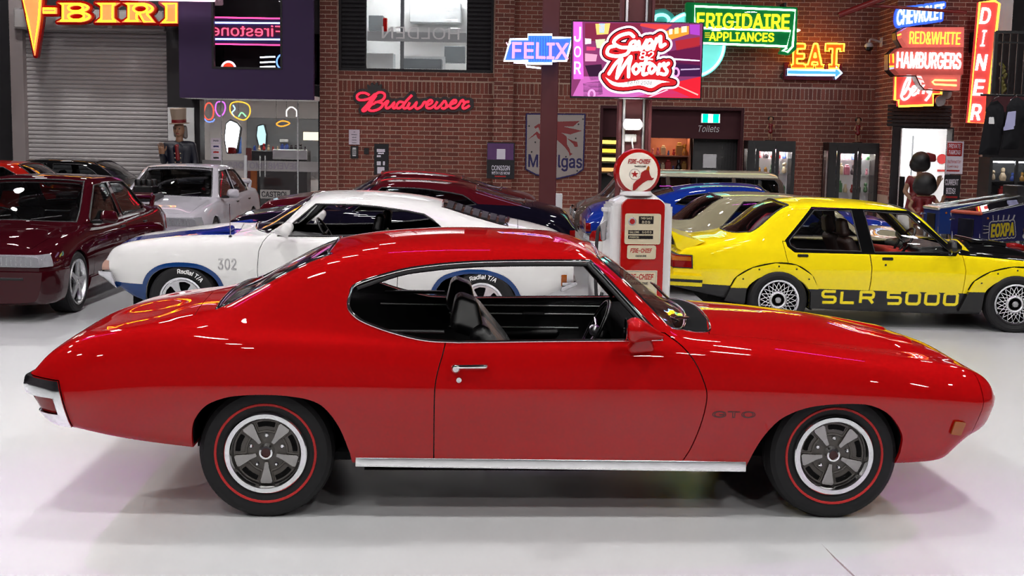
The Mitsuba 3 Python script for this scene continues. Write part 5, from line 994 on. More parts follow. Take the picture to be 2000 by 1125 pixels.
def build_wagon():
    fx, fz = .80, .91; sc = lambda w: [(x * fx, z * fz) for x, z in w]; sx = lambda w: [(x * fx, y) for x, y in w]
    L = Loft({n: [(x * fx, v * (fz if n[0] == 'z' else 1)) for x, v in q] for n, q in WAGON.items()}, -2.205 * fx, 2.155 * fx, nx=80, k=5, sm=.8); c = Car('car', 'old cream-roofed station wagon facing left, beside the brick wall', L, (2.73, 21.3), math.pi, wagon_brown)
    w = [[(1.0, 1.40), (.30, 1.41), (.28, 1.02), (1.40, 1.01), (1.38, 1.05)], [(.22, 1.41), (-1.05, 1.41), (-1.07, 1.03), (.20, 1.02)], [(-1.13, 1.41), (-1.93, 1.39), (-2.0, 1.32), (-2.03, 1.08), (-1.15, 1.03)]]
    build_body(c, [arch_poly(1.35 * fx, .29, .35), arch_poly(-1.35 * fx, .29, .35)], [sc(i) for i in w], sx([(1.17, -.52), (1.20, 0), (1.17, .52), (1.20, .57), (1.47, .63), (1.53, .6), (1.60, .35), (1.63, 0), (1.60, -.35), (1.53, -.6), (1.47, -.63), (1.20, -.57)]), sx([(-2.17, -.45), (-2.17, .45), (-2.09, .45), (-2.09, -.45)]), [], None, None, glass_side=tinted, glass_ws=tinted, trim=chrome, roof_z=.9, roof_mat=wagon_cream, roof_line=sc([(1.06, 1.425), (-2.0, 1.425), (-2.3, 1.8), (1.4, 1.8)]))
    cabin(c, 1.15, -.75, .66, top=1.02, floor=.34, seat=.52); c.add('underbody', bx(-1.5, 1.45, -.66, .66, .3, .42), under_black); wheel_set(c, 'star', (1.35 * fx, -1.35 * fx), 1.56, .32, .20, .19, bright_alu)
    for sd in (-1, 1):
        h = c.add('headlamp', xf(lathe([(.0001, -.05), (.07, -.035), (.095, 0)], 24), rz(math.pi / 2), (2.14 * fx, sd * .52, .64)), lens_clear, 40); c.add('frame', xf(lathe([(.095, -.01), (.105, -.014), (.115, .02)], 24), rz(math.pi / 2), (2.14 * fx, sd * .52, .64)), chrome, 40, h)
    c.add('grille', join([bx(2.12 * fx, 2.17 * fx, -.38, .38, .50 + .05 * i, .525 + .05 * i) for i in range(5)]), chrome)
    c.add('front_bumper', hull_balls([((1.76, -.80, .43), .06), ((1.81, -.4, .43), .06), ((1.81, .4, .43), .06), ((1.76, .80, .43), .06)]), chrome, 40)
    rk = c.add('sun_visor', hull_balls([((.95, -.55, 1.345), .02), ((.95, .55, 1.345), .02), ((1.10, -.55, 1.28), .015), ((1.10, .55, 1.28), .015)]), wagon_brown, 40)
build_wagon()
# ------------------------------------------------------------------ neon and other signs
def tube_xz(pts, Y, r, n=5, closed=False):
    p = smooth_path(pts, n, closed) if n > 1 else np.asarray(pts, float)
    return sweep(np.stack([p[:, 0], np.full(len(p), Y), p[:, 1]], -1), r, 7, closed)
NEON = .62
def neon(name, parent, pts, Y, r, col, power=1.0, n=5, closed=False, **k):
    return obj(name, tube_xz(pts, Y, r, n, closed), None, parent, True, emit=lamp(col, power * NEON), **k)
def neon_many(name, parent, paths, Y, r, col, power=1.0, n=5, **k):
    return obj(name, join([tube_xz(p, Y, r, n) for p in paths]), None, parent, True, emit=lamp(col, power * NEON), **k)
def plate(name, poly, Y, d, m, parent=None, emit=None, **k): return obj(name, on_wall(poly, Y, d), m, parent, emit=emit, **k)
def contour(poly): return [np.array(g.exterior.coords[:-1]) for g in getattr(poly, 'geoms', [poly])] + [np.array(h.coords[:-1]) for g in getattr(poly, 'geoms', [poly]) for h in g.interiors]
def letters(parent, s, r, Y, d, m, emit=None, bold=True, shear=0.0, label=None):
    """each letter of the word an entry"""
    g = fit_text(s, r[0], r[1], r[2], r[3], bold, shear); gs = sorted(getattr(g, 'geoms', [g]), key=lambda q: q.centroid.x)
    for q in gs: plate('letter', q, Y, d, m, parent, emit)
RED, PINK, ORANGE, YELLOW, WHITE_, BLUE, TEAL, GREENW, PURPLE = (1, .02, .05), (1, .10, .28), (1, .12, .01), (1, .55, .03), (1, .93, .92), (.10, .25, 1), (.20, .95, .80), (.55, 1, .72), (.55, .10, 1)
sign_black = black_satin
# red script sign on the brick wall
def script_sign():
    Y = WALL_Y - .10; Z = lambda q: WP([(620 + x / 5.357, 130 + y / 5.357) for x, y in q], Y)
    k = thing('neon_sign', 'red neon script sign on the brick wall under the lit window', 'neon sign')
    paths = [[(545, 300), (500, 278), (450, 278), (415, 305), (425, 342), (480, 350), (550, 330), (605, 285)], [(605, 285), (560, 345), (520, 400), (470, 455), (500, 460), (545, 400), (585, 345), (615, 300)],
             [(585, 310), (640, 272), (690, 278), (705, 310), (680, 350), (620, 372), (600, 375)], [(620, 372), (670, 380), (680, 410), (640, 445), (580, 462), (535, 450), (560, 405), (600, 385)],
             [(690, 400), (720, 368), (740, 365), (715, 415), (730, 438), (770, 415), (805, 375), (790, 420), (800, 438), (830, 420)], [(905, 378), (860, 370), (830, 405), (840, 436), (880, 420), (930, 360), (990, 298)], [(935, 355), (900, 410), (910, 438), (945, 420), (965, 375)],
             [(965, 375), (945, 420), (965, 440), (1005, 415), (1040, 372), (1025, 420), (1045, 440), (1090, 415), (1120, 370), (1150, 385)], [(1130, 415), (1190, 385), (1200, 360), (1175, 352), (1140, 390), (1145, 430), (1185, 436), (1230, 405)], [(1255, 365), (1230, 415), (1245, 438), (1285, 410), (1330, 355)],
             [(1330, 355), (1345, 380), (1350, 415), (1325, 438), (1295, 430)], [(1350, 425), (1400, 395), (1445, 378), (1450, 355), (1425, 352), (1390, 390), (1395, 430), (1435, 436), (1475, 405), (1500, 365), (1525, 352), (1530, 372), (1590, 368)], [(1550, 372), (1520, 415), (1530, 438), (1565, 425), (1592, 405)]]
    back = unary_union([LineString(smooth_path(Z(p), 4)).buffer(.085) for p in paths]); plate('backing', back.buffer(.05).buffer(-.05), WALL_Y - .015, .05, sign_black, k)
    for p in paths: neon('tube', k, Z(p), Y, .026, (1, .016, .035), 1.9, 4)
    cr = WP([(620 + x / 5.357, 130 + y / 5.357) for x, y in [(540, 250), (532, 200), (560, 225), (575, 180), (600, 215), (625, 178), (640, 222), (668, 195), (660, 250)]], WALL_Y)
    plate('crown', Polygon(cr).buffer(.02), WALL_Y - .015, .05, sign_black, k, label='unlit dark crown')
script_sign()
# orange letters on the left
def t_biri():
    Y = SY - .75; k = thing('neon_sign', 'large orange and yellow neon letters above the roller door', 'neon sign')
    Q = lambda q: WP([(x / 3.125, y / 3.125) for x, y in q], Y)
    face = mat('orange_letter_face', {'type': 'plastic', 'diffuse_reflectance': rgb(.65, .10, .03), 'int_ior': 1.5})
    def let(polys, holes=()):
        g = unary_union([Polygon(Q(p)) for p in polys])
        for h in holes: g = g.difference(Polygon(Q(h)))
        p = plate('letter', g, Y, .06, face, k, emit=lamp((1, .20, .06), .62)); plate('backing', g.buffer(.05), Y + .13, .12, lens_red, p)
        for c in contour(g.buffer(-.02)): obj('tube', tube_xz(c, Y - .075, .020, 1, True), None, p, True, emit=lamp((1, .42, .01), 3.0))
    let([[(130, -60), (262, -60), (250, 120), (216, 340), (170, 120)]])
    let([[(265, 48), (350, 48), (350, 85), (265, 85)]])
    el = lambda cx, cy, rx_, ry_: [(cx + rx_ * math.cos(t), cy + ry_ * math.sin(t)) for t in np.linspace(0, 2 * np.pi, 24)[:-1]]
    let([[(355, 18), (470, 18), (470, 135), (350, 135), (385, 118), (385, 36)], el(475, 48, 75, 30), el(480, 103, 80, 33)], [el(468, 50, 38, 14), el(472, 101, 42, 15)])
    let([[(583, 18), (735, 18), (700, 40), (700, 112), (735, 138), (583, 138), (620, 112), (620, 40)]])
    let([[(752, 18), (870, 18), (870, 92), (845, 92), (845, 112), (870, 136), (748, 136), (785, 112), (785, 36)], el(868, 55, 75, 37), [(850, 85), (905, 80), (952, 140), (880, 140)]], [el(862, 55, 36, 17)])
    let([[(980, 18), (1086, 18), (1086, 144), (980, 144), (1015, 114), (1015, 42)]])
t_biri()
r = WB(232, -14, 420, 2, FY - .25); k = obj('light_box', wbox((r[0], r[1], r[2], r[3]), FY - .35, FY - .2, .02), None, label='lower edge of a pale pink light box at the top of the photo', cat='light box', emit=lamp((1, .55, .7), .8))
obj('hanger', join([bx(x_ - .01, x_ + .01, FY - .29, FY - .27, r[3] - .01, 8.0) for x_ in (r[0] + .15, r[1] - .15)]), black_satin, k)
# pink mirrored sign in the purple wall's window
def mirrored_sign():
    Y = FY + .35; k = thing('neon_sign', 'mirrored pink neon word with blue lines in the purple wall window', 'neon sign'); R = WB(411, 36, 556, 86, Y)
    plate('board', sbox(R[0], R[2], R[1], R[3]), Y + .06, .05, 'fascia_purple', k)
    c = sbox(R[0] + .05, R[2] + .02, R[1] - .02, R[3] - .02).buffer(.03); neon('tube', k, contour(c)[0], Y, .018, (1, .06, .25), 1.6, 1, True)
    for v in (44.5, 76.5): neon('blue_tube', k, WP([(412, v), (554, v + 1)], Y), Y - .02, .02, (.25, .35, 1), 2.6, 1)
    t = WB(413, 49, 552, 71, Y); g = affinity.scale(fit_text('Firestone', t[0], t[1], t[2], t[3], False), -1, 1)
    for q in sorted(getattr(g, 'geoms', [g]), key=lambda q: q.centroid.x): plate('letter', q, Y, .03, None, k, emit=lamp((1, .05, .10), 1.5))
    k = thing('neon_sign', 'round red sign with a pink neon rim at the window foot in the purple wall', 'neon sign'); p = at(447, 134, Y); cc = Point(p[0], p[1]).buffer(.135); plate('disc', cc, Y, .02, lens_red, k, emit=lamp((.9, .05, .02), .5)); neon('tube', k, contour(cc)[0], Y - .03, .022, (1, .55, .8), 1.6, 1, True)
    k = thing('neon_sign', 'white neon bars and blue neon arc at the right of the purple wall window', 'neon sign')
    for v in (112, 122, 131): neon('bar', k, WP([(508, v), (538, v - 1)], Y), Y, .018, (.8, .9, 1), 1.5, 1)
    p = at(556, 121, Y); neon('arc', k, [(p[0] + .16 * math.cos(t), p[1] + .16 * math.sin(t)) for t in np.linspace(2.0, 4.3, 12)], Y, .018, (.10, .22, 1), 2.2, 1)
mirrored_sign()
# steel posts
P1Y = 18.95
x0, x1 = at(1055.5, 250, P1Y)[0], at(1088.5, 250, P1Y)[0]
post = thing('steel_post', 'dark red square steel post in front of the winged-horse sign', 'post'); obj('shaft', bx(x0, x1, P1Y, P1Y + (x1 - x0), 0.02, 8, .012), 'steel_oxide', post); obj('base_plate', bx(x0 - .06, x1 + .06, P1Y - .06, P1Y + .31, 0, .03), 'steel_oxide', post)
P2Y = 14.60
x0, x1 = at(1209, 220, P2Y)[0], at(1273, 220, P2Y)[0]; p2x = (x0, x1)
post2 = thing('steel_post', 'wide red steel column carrying the television and the bright floodlight', 'post')
obj('shaft', join([bx(x0, x1, P2Y + .05, P2Y + .07, .02, 8), bx(x0, x0 + .03, P2Y, P2Y + .30, .02, 8), bx(x1 - .03, x1, P2Y, P2Y + .30, .02, 8)]), 'steel_oxide', post2); obj('base_plate', bx(x0 - .05, x1 + .05, P2Y - .04, P2Y + .34, 0, .03), 'steel_oxide', post2)
obj('conduit', sweep([(x0 + .06, P2Y + .02, 1.0), (x0 + .06, P2Y + .02, 7.9)], .016, 8), white_matte, post2, True, label='pale conduit pipe'); obj('conduit', sweep([(x1 - .09, P2Y + .02, .3), (x1 - .09, P2Y + .02, 7.9)], .02, 8), steel_grey, post2, True, label='grey conduit pipe')
# winged sign with blue bow-tie
def bow_tie_sign():
    Y = P1Y - .22; k = thing('neon_sign', 'blue bow-tie neon sign with pink letters on the red steel post', 'neon sign')
    g = Polygon(WP([(997, 78), (1031, 78), (1031, 69), (1078, 69), (1078, 75), (1117, 75), (1105, 120), (1078, 120), (1078, 125), (1031, 125), (1031, 120), (985, 120)], Y))
    mat('sign_blue_face', {'type': 'plastic', 'diffuse_reflectance': rgb(.05, .15, .5), 'int_ior': 1.5}); plate('board', g, Y + .02, .12, 'sign_blue_face', k, emit=lamp((.05, .15, .85), .3))
    neon('outline', k, contour(g)[0], Y - .13, .018, (.72, .82, 1), 2.2, 1, True)
    for i in range(9): neon('blue_tube', k, WP([(1033 + 5 * i, 72), (1033 + 5 * i, 122)], Y), Y - .105, .006, (.06, .30, 1), .9, 1)
    letters(k, 'FELIX', WB(1000, 83, 1111, 115, Y - .13), Y - .12, .03, None, lamp((1, .30, .50), .8)); neon('stroke', k, WP([(989, 84), (993, 92), (998, 84)], Y), Y - .12, .012, (1, .5, .7), 1.2, 1); neon('stroke', k, WP([(993, 92), (991, 98)], Y), Y - .12, .012, (1, .5, .7), 1.2, 1)
    neon('tail', k, WP([(1003, 123), (1040, 125)], Y), Y - .12, .016, (.7, .6, 1), 2.0, 1); neon('tail', k, WP([(1028, 126), (1028, 131), (1056, 134)], Y), Y - .12, .016, (.8, .8, 1), 2.0, 1)
    obj('bracket', join([bx(*sorted((at(1060, 100, P1Y)[0], at(1085, 100, P1Y)[0])), Y + .02, P1Y - .003, at(1070, 105, P1Y)[1], at(1070, 88, P1Y)[1])]), black_satin, k)
bow_tie_sign()
# television on the wide column
def television():
    Y = P2Y - .16; R = WB(1117, 44, 1370, 190, Y); Q = lambda q: WP([(1100 + x / 3.75, y / 3.75) for x, y in q], Y)
    k = thing('television', 'large television showing a red and white script logo, on the red column', 'television')
    obj('case', wbox((R[0] - .012, R[1] + .012, R[2] - .02, R[3] + .012), Y, Y + .06, .008), black_plastic, k); obj('mount', bx(p2x[0] - .02, p2x[1] + .02, Y + .055, P2Y - .001, R[2] + .25, R[3] - .25), black_satin, k)
    scr = wrect(R)
    def pat(name, poly, d, col, pw=1.0, **kw):
        g = (poly if hasattr(poly, 'geom_type') else Polygon(Q(poly))).intersection(scr)
        if g.area > 1e-5: plate(name, g, Y - d, .0006, None, k, emit=lamp(col, pw * .62, .03), **kw)
    pat('screen', scr, .0005, (.20, .035, .12), 1.0, label='screen picture')
    for q, c in (([(75, 160), (140, 160), (150, 580), (75, 580)], (.75, .12, .62)), ([(160, 170), (560, 170), (600, 280), (300, 300), (160, 300)], (.18, .02, .05)), ([(140, 560), (420, 560), (640, 720), (60, 720)], (.50, .12, .40)), ([(600, 720), (830, 600), (1010, 560), (1010, 720)], (.62, .015, .03)), ([(480, 720), (780, 650), (930, 712), (820, 725)], (.45, .03, .12)),
                 ([(160, 480), (280, 470), (290, 580), (200, 590)], (.03, .01, .03)), ([(145, 610), (280, 590), (290, 690), (150, 720)], (.03, .01, .04)), ([(760, 380), (1005, 330), (1005, 480), (790, 470)], (.10, .01, .05)), ([(790, 450), (1005, 480), (1005, 560), (820, 560)], (.04, .01, .05)), ([(740, 230), (920, 190), (920, 250), (760, 300)], (.95, .28, .03)), ([(925, 180), (1000, 180), (1000, 260), (930, 250)], (.35, .05, .45)), ([(820, 300), (1000, 270), (1000, 340), (830, 370)], (.35, .02, .03)), ([(570, 172), (800, 180), (740, 230), (560, 190)], (.6, .05, .05))):
        pat('patch', q, .0012, c)
    for q, c in (([(235, 175), (345, 170), (330, 250), (245, 255)], (.9, .55, .15)), ([(262, 172), (305, 172), (300, 240), (265, 240)], (.25, .55, 1)), ([(235, 290), (310, 285), (280, 355), (245, 350)], (.6, .8, .4)), ([(160, 280), (205, 285), (205, 320), (160, 325)], (.9, .85, .9)), ([(170, 340), (240, 345), (235, 370), (170, 370)], (.6, .05, .15)), ([(160, 390), (250, 400), (240, 450), (160, 450)], (.75, .3, .45)),
                 ([(800, 425), (1000, 440), (1000, 450), (800, 440)], (.8, .7, .85)), ([(860, 505), (1000, 500), (1000, 510), (860, 515)], (.45, .35, .5)), ([(775, 215), (800, 210), (800, 250), (775, 255)], (1, .85, .6)), ([(815, 205), (845, 200), (845, 245), (815, 250)], (1, .75, .3)), ([(865, 195), (905, 190), (905, 235), (865, 240)], (1, .7, .5)), ([(620, 710), (760, 655), (770, 660), (640, 712)], (.9, .5, .6)), ([(840, 625), (990, 690), (985, 700), (835, 632)], (1, .4, .35))):
        pat('patch', q, .002, c)
    for s, v0, v1 in (('J', 52, 82), ('O', 90, 112), ('R', 120, 145)): pat('letter', fit_text(s, *WB(1121, v0, 1135, v1, Y), True), .002, (1, .8, 1), 1.0)
    for cx, cy in ((825, 530), (208, 690)):
        pat('patch', LineString(Q([(cx + 22 * math.cos(t), cy + 30 * math.sin(t)) for t in np.linspace(0, 6.3, 20)])).buffer(.012), .002, (.9, .3, .6))
    st = {'S': [(515, 268), (482, 245), (410, 265), (370, 310), (415, 345), (480, 352), (465, 395), (390, 412), (325, 395), (335, 350), (385, 335)], 'e': [(485, 350), (530, 335), (525, 303), (495, 318), (490, 360), (545, 360)], 'v': [(553, 305), (568, 365), (612, 295)], 'e2': [(605, 352), (652, 325), (640, 292), (612, 312), (610, 362), (655, 345)], 'n': [(660, 360), (683, 285)], 'n2': [(674, 320), (712, 268), (712, 340), (745, 325)],
          'M': [(335, 540), (385, 465), (428, 432), (405, 500), (392, 572)], 'M2': [(392, 572), (440, 490), (495, 415), (480, 490), (478, 562)], 'o': [(535, 470), (510, 505), (530, 540), (560, 505), (535, 470)], 't': [(612, 425), (588, 500), (585, 545), (612, 540)], 't2': [(565, 470), (635, 462)], 'o2': [(650, 470), (628, 505), (645, 535), (675, 500), (650, 470)], 'r': [(692, 540), (705, 475), (712, 482), (738, 465)], 's': [(770, 465), (742, 490), (760, 520), (745, 545), (715, 540)]}
    lw = .0205; words = unary_union([LineString(smooth_path(Q(p), 5)).buffer(lw) for p in st.values()]); num = fit_text('82', *WB(1100 + 555 / 3.75, 375 / 3.75, 1100 + 665 / 3.75, 440 / 3.75, Y), True, .15)
    sw = Polygon(smooth_path(Q([(300, 555), (400, 600), (560, 578), (700, 580), (810, 605), (720, 615), (645, 652), (560, 632), (440, 645), (350, 625)]), 4, True)).buffer(0)
    logo = unary_union([words, num, sw])
    pat('logo_glow', logo.buffer(.066), .003, (.92, .70, .88)); pat('logo_edge', logo.buffer(.040), .004, (.02, .002, .004)); pat('logo_red', logo.buffer(.029), .005, (.52, .015, .02))
    pat('lettering', unary_union([words, num]), .006, (1, 1, 1), 1.0, label='white script lettering'); pat('swoosh', sw.buffer(-.01), .006, (1, 1, 1))
    pat('date', fit_text('ESTD 2006', *WB(1100 + 470 / 3.75, 590 / 3.75, 1100 + 650 / 3.75, 618 / 3.75, Y), False, .2), .007, (.05, .03, .03))
television()
# floodlight
p = at(1237, 243, P2Y - .2); k = thing('floodlight', 'glaring white floodlight on the red column above the pump', 'floodlight')
obj('housing', bx(p[0] - .10, p[0] + .10, P2Y - .14, P2Y - .001, p[1] - .065, p[1] + .065, .02), white_matte, k); obj('lens', hull_balls([((p[0] - .055, P2Y - .15, p[1]), .055), ((p[0] + .055, P2Y - .15, p[1]), .055)]), None, k, True, emit=lamp((1, .98, .95), 24, .3))
obj('power_outlet', bx(p[0] - .075, p[0] + .06, P2Y - .0, P2Y + .05, p[1] - .20, p[1] - .11, .008), white_matte, label='white double power outlet under the floodlight', cat='outlet')
obj('extension_lead', sweep(smooth_path([(p[0] + .0, P2Y - .02, p[1] - .16), (p[0] + .02, P2Y - .06, p[1] - .28), (p[0] + .05, P2Y - .1, p[1] - .45), (p[0] + .06, P2Y - .1, p[1] - 1.2)], 6), .009, 6), white_matte, smooth=True, label='white cord running down from the outlet on the column', cat='cord')
# green sign, teal ring
def green_sign():
    Y = WALL_Y - .35; k = thing('neon_sign', 'green neon board with yellow letters beside the television', 'neon sign')
    g = Polygon(WP([(1340, 9), (1551, 19), (1549, 96), (1537, 106), (1522, 104), (1530, 92), (1340, 84)], Y)).buffer(.03)
    mat('sign_green_face', {'type': 'plastic', 'diffuse_reflectance': rgb(.01, .10, .03), 'int_ior': 1.5}); plate('board', g, Y, .18, 'sign_green_face', k, emit=lamp((.0, .16, .04), .2))
    for q in ([(1355, 84), (1354, 14), (1549, 22), (1544, 92), (1534, 103), (1524, 101), (1533, 95)], [(1345, 80), (1372, 86), (1533, 92), (1540, 62), (1372, 56)], [(1354, 56), (1540, 62)]): neon('white_tube', k, WP(q, Y), Y - .2, .024, (.45, 1, .60), 2.8, 1)
    letters(k, 'FRIGIDAIRE', WB(1361, 26, 1542, 57, Y - .2), Y - .185, .04, None, lamp((1, .72, .01), 1.6)); letters(k, 'APPLIANCES', WB(1385, 63, 1512, 81, Y - .2), Y - .185, .03, None, lamp((1, .70, .01), 1.5))
    for v in (66, 70, 74): neon('dash', k, WP([(1374, v), (1384, v)], Y), Y - .19, .008, (1, .7, .02), 1.2, 1)
    obj('bracket', join([bx(*sorted((at(u, 5, Y)[0], at(u + 4, 5, Y)[0])), Y - .1, WALL_Y, at(u, 14, Y)[1], at(u, 6, Y)[1]) for u in (1380, 1530)]), black_satin, k)
    k = thing('neon_sign', 'teal neon ring sign half hidden behind the television', 'neon sign'); Y = WALL_Y - .2; ce = at(1352, 88, Y); R = .68
    plate('disc', Point(ce).buffer(R, 24), Y, .08, mat('sign_teal_face', {'type': 'plastic', 'diffuse_reflectance': rgb(.10, .35, .32), 'int_ior': 1.5}), k, emit=lamp((.10, .42, .38), .7)); neon('ring', k, [(ce[0] + (R - .05) * math.cos(t), ce[1] + (R - .05) * math.sin(t)) for t in np.linspace(0, 2 * np.pi, 40)[:-1]], Y - .1, .028, (.35, 1, .9), 2.2, 1, True)
    k = thing('neon_sign', 'small teal neon hook above the television, behind the red column', 'neon sign'); pts = WP([(1278, 40), (1282, 31), (1296, 29), (1306, 36), (1306, 48)], Y); neon('tube', k, pts, Y, .035, (.2, .9, .8), 2.0, 4); plate('backing', LineString(pts).buffer(.13), Y + .1, .06, 'sign_teal_face', k)
green_sign()
# EAT and its arrow
def eat():
    Y = WALL_Y - .16; k = thing('neon_sign', 'yellow and orange neon word EAT over a blue neon arrow on the brick wall', 'neon sign'); R = WB(1532, 122, 1645, 156, Y); plate('board', wrect(R), WALL_Y - .02, .10, mat('eat_board', {'type': 'plastic', 'diffuse_reflectance': rgb(.10, .015, .02), 'int_ior': 1.5}), k)
    for s, u0, u1 in (('E', 1546, 1572), ('A', 1574, 1607), ('T', 1611, 1645)):
        R_ = WB(u0, 87, u1, 133, Y); w_ = R_[1] - R_[0]; g = fit_text(s, R_[0] + .03, R_[1] - .03, R_[2], R_[3], True)
        feet = {'E': [(0, 1)], 'A': [(0, .42), (.58, 1)], 'T': [(.24, .76)]}[s]
        g = unary_union([g] + [sbox(R_[0] + a_ * w_, R_[2], R_[0] + b_ * w_, R_[2] + .055) for a_, b_ in feet] + ([sbox(R_[0], R_[3] - .13, R_[0] + .055, R_[3]), sbox(R_[1] - .055, R_[3] - .13, R_[1], R_[3])] if s == 'T' else [])).buffer(.016, join_style=2).buffer(-.004)
        p_ = plate('letter', g, Y, .05, mat('eat_face', {'type': 'plastic', 'diffuse_reflectance': rgb(.5, .08, .02), 'int_ior': 1.5}) if 'eat_face' not in scene else 'eat_face', k, emit=lamp((1, .06, .01), .25))
        for c in contour(g): obj('tube', tube_xz(c, Y - .07, .017, 1, True), None, p_, True, emit=lamp((1, .40, .01), 7, .3))
    a = WP([(1537, 136), (1630, 138), (1631, 131), (1643, 143), (1630, 154), (1630, 147), (1537, 146)], Y); neon('arrow', k, a, Y - .05, .022, (.35, .62, 1), 3.0, 1, True); plate('arrow_face', Polygon(a), Y, .02, 'sign_blue_face', k, emit=lamp((.05, .25, .6), .6))
    obj('cable', sweep(smooth_path([(at(1534, 140, Y)[0], WALL_Y - .04, at(1534, 140, Y)[1]), (at(1527, 146, Y)[0], WALL_Y - .04, at(1527, 146, Y)[1]), (at(1530, 153, Y)[0], WALL_Y - .04, at(1530, 153, Y)[1])], 4), .01, 6), black_satin, k, True)
eat()
k = thing('wall_lamp', 'small white shaded lamp at the right end of the green sign', 'wall lamp'); p = at(1556, 60, WALL_Y - .3); obj('shade', hull_balls([((p[0] - .05, WALL_Y - .3, p[1]), .05), ((p[0] + .06, WALL_Y - .3, p[1] + .01), .015)]), None, k, True, emit=lamp((1, .42, .10), 26, .4)); obj('arm', sweep([(p[0] - .02, WALL_Y - .28, p[1]), (p[0] - .02, WALL_Y, p[1] + .05)], .012, 6), black_satin, k, True)
# signs over the right-hand doorway
def diner_corner():
    Y = RY - .55
    k = thing('neon_sign', 'leaning blue and white neon word above the doorway', 'neon sign'); r_ = WB(1752, 14, 1842, 45, Y); g = fit_text('CHEVROLET', *r_, True); g = affinity.skew(g, 0, 9, origin=(r_[0], r_[2])); g = affinity.translate(g, 0, -.06)
    for q in sorted(getattr(g, 'geoms', [g]), key=lambda q: q.centroid.x): plate('letter', q, Y, .04, None, k, emit=lamp((.75, .85, 1), 1.4)); 
    plate('backing', g.buffer(.05), Y + .06, .05, 'sign_blue_face', k, emit=lamp((.02, .05, .6), .6)); obj('bracket', bx(r_[0] + .1, r_[1] - .1, Y + .06, RY, r_[3] - .08, r_[3] - .02), black_satin, k)
    Y = RY - .75; mat('sign_red_face', {'type': 'plastic', 'diffuse_reflectance': rgb(.5, .09, .08), 'int_ior': 1.5}); mat('sign_rust_face', {'type': 'plastic', 'diffuse_reflectance': rgb(.42, .07, .06), 'int_ior': 1.5})
    Q = lambda q, y=Y: WP([(1500 + a / 3.75, b / 3.75) for a, b in q], y)
    k = thing('neon_sign', 'red stepped neon sign RED & WHITE HAMBURGERS over the doorway', 'neon sign')
    p1 = Polygon(Q([(990, 212), (1395, 212), (1392, 352), (990, 352), (950, 285), (945, 240)])).buffer(.01); plate('top_board', p1, Y, .28, 'sign_red_face', k, emit=lamp((1, .22, .18), .17)); letters(k, 'RED&WHITE', (*Q([(1000, 330), (1370, 245)])[:, 0], *Q([(1000, 330), (1370, 245)])[:, 1]), Y - .28, .03, None, lamp((1, .50, .03), 1.7), False)
    p2 = Polygon(Q([(930, 362), (1385, 358), (1382, 550), (930, 550), (890, 510), (890, 400)])).buffer(.01); plate('middle_board', p2, Y, .32, 'sign_rust_face', k, emit=lamp((.7, .12, .10), .10)); letters(k, 'HAMBURGERS', (*Q([(902, 506), (1372, 395)])[:, 0], *Q([(902, 506), (1372, 395)])[:, 1]), Y - .32, .035, None, lamp((1, .93, .92), 2.2))
    p3 = Polygon(Q([(1090, 556), (1370, 556), (1362, 662), (1150, 650), (1120, 620)])).buffer(.01); plate('lower_board', p3, Y, .28, 'sign_red_face', k, emit=lamp((1, .22, .18), .17)); neon('tube', k, Q([(1340, 595), (1180, 592), (1165, 605), (1180, 622), (1340, 630)]), Y - .31, .018, (1, .55, .12), 2.4, 1)
    for q in (p1, p2, p3): plate('side_case', q.buffer(.012), Y + .27, .25, black_satin, k)
    obj('bracket', bx(*Q([(1200, 300), (1340, 300)])[:, 0], Y + .2, RY, *Q([(1200, 450), (1200, 300)])[:, 1]), black_satin, k)
    Yb = RY - .25; k = thing('neon_sign', 'red neon sign with white script and orange rim below the hamburger sign', 'neon sign'); g = Polygon(Q([(918, 545), (1250, 545), (1250, 690), (1190, 690), (1190, 770), (940, 780), (940, 735), (912, 735)], Yb)); plate('board', g, Yb, .12, 'sign_red_face', k, emit=lamp((.9, .06, .06), .22)); neon('rim', k, contour(g)[0], Yb - .15, .024, (1, .30, .03), 3.0, 1, True)
    for q in ([(965, 690), (985, 620), (1015, 565), (1020, 600), (985, 680), (960, 700), (975, 730), (1010, 715), (1030, 670), (1000, 640)], [(1030, 690), (1065, 650), (1050, 635), (1035, 665), (1045, 700), (1075, 680)], [(1080, 690), (1090, 650), (1110, 655), (1115, 645)], [(1118, 690), (1130, 650), (1150, 655)], [(1150, 640), (1155, 680), (1180, 650), (1165, 700), (1135, 740)]): neon('script', k, Q(q, Yb), Yb - .15, .024, (1, .93, .92), 2.4, 4)
    obj('bracket', bx(*Q([(950, 600), (1180, 600)], Yb)[:, 0], Yb, RY, *Q([(1000, 640), (1000, 600)], Yb)[:, 1]), black_satin, k)
    for u, v in ((1290, 690), (1245, 740)): obj('transformer', xf(lathe([(.0001, -.15), (.10, -.15), (.11, -.13), (.11, .1)], 20), t=(Q([(u, v)], Yb)[0][0], Yb, Q([(u, v)], Yb)[0][1])), steel_grey, k, 30)
    Y = RY - .5; k = thing('neon_sign', 'tall narrow red neon sign DINER with an orange rim beside the hanging shirts', 'neon sign'); g = Polygon(WP([(1908, 5), (1938, 2), (1948, 8), (1921, 242), (1886, 240)], Y)); plate('board', g, Y, .10, 'sign_red_face', k, emit=lamp((1, .06, .06), .20)); neon('rim', k, contour(g.buffer(-.01))[0], Y - .13, .024, (1, .26, .03), 3.4, 1, True)
    for s, u, v in (('D', 1924.5, 31), ('I', 1920.5, 75), ('N', 1916.5, 122), ('E', 1911.5, 171), ('R', 1906.5, 219)):
        w = 4 if s == 'I' else 9.5; q = fit_text(s, *WB(u - w, v - 16, u + w, v + 16, Y - .1), s != 'I'); plate('letter', affinity.skew(q, 6, 0), Y - .10, .03, None, k, emit=lamp((1, .90, .93), 1.8))
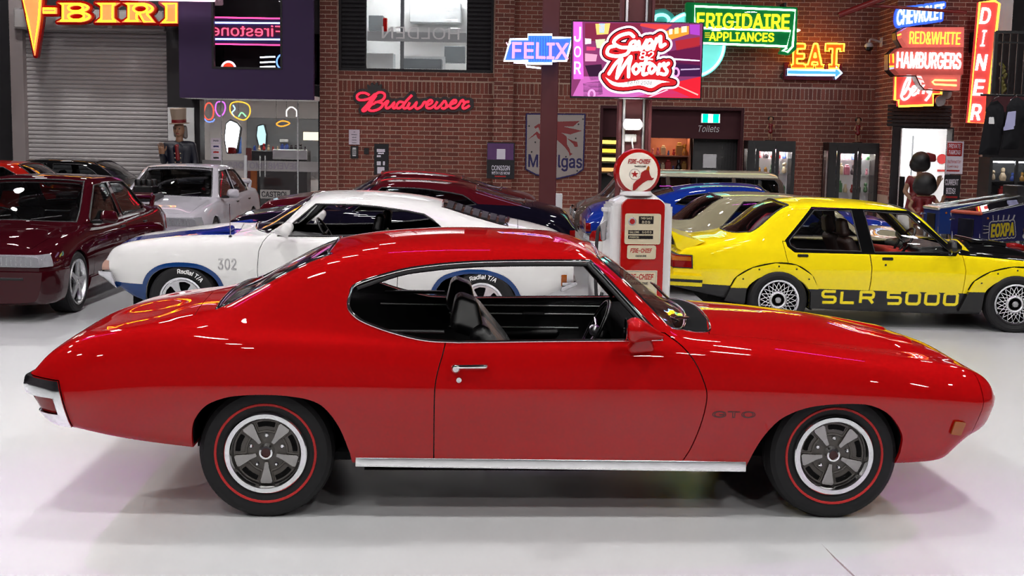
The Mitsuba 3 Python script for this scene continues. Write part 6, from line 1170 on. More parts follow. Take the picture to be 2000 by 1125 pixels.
    obj('bracket', bx(*WP([(1912, 60), (1925, 60)], Y)[:, 0], Y, RY, *WP([(1912, 100), (1912, 60)], Y)[:, 1]), black_satin, k)
diner_corner()
# ------------------------------------------------------------------ wall pieces, shop, cabinets, pump, statues, machines
paper = matte('notice_paper', (.60, .52, .60), .7, .2); print_grey = matte('print_grey', (.25, .22, .27), .7, .2); poster_black = matte('poster_black', (.016, .015, .018), .6, .3); print_white = matte('print_white', (.62, .58, .66), .7, .2); print_red = matte('print_red', (.35, .03, .03), .7, .2); navy_ink = matte('navy_ink', (.02, .015, .08), .6, .3); enamel = gloss('worn_enamel', (.50, .44, .42), .15); sign_ink_red = gloss('enamel_red', (.36, .035, .035), .15)
def card(name, u0, v0, u1, v1, Y, m, label, cat, d=.012): r = WB(u0, v0, u1, v1, Y); k = obj(name, wbox(r, Y - d, Y, .002), m, label=label, cat=cat); return k, r
W = WALL_Y - .016
k, r = card('notice', 681.5, 253, 702.5, 282.5, W, paper, 'white printed notice above the keypad on the brick wall', 'notice')
for i, (a, b) in enumerate(((.42, .58), (.25, .75), (.3, .7), (.28, .72), (.3, .72))): z = r[3] - (.05 + .055 * i); obj('print_line', bx(r[0] + a * (r[1] - r[0]), r[0] + b * (r[1] - r[0]), W - .0135, W - .011, z - .012, z + .008), print_grey, k)
k, r = card('keypad', 685, 285, 700, 309, W, black_plastic, 'black door keypad below the white notice', 'keypad', .05); q = WB(689, 288, 696, 305, W); fp = obj('face', wbox(q, W - .055, W - .045), steel_grey, k)
for i in range(4):
    for j in range(3): obj('button', bx(q[0] + .008 + j * .022, q[0] + .024 + j * .022, W - .06, W - .05, q[2] + .03 + i * .03, q[2] + .05 + i * .03), black_plastic, k)
card('sensor', 711.5, 289, 720.5, 301, W, black_plastic, 'small dark sensor box right of the keypad', 'sensor', .04)
k, r = card('poster', 731, 281, 759, 341, W, poster_black, 'narrow black poster with white print above the maroon car roof', 'poster')
for (a, b, c, d) in ((736, 291, 752, 297), (738, 298, 750, 301), (736, 303, 744, 307), (736, 315, 744, 323), (748, 315, 752, 323), (737, 326, 751, 339)): q = WB(a, b, c, d, W); obj('print_block', wbox(q, W - .0145, W - .011), print_white, k)
k, r = card('poster', 951, 278, 1005, 349, WALL_Y - .25, poster_black, 'dark poster CONSIGN WITH US NOW on the brick pilaster', 'poster')
W2 = WALL_Y - .25
obj('picture', wbox(WB(952, 280, 1003, 312, W2), W2 - .0145, W2 - .011), matte('poster_purple', (.10, .04, .13), .6, .3), k); obj('sheet', wbox(WB(970, 291, 987, 311, W2), W2 - .016, W2 - .012), print_white, k)
for s, b in (('CONSIGN', (960, 323, 996, 333)), ('WITH US NOW', (960, 335, 996, 341)), ('CALL TODAY', (966, 343, 988, 346))):
    if s != 'CALL TODAY': plate('lettering', fit_text(s, *WB(*b, W2), True), W2 - .012, .003, print_white, k)
    else: obj('print_line', wbox(WB(*b, W2), W2 - .0145, W2 - .011), print_red, k)
# shield sign with the winged horse
def shield():
    Y = WALL_Y - .03; Q = lambda q: WP([(1000 + a / 7.033, 200 + b / 7.033) for a, b in q], Y); k = thing('enamel_sign', 'worn white shield sign with a red winged horse, behind the red post', 'sign')
    sh = Polygon(Q([(200, 160), (1000, 165), (985, 640), (975, 915), (880, 985), (620, 1045), (330, 990), (190, 915)])); plate('shield', sh, Y, .03, enamel, k); plate('edge', sh.buffer(.015).difference(sh.buffer(-.012)), Y - .005, .03, navy_ink, k)
    horse = unary_union([Polygon(Q(p)).buffer(0) for p in ([(560, 330), (620, 265), (930, 255), (840, 330), (720, 330), (640, 410)], [(560, 420), (690, 330), (960, 390), (800, 440), (690, 420)], [(400, 440), (480, 380), (620, 400), (700, 430), (750, 470), (755, 580), (790, 640), (800, 690), (830, 705), (790, 740), (780, 690), (730, 620), (680, 570), (620, 520), (500, 520), (420, 520)], [(750, 490), (830, 525), (895, 545), (905, 610), (860, 610), (840, 570)], [(400, 450), (340, 400), (215, 515), (330, 440), (350, 490), (400, 520)], [(400, 440), (360, 340), (320, 360), (300, 340), (370, 290), (430, 330), (480, 390)])])
    plate('winged_horse', horse, Y - .028, .004, sign_ink_red, k, label='red winged horse')
    x = Q([(222, 885), (965, 720)]); g = fit_text('Mobilgas', x[0][0], x[1][0], Q([(222, 940)])[0][1], x[1][1], True); plate('lettering', g, Y - .028, .004, navy_ink, k, label='navy letters')
    for a, b in ((320, 548), (270, 680), (912, 300), (975, 230), (895, 940), (235, 325), (875, 495), (740, 745)): plate('chip', Point(Q([(a, b)])[0]).buffer(.016), Y - .028, .003, poster_black, k)
shield()
# opening with the toilets sign
def toilets():
    r = R_TOI; k = obj('door_2', frame_box(r, .06, WALL_Y - .02, WALL_Y + .3), 'recess_maroon', kind='structure', label='dark recessed opening to the toilets'); yb = WALL_Y + 2.2
    h = WB(1200, 250, 1440, 270, WALL_Y + .3)
    obj('bulkhead', bx(r[0], r[1], WALL_Y + .16, WALL_Y + .3, h[2], r[3]), 'recess_maroon', k); obj('shell', join([bx(r[0], r[1], yb, yb + .1, 0, r[3] + .3), bx(r[0] - .1, r[0], WALL_Y + .36, yb, 0, r[3] + .3), bx(r[1], r[1] + .1, WALL_Y + .36, yb, 0, r[3] + .3), bx(r[0], r[1], WALL_Y + .3, yb, r[3] + .1, r[3] + .2)]), 'recess_maroon', k)
    e = WB(1370, 223, 1405, 239.5, WALL_Y + .14); s = thing('exit_sign', 'small green and white exit sign over the dark toilets door', 'exit sign'); obj('case', wbox((e[0] - .01, e[1] + .01, e[2] - .01, e[3] + .01), WALL_Y + .10, WALL_Y + .16), white_matte, s); w3 = (e[1] - e[0]) / 3
    obj('panel', bx(e[0], e[1], WALL_Y + .096, WALL_Y + .1, e[2], e[3]), None, s, emit=lamp((.0, .42, .30), 1.0)); obj('figure_panel', bx(e[0] + w3 * 1.05, e[0] + w3 * 1.9, WALL_Y + .093, WALL_Y + .095, e[2], e[3]), None, s, emit=lamp((.8, 1, .95), 1.0))
    for a in (e[0], e[1] - .02): obj('edge', bx(a, a + .02, WALL_Y + .093, WALL_Y + .095, e[2], e[3]), None, s, emit=lamp((.8, 1, .95), 1.0))
    t = WB(1364, 245, 1405, 258, WALL_Y + .15); g = fit_text('Toilets', *t, False, .25); tk = plate('toilets_lettering', g, WALL_Y + .155, .01, steel_grey, label='grey slanted lettering Toilets under the exit sign', cat='lettering')
    # black door with a notice
    d = WB(1349, 268, 1444, 560, WALL_Y + .5); dk = thing('black_door', 'black door with a square grey notice in the toilets opening', 'door'); obj('leaf', bx(d[0], d[1], WALL_Y + .5, WALL_Y + .55, 0, d[3], .004), black_satin, dk); n = WB(1373, 301, 1399, 328, WALL_Y + .49); obj('notice', bx(n[0], n[1], WALL_Y + .485, WALL_Y + .5, n[2], n[3]), steel_grey, dk)
    for i in range(6): x = d[0] + .62 + .06 * i; obj('groove', bx(x, x + .012, WALL_Y + .492, WALL_Y + .5, .1, d[3] - .05), black_plastic, dk)
    obj('handle', bx(d[0] + .08, d[0] + .11, WALL_Y + .44, WALL_Y + .5, .95, 1.15, .005), steel_grey, dk)
    # lit display case and yellow shelf
    c = WB(1262, 266, 1346, 560, WALL_Y + .9); ck = thing('display_case', 'warm-lit display case inside the toilets opening, left of the black door', 'display case'); warm = matte('warm_board', (.35, .13, .08), .6, .3)
    obj('body', join([bx(c[0], c[1], WALL_Y + 1.35, WALL_Y + 1.4, 0, c[3]), bx(c[0], c[0] + .04, WALL_Y + .9, WALL_Y + 1.35, 0, c[3]), bx(c[1] - .04, c[1], WALL_Y + .9, WALL_Y + 1.35, 0, c[3]), bx(c[0], c[1], WALL_Y + .9, WALL_Y + 1.35, c[3], c[3] + .06)]), warm, ck)
    sz = [at(1300, v, WALL_Y + 1.1)[1] for v in (303, 333, 362)]
    for z in sz: obj('shelf', bx(c[0] + .04, c[1] - .04, WALL_Y + .95, WALL_Y + 1.35, z - .03, z), warm, ck)
    obj('light', bx(c[0] + .1, c[1] - .1, WALL_Y + 1.0, WALL_Y + 1.06, c[3] - .03, c[3] - .005), None, ck, emit=lamp((1, .72, .45), 9, .2))
    cols = [gloss('figurine_cream', (.65, .55, .40), .1), gloss('figurine_red', (.45, .03, .03), .1), gloss('figurine_dark', (.03, .025, .03), .1), gloss('figurine_gold', (.45, .25, .05), .1), gloss('figurine_pink', (.6, .25, .32), .1), gloss('figurine_green', (.10, .25, .12), .1), gloss('figurine_blue', (.06, .12, .40), .1)]
    rs = random.Random(3)
    for z in sz[:2]:
        for i in range(7):
            x = c[0] + .12 + (c[1] - c[0] - .24) * i / 6; h_ = .10 + .18 * rs.random(); trinket(x, WALL_Y + 1.1, z, h_, cols[rs.randrange(len(cols))], 'small ornament on a shelf of the warm-lit case in the toilets opening', 'ornaments in the warm-lit case', rs.randrange(3))
    s = WB(1170, 256, 1205, 560, WALL_Y + .6); sk = thing('shelf_unit', 'shelf unit with yellow-lit goods at the left edge of the toilets opening', 'shelf'); obj('back', bx(s[0], s[1] + .05, WALL_Y + .95, WALL_Y + .98, 0, s[3]), black_satin, sk)
    for i, v in enumerate((281, 298, 315, 335)):
        q = WB(1170, v - 7, 1203, v + 2, WALL_Y + .8); obj('shelf', bx(s[0], s[1] + .05, WALL_Y + .65, WALL_Y + .95, q[2] - .02, q[2]), black_satin, sk); obj('light_strip', bx(s[0], s[1], WALL_Y + .9, WALL_Y + .92, q[2] + .02, q[2] + .10), None, sk, emit=lamp(((1, .62, .12), (1, .50, .05), (.8, .6, .2), (.6, .3, .1))[i], .8))
def trinket(x, y, z, h, m, label, group, kind=0, cat='ornament'):
    if kind == 0: g = hull_balls([((x, y, z + h * .22), h * .22), ((x, y, z + h * .5), h * .16)]); q = ball((x, y, z + h * .82), h * .18)
    elif kind == 1: g = xf(lathe_z([(.0001, 0), (h * .22, 0), (h * .28, h * .3), (h * .12, h * .62), (h * .16, h * .7)], 14), t=(x, y, z)); q = xf(lathe_z([(h * .16, h * .7), (h * .14, h * .95), (.0001, h)], 14), t=(x, y, z))
    else: g = bx(x - h * .25, x + h * .25, y - .04, y + .04, z, z + h * .8, .008); q = bx(x - h * .15, x + h * .15, y - .03, y + .03, z + h * .8, z + h, .008)
    k = thing('ornament', label, cat, group); obj('figure', g, m, k, 40); obj('top', q, m, k, 40); return k
toilets()
TR = ['figurine_cream', 'figurine_red', 'figurine_dark', 'figurine_gold', 'figurine_pink', 'figurine_green', 'figurine_blue', 'figurine_red', 'figurine_pink']
def cabinet(u0, v0, u1, label, side, where):
    Y = WALL_Y - .55; r = WB(u0, v0, u1, 560, Y); x0, x1, zt = r[0], r[1], r[3]; k = thing('display_cabinet', label, 'display cabinet'); f = .055
    obj('carcass', join([bx(x0, x1, Y, WALL_Y - .05, 0, .12), bx(x0, x1, Y, WALL_Y - .05, zt - .17, zt), bx(x0, x1, WALL_Y - .1, WALL_Y - .05, .12, zt - .17), bx(x1 - f, x1, Y, WALL_Y - .1, .12, zt - .17), bx(x0, x0 + f, Y, Y + .06, .12, zt - .17), bx(x0, x0 + f, WALL_Y - .14, WALL_Y - .1, .12, zt - .17)]), black_satin, k)
    obj('back_panel', bx(x0 + .03, x1 - .03, WALL_Y - .115, WALL_Y - .1, .12, zt - .17), white_matte, k)
    xm = x0 + (x1 - x0) * .16; xc = (xm + x1) / 2
    obj('side_pane', tm([[x0, Y + .06, .12], [x0, WALL_Y - .14, .12], [x0, WALL_Y - .14, zt - .17], [x0, Y + .06, zt - .17]], [[0, 1, 2], [0, 2, 3]]), glass, k)
    for a, b in ((xm, xc), (xc, x1)):
        d = obj('door', on_wall(sbox(a + .004, .10, b - .004, zt - .10).difference(sbox(a + .075, .20, b - .075, zt - .22)), Y, .025), black_satin, k)
        obj('pane', tm([[a + .07, Y - .012, .20], [b - .07, Y - .012, .20], [b - .07, Y - .012, zt - .22], [a + .07, Y - .012, zt - .22]], [[0, 1, 2], [0, 2, 3]]), glass, d); obj('knob', ball((b - .05 if a == xm else a + .05, Y - .035, 1.0), .014), chrome, d, True)
    obj('post', bx(x0 + .02, xm + .0, Y - .01, Y + .03, .1, zt - .1), black_satin, k)
    obj('light', bx(x0 + .1, x1 - .1, Y + .12, Y + .18, zt - .20, zt - .175), None, k, emit=lamp((1, .93, .85), 75, .4))
    for i, z in enumerate((.50, .88, 1.24, 1.55)):
        obj('shelf', bx(x0 + .04, x1 - f, Y + .06, WALL_Y - .12, z - .008, z), glass, k)
    rs = random.Random(int(u0))
    for z in (.88, 1.24, 1.55, .50):
        for i in range(6):
            x = x0 + .10 + (x1 - x0 - .2) * (i + .5) / 6; h = min(.26, (.12 + .14 * rs.random())); trinket(x, Y + .20 + .08 * rs.random(), z + .001, h, TR[rs.randrange(len(TR))], f'small colourful ornament on a glass shelf inside {where}', f'ornaments inside {where}', rs.randrange(3))
    return (x0, x1, zt, Y)
cabA = cabinet(1456, 275, 1548, 'black glass-doored cabinet of ornaments beside the toilets opening', 0, 'the cabinet beside the toilets opening'); cabB = cabinet(1613, 279, 1710, 'black glass-doored cabinet of ornaments in the corner left of the doorway', 1, 'the cabinet in the corner')
# ---------------- figures
def body_mesh(bones, pitch=.012, it=8):
    ms = [to_mf(hull_balls([(a, ra), (b, rb)])) for a, ra, b, rb in bones]
    m = to_tm(m3.Manifold.batch_boolean(ms, m3.OpType.Add)); q = to_mf(m).refine_to_length(pitch); t = to_tm(q); trimesh.smoothing.filter_laplacian(t, lamb=.5, iterations=max(2, it // 2), volume_constraint=False); return t
skin = gloss('painted_skin', (.45, .26, .16), .25); hair_dark = gloss('painted_dark_hair', (.014, .012, .014), .3); coat_navy = gloss('painted_navy', (.012, .014, .035), .3); cream_cloth = gloss('painted_cream', (.48, .38, .30), .3); red_cloth = gloss('painted_red', (.28, .012, .018), .25); grey_hair = gloss('painted_grey_hair', (.30, .27, .25), .4)
def hand(k, c, d, up, m, s=1.0):
    """a palm with four fingers and a thumb at c, fingers towards d"""
    d = np.array(d, float) / np.linalg.norm(d); up = np.array(up, float); w = np.cross(d, up); w /= np.linalg.norm(w); up = np.cross(w, d); c = np.array(c, float); b = [(c, .03 * s, c + d * .07 * s, .028 * s), (c + w * .02 * s, .025 * s, c + d * .07 * s + w * .025 * s, .02 * s), (c - w * .02 * s, .025 * s, c + d * .07 * s - w * .025 * s, .02 * s)]
    for i, L in enumerate((.075, .085, .08, .06)):
        o = c + d * .075 * s + w * (.036 - .024 * i) * s; e = o + d * L * .55 * s + up * .008 * s; b += [(o, .0105 * s, e, .010 * s), (e, .010 * s, e + d * L * .4 * s + up * .028 * s, .008 * s)]
    o = c + w * .035 * s + d * .02 * s; e = o + (w * .7 + d * .7) * .045 * s; b += [(o, .012 * s, e, .011 * s), (e, .011 * s, e + (w * .2 + d) * .035 * s, .009 * s)]
    return obj('hand', body_mesh(b, .008, 4), m, k, True)
def man_statue():
    X, Y = at(351, 300, 25.3)[0], 25.3; hz = at(347, 210, 25.3)[1]; S = (hz - .10) / 2.28; P = lambda x, y, z: np.array([X + x * S, Y + y * S, .10 + z * S])
    k = thing('statue', 'life-size statue of a man in tall cream hat and navy coat, one hand raised', 'statue'); obj('plinth', xf(lathe_z([(.0001, .10), (.38, .10), (.42, .06), (.42, 0), (.0001, 0)], 28), t=(X, Y, 0)), black_satin, k, 30)
    body = body_mesh([(P(.0, 0, 1.62), .075 * S, P(0, 0, 1.72), .07 * S), (P(0, -.01, 1.80), .105 * S, P(0, -.02, 1.90), .10 * S), (P(0, -.07, 1.74), .05 * S, P(0, -.03, 1.78), .08 * S)], .014); hd = obj('head', body, skin, k, True)
    obj('nose', hull_balls([(P(-.01, -.115, 1.84), .012), (P(-.015, -.15, 1.795), .018)]), skin, hd, True); 
    for sx in (-1, 1): obj('eye', ball(P(sx * .04 - .01, -.112, 1.855), .013), hair_dark, hd, True); obj('ear', hull_balls([(P(sx * .108, 0, 1.83), .018), (P(sx * .112, .005, 1.79), .012)]), skin, hd, True)
    obj('mouth', hull_balls([(P(-.035, -.112, 1.752), .008), (P(.02, -.112, 1.752), .008)]), red_cloth, hd, True)
    obj('hair', body_mesh([(P(.10, .03, 1.88), .05 * S, P(.11, .04, 1.70), .05 * S), (P(-.09, .05, 1.88), .05 * S, P(-.09, .06, 1.72), .04 * S), (P(0, .08, 1.88), .07 * S, P(0, .09, 1.70), .06 * S)], .016), grey_hair, k, True)
    hb = obj('hat', join([xf(lathe_z([(.0001, .005), (.20 * S, .0), (.205 * S, .012), (.14 * S, .02), (.145 * S, .12 * S), (.165 * S, .30 * S), (.15 * S, .315 * S), (.0001, .315 * S)], 32), rx(.06) @ ry(-.04), P(0, -.01, 1.955))]), cream_cloth, k, 30, label='tall cream hat'); obj('hat_band', xf(lathe_z([(.142 * S, .022), (.147 * S, .022), (.149 * S, .085), (.143 * S, .085)], 32), rx(.06) @ ry(-.04), P(0, -.01, 1.955)), red_cloth, hb, True)
    ct = body_mesh([(P(-.20, 0, 1.52), .095 * S, P(.20, 0, 1.52), .095 * S), (P(-.15, 0, 1.45), .12 * S, P(-.11, 0, 1.12), .12 * S), (P(.15, 0, 1.45), .12 * S, P(.11, 0, 1.12), .12 * S), (P(0, -.03, 1.45), .13 * S, P(0, 0, 1.1), .13 * S), (P(-.25, 0, 1.52), .085 * S, P(-.31, -.05, 1.20), .07 * S), (P(-.31, -.05, 1.20), .07 * S, P(-.30, -.20, 1.33), .058 * S), (P(.25, 0, 1.52), .085 * S, P(.31, .02, 1.20), .07 * S), (P(.31, .02, 1.20), .07 * S, P(.28, -.06, .95), .058 * S), (P(-.12, .08, 1.1), .11 * S, P(-.14, .10, .70), .10 * S), (P(.12, .08, 1.1), .11 * S, P(.14, .10, .70), .10 * S)], .02); obj('coat', ct, coat_navy, k, True, label='dark navy tailcoat')
    obj('waistcoat', hull_balls([(P(-.02, -.125, 1.50), .045), (P(0, -.13, 1.25), .045)]), red_cloth, k, True, label='dark red waistcoat')
    for i in range(4):
        for sx in (-1, 1): obj('button', ball(P(sx * .055, -.155 + .008 * i, 1.36 - .09 * i), .016), cream_cloth, k, True)
    obj('trousers', body_mesh([(P(-.10, 0, 1.05), .135 * S, P(-.12, -.02, .55), .10 * S), (P(.10, 0, 1.05), .135 * S, P(.12, -.02, .55), .10 * S), (P(-.12, -.02, .55), .10 * S, P(-.13, 0, .10), .075 * S), (P(.12, -.02, .55), .10 * S, P(.13, 0, .10), .075 * S)], .02), cream_cloth, k, True, label='cream trousers')
    for sx in (-1, 1): obj('shoe', hull_balls([(P(sx * .13, .05, .05), .05), (P(sx * .14, -.16, .035), .038)]), hair_dark, k, True)
    hand(k, P(-.30, -.22, 1.37), (-.05, -.15, 1), (0, -1, 0), skin, 1.35 * S); hand(k, P(.28, -.08, .90), (0, -.1, -1), (-1, 0, 0), skin, 1.2 * S)
man_statue()
obj('notice_board', wbox(WB(329, 210, 380, 420, WALL_Y - .14), WALL_Y - .14, WALL_Y - .11), 'off_white_wall', label='white board on the black pier behind the statue', cat='board')
def waitress(X, Y, s, label, cap=None, hr=.2, wx=1.0):
    P = lambda x, y, z: np.array([X + x * wx * s, Y + y * s, z * s]); k = thing('statue', label, 'statue')
    obj('plinth', xf(lathe_z([(.0001, .06), (.26, .06), (.28, .03), (.28, 0), (.0001, 0)], 24), t=(X, Y, 0)), black_satin, k, 30)
    skinm = skin
    obj('body', body_mesh([(P(0, 0, 1.28), .05 * s, P(0, 0, 1.36), .05 * s), (P(0, 0, 1.50), .15 * s, P(0, -.02, 1.55), .14 * s), (P(-.19, 0, 1.20), .05 * s, P(-.27, -.02, .98), .042 * s), (P(-.27, -.02, .98), .042 * s, P(-.20, -.16, .85), .034 * s), (P(.19, 0, 1.20), .05 * s, P(.28, -.06, 1.02), .042 * s), (P(.28, -.06, 1.02), .042 * s, P(.30, -.22, 1.16), .034 * s), (P(-.17, 0, 1.22), .06 * s, P(.17, 0, 1.22), .06 * s), (P(-.08, 0, .62), .085 * s, P(-.08, 0, .33), .06 * s), (P(-.08, 0, .33), .06 * s, P(-.08, 0, .10), .042 * s), (P(.08, 0, .62), .085 * s, P(.08, 0, .33), .06 * s), (P(.08, 0, .33), .06 * s, P(.08, 0, .10), .042 * s)], .016), skinm, k, True)
    obj('hair', body_mesh([(P(0, 0, 1.56), hr, P(0, -.02, 1.58), hr), (P(-.05, 0, 1.50), hr * .86, P(.05, 0, 1.50), hr * .86)], .02), hair_dark, k, True, label='rounded dark hair')
    if cap: obj('cap', hull_balls([(P(.14, .02, 1.62), .07 * s), (P(.26, .02, 1.60), .05 * s), (P(.14, .02, 1.68), .05 * s), (P(.26, .02, 1.66), .04 * s)]), red_cloth, k, True, label='red cap')
    obj('dress', body_mesh([(P(-.12, 0, 1.18), .085 * s, P(.12, 0, 1.18), .085 * s), (P(-.08, 0, 1.15), .10 * s, P(-.07, 0, .92), .09 * s), (P(.08, 0, 1.15), .10 * s, P(.07, 0, .92), .09 * s), (P(-.09, 0, .88), .11 * s, P(-.13, 0, .62), .12 * s), (P(.09, 0, .88), .11 * s, P(.13, 0, .62), .12 * s), (P(-.17, 0, 1.22), .068 * s, P(-.21, 0, 1.13), .058 * s), (P(.17, 0, 1.22), .068 * s, P(.21, 0, 1.13), .058 * s)], .018), red_cloth, k, True, label='dark red dress')
    for sx in (-1, 1): obj('shoe', hull_balls([(P(sx * .08, .03, .085), .035 * s), (P(sx * .08, -.12, .075), .028 * s)]), red_cloth, k, True)
    hand(k, P(-.20, -.17, .84), (.6, -.6, 0), (0, 0, 1), skinm, .9 * s); hand(k, P(.30, -.23, 1.18), (0, -.3, 1), (0, -1, 0), skinm, .9 * s)
    return k, P
p = at(1806, 362, 23.6); waitress(p[0], 23.6, p[1] / 1.52, 'statue with round dark hair and dark red dress, front one of two before the doorway', None, .205, 1.35)
p = at(1797, 318, 24.3); waitress(p[0], 24.3, p[1] / 1.53, 'statue with round dark hair and a red cap, just inside the bright doorway', True, .175)
def figurine(x, y, z, h, label, m):
    P = lambda a, b, c: np.array([x + a * h, y + b * h, z + c * h]); k = thing('figurine', label, 'figurine'); obj('base', xf(lathe_z([(.0001, .03 * h), (.17 * h, .03 * h), (.19 * h, 0), (.0001, 0)], 20), t=(x, y, z)), black_satin, k, 30)
    obj('body', body_mesh([(P(0, 0, .80), .085 * h, P(0, -.01, .86), .08 * h), (P(0, 0, .66), .03 * h, P(0, 0, .74), .03 * h), (P(-.09, 0, .63), .03 * h, P(-.15, -.02, .48), .024 * h), (P(-.15, -.02, .48), .024 * h, P(-.08, -.09, .44), .02 * h), (P(.09, 0, .63), .03 * h, P(.14, -.03, .50), .024 * h), (P(.14, -.03, .50), .024 * h, P(.15, -.08, .64), .02 * h), (P(-.04, 0, .36), .045 * h, P(-.06, 0, .20), .03 * h), (P(-.06, 0, .20), .03 * h, P(-.01, 0, .05), .022 * h), (P(.04, 0, .36), .045 * h, P(.05, 0, .20), .03 * h), (P(.05, 0, .20), .03 * h, P(.07, 0, .05), .022 * h)], .012, 5), skin, k, True)
    obj('hair', body_mesh([(P(-.03, .03, .87), .09 * h, P(.04, .03, .87), .09 * h), (P(0, .05, .82), .085 * h, P(0, .05, .78), .07 * h)], .012, 5), hair_dark, k, True)
    obj('dress', body_mesh([(P(-.05, 0, .62), .055 * h, P(.05, 0, .62), .055 * h), (P(0, 0, .60), .07 * h, P(0, 0, .48), .055 * h), (P(0, 0, .46), .06 * h, P(0, 0, .36), .09 * h)], .012, 5), m, k, True)
figurine((cabA[0] + cabA[1]) / 2, cabA[3] + .22, cabA[2] + .001, .52, 'small painted figurine in a dark red dress on the cabinet beside the toilets opening', red_cloth)
figurine((cabB[0] + cabB[1]) / 2 + .12, cabB[3] + .22, cabB[2] + .001, .54, 'small painted figurine in a dark red dress on the corner cabinet', red_cloth)
# ---------------- security camera, red pipes
k = thing('security_camera', 'white dome security camera on an arm at the brick corner', 'camera'); p = at(1697, 92, WALL_Y - .45); obj('housing', xf(lathe_z([(.0001, .09), (.05, .085), (.085, .05), (.09, 0)], 24), t=(p[0], WALL_Y - .45, p[1])), white_gloss, k, 40); obj('dome', xf(lathe_z([(.088, 0), (.075, -.045), (.04, -.075), (.0001, -.085)], 24), t=(p[0], WALL_Y - .45, p[1])), black_plastic, k, True)
obj('arm', sweep(smooth_path([(p[0], WALL_Y - .45, p[1] + .09), (p[0] + .02, WALL_Y - .45, p[1] + .15), (p[0] + .10, WALL_Y - .40, p[1] + .15), (X_R + .0, WALL_Y - .30, p[1] + .11)], 5), .022, 8), white_gloss, k, True); obj('wall_plate', bx(X_R - .02, X_R + .0, WALL_Y - .38, WALL_Y - .22, p[1] + .02, p[1] + .20), white_gloss, k)
Yp = 24.0
obj('roof_brace', sweep([np.array([at(1638, 30, Yp)[0], Yp, at(1638, 30, Yp)[1]]), np.array([at(1735, -8, Yp)[0], Yp, at(1735, -8, Yp)[1]])], .055, 10), sign_ink_red, smooth=True, label='thick red slanting roof brace left of the blue neon word', cat='brace')
obj('roof_pipe', sweep([np.array([at(1700, 8, Yp)[0], Yp + .2, at(1700, 8, Yp)[1]]), np.array([at(1895, 22, Yp)[0], Yp + .2, at(1895, 22, Yp)[1]])], .03, 10), sign_ink_red, smooth=True, label='thin dark red pipe under the roof crossing the blue neon word', cat='pipe')
# ---------------- doorway on the right
hk = obj('door_3', frame_box((R_DOOR[0], R_DOOR[1], .0, R_DOOR[3]), .03, RY - .02, RY + .3), 'post_dark', kind='structure', label='bright doorway under the hamburger sign'); 
n = 6; hh = (HX[3] - HX[2]) / n
for i in range(n): obj('hood_slat', bx(HX[0], HX[1], RY - .06 - .015 * (i % 2), RY, HX[2] + i * hh + .006, HX[2] + (i + 1) * hh - .006, .005), 'post_dark', hk)
j = WB(1735, 250, 1749, 560, RY); obj('dark_jamb', bx(j[0], R_DOOR[0], RY - .05, RY, 0, R_DOOR[3]), 'post_dark', hk); obj('jamb', bx(R_DOOR[0] + .03, R_DOOR[0] + .06, RY + .01, RY + .75, 0, R_DOOR[3] - .03), 'off_white_wall', hk, label='pale left jamb')
obj('room_shell', join([bx(R_DOOR[0] - .1, R_DOOR[1] + 1.2, RY + 3.2, RY + 3.3, 0, 3.2), bx(R_DOOR[1] + 1.2, R_DOOR[1] + 1.3, RY + .31, RY + 3.2, 0, 3.2), bx(R_DOOR[0] - .1 , R_DOOR[0] + .03, RY + .31, RY + 3.2, 0, 3.2), bx(R_DOOR[0] - .05, R_DOOR[1] + 1.2, RY + .31, RY + 3.2, 2.75, 2.85)]), 'off_white_wall', hk, label='white room seen through the doorway'); obj('ceiling_light', bx(R_DOOR[0] + .2, R_DOOR[1] + .2, RY + .9, RY + 2.4, 2.70, 2.74), None, hk, emit=lamp((1, 1, 1), 9, .4))
room_item('door_panel', 1779, 265, 1781, 420, RY + 2.9, .05, 'cabinet_grey', 'thin grey upright on the white wall inside the doorway', 'post')
room_item('black_bin', 1756, 345, 1766, 420, RY + 1.5, .3, black_matte, 'black cabinet low inside the doorway on the left', 'cabinet')
k = thing('wall_decal', 'small red printed sign on the white wall inside the doorway', 'sign'); r = WB(1833, 300, 1848, 335, RY + 3.15); obj('disc', on_wall(Point((r[0] + r[1]) / 2, r[3] - .12).buffer(.11), RY + 3.19, .01), print_red, k); obj('line', wbox((r[0], r[1], r[2], r[2] + .04), RY + 3.18, RY + 3.2), print_red, k)
k, r = card('parking_sign', 1848, 276, 1881, 340, RY - .016, print_white, 'red and white sign PRIVATE PARKING on the pilaster right of the doorway', 'sign'); rr = WB(1850, 279, 1879, 305, RY - .03); obj('red_field', wbox(rr, RY - .032, RY - .027), print_red, k)
for s, b in (('PRIVATE', (1853, 281, 1876, 290)), ('PARKING', (1853, 293, 1876, 302))): plate('lettering', fit_text(s, *WB(*b, RY - .03), True), RY - .031, .004, print_white, k)
for s, b in (('Unauthorised Cars', (1849, 312, 1877, 319)), ('Towed Away', (1850, 322, 1872, 329))): plate('script_line', fit_text(s, *WB(*b, RY - .03), False, .25), RY - .027, .004, print_red, k)
obj('print_line', wbox(WB(1849, 332, 1874, 335, RY - .03), RY - .032, RY - .027), print_red, k)
k, r = card('bids_sign', 1843, 342, 1875, 391, RY - .016, poster_black, 'black sign CURRENT BIDS! below the red and white parking sign', 'sign')
for s, b in (('CURRENT', (1846, 350, 1872, 362)), ('BIDS!', (1848, 367, 1866, 379))): plate('lettering', fit_text(s, *WB(*b, RY - .03), True), RY - .027, .004, print_white, k)
obj('print_line', wbox(WB(1843, 383, 1870, 387, RY - .03), RY - .031, RY - .027), print_red, k)
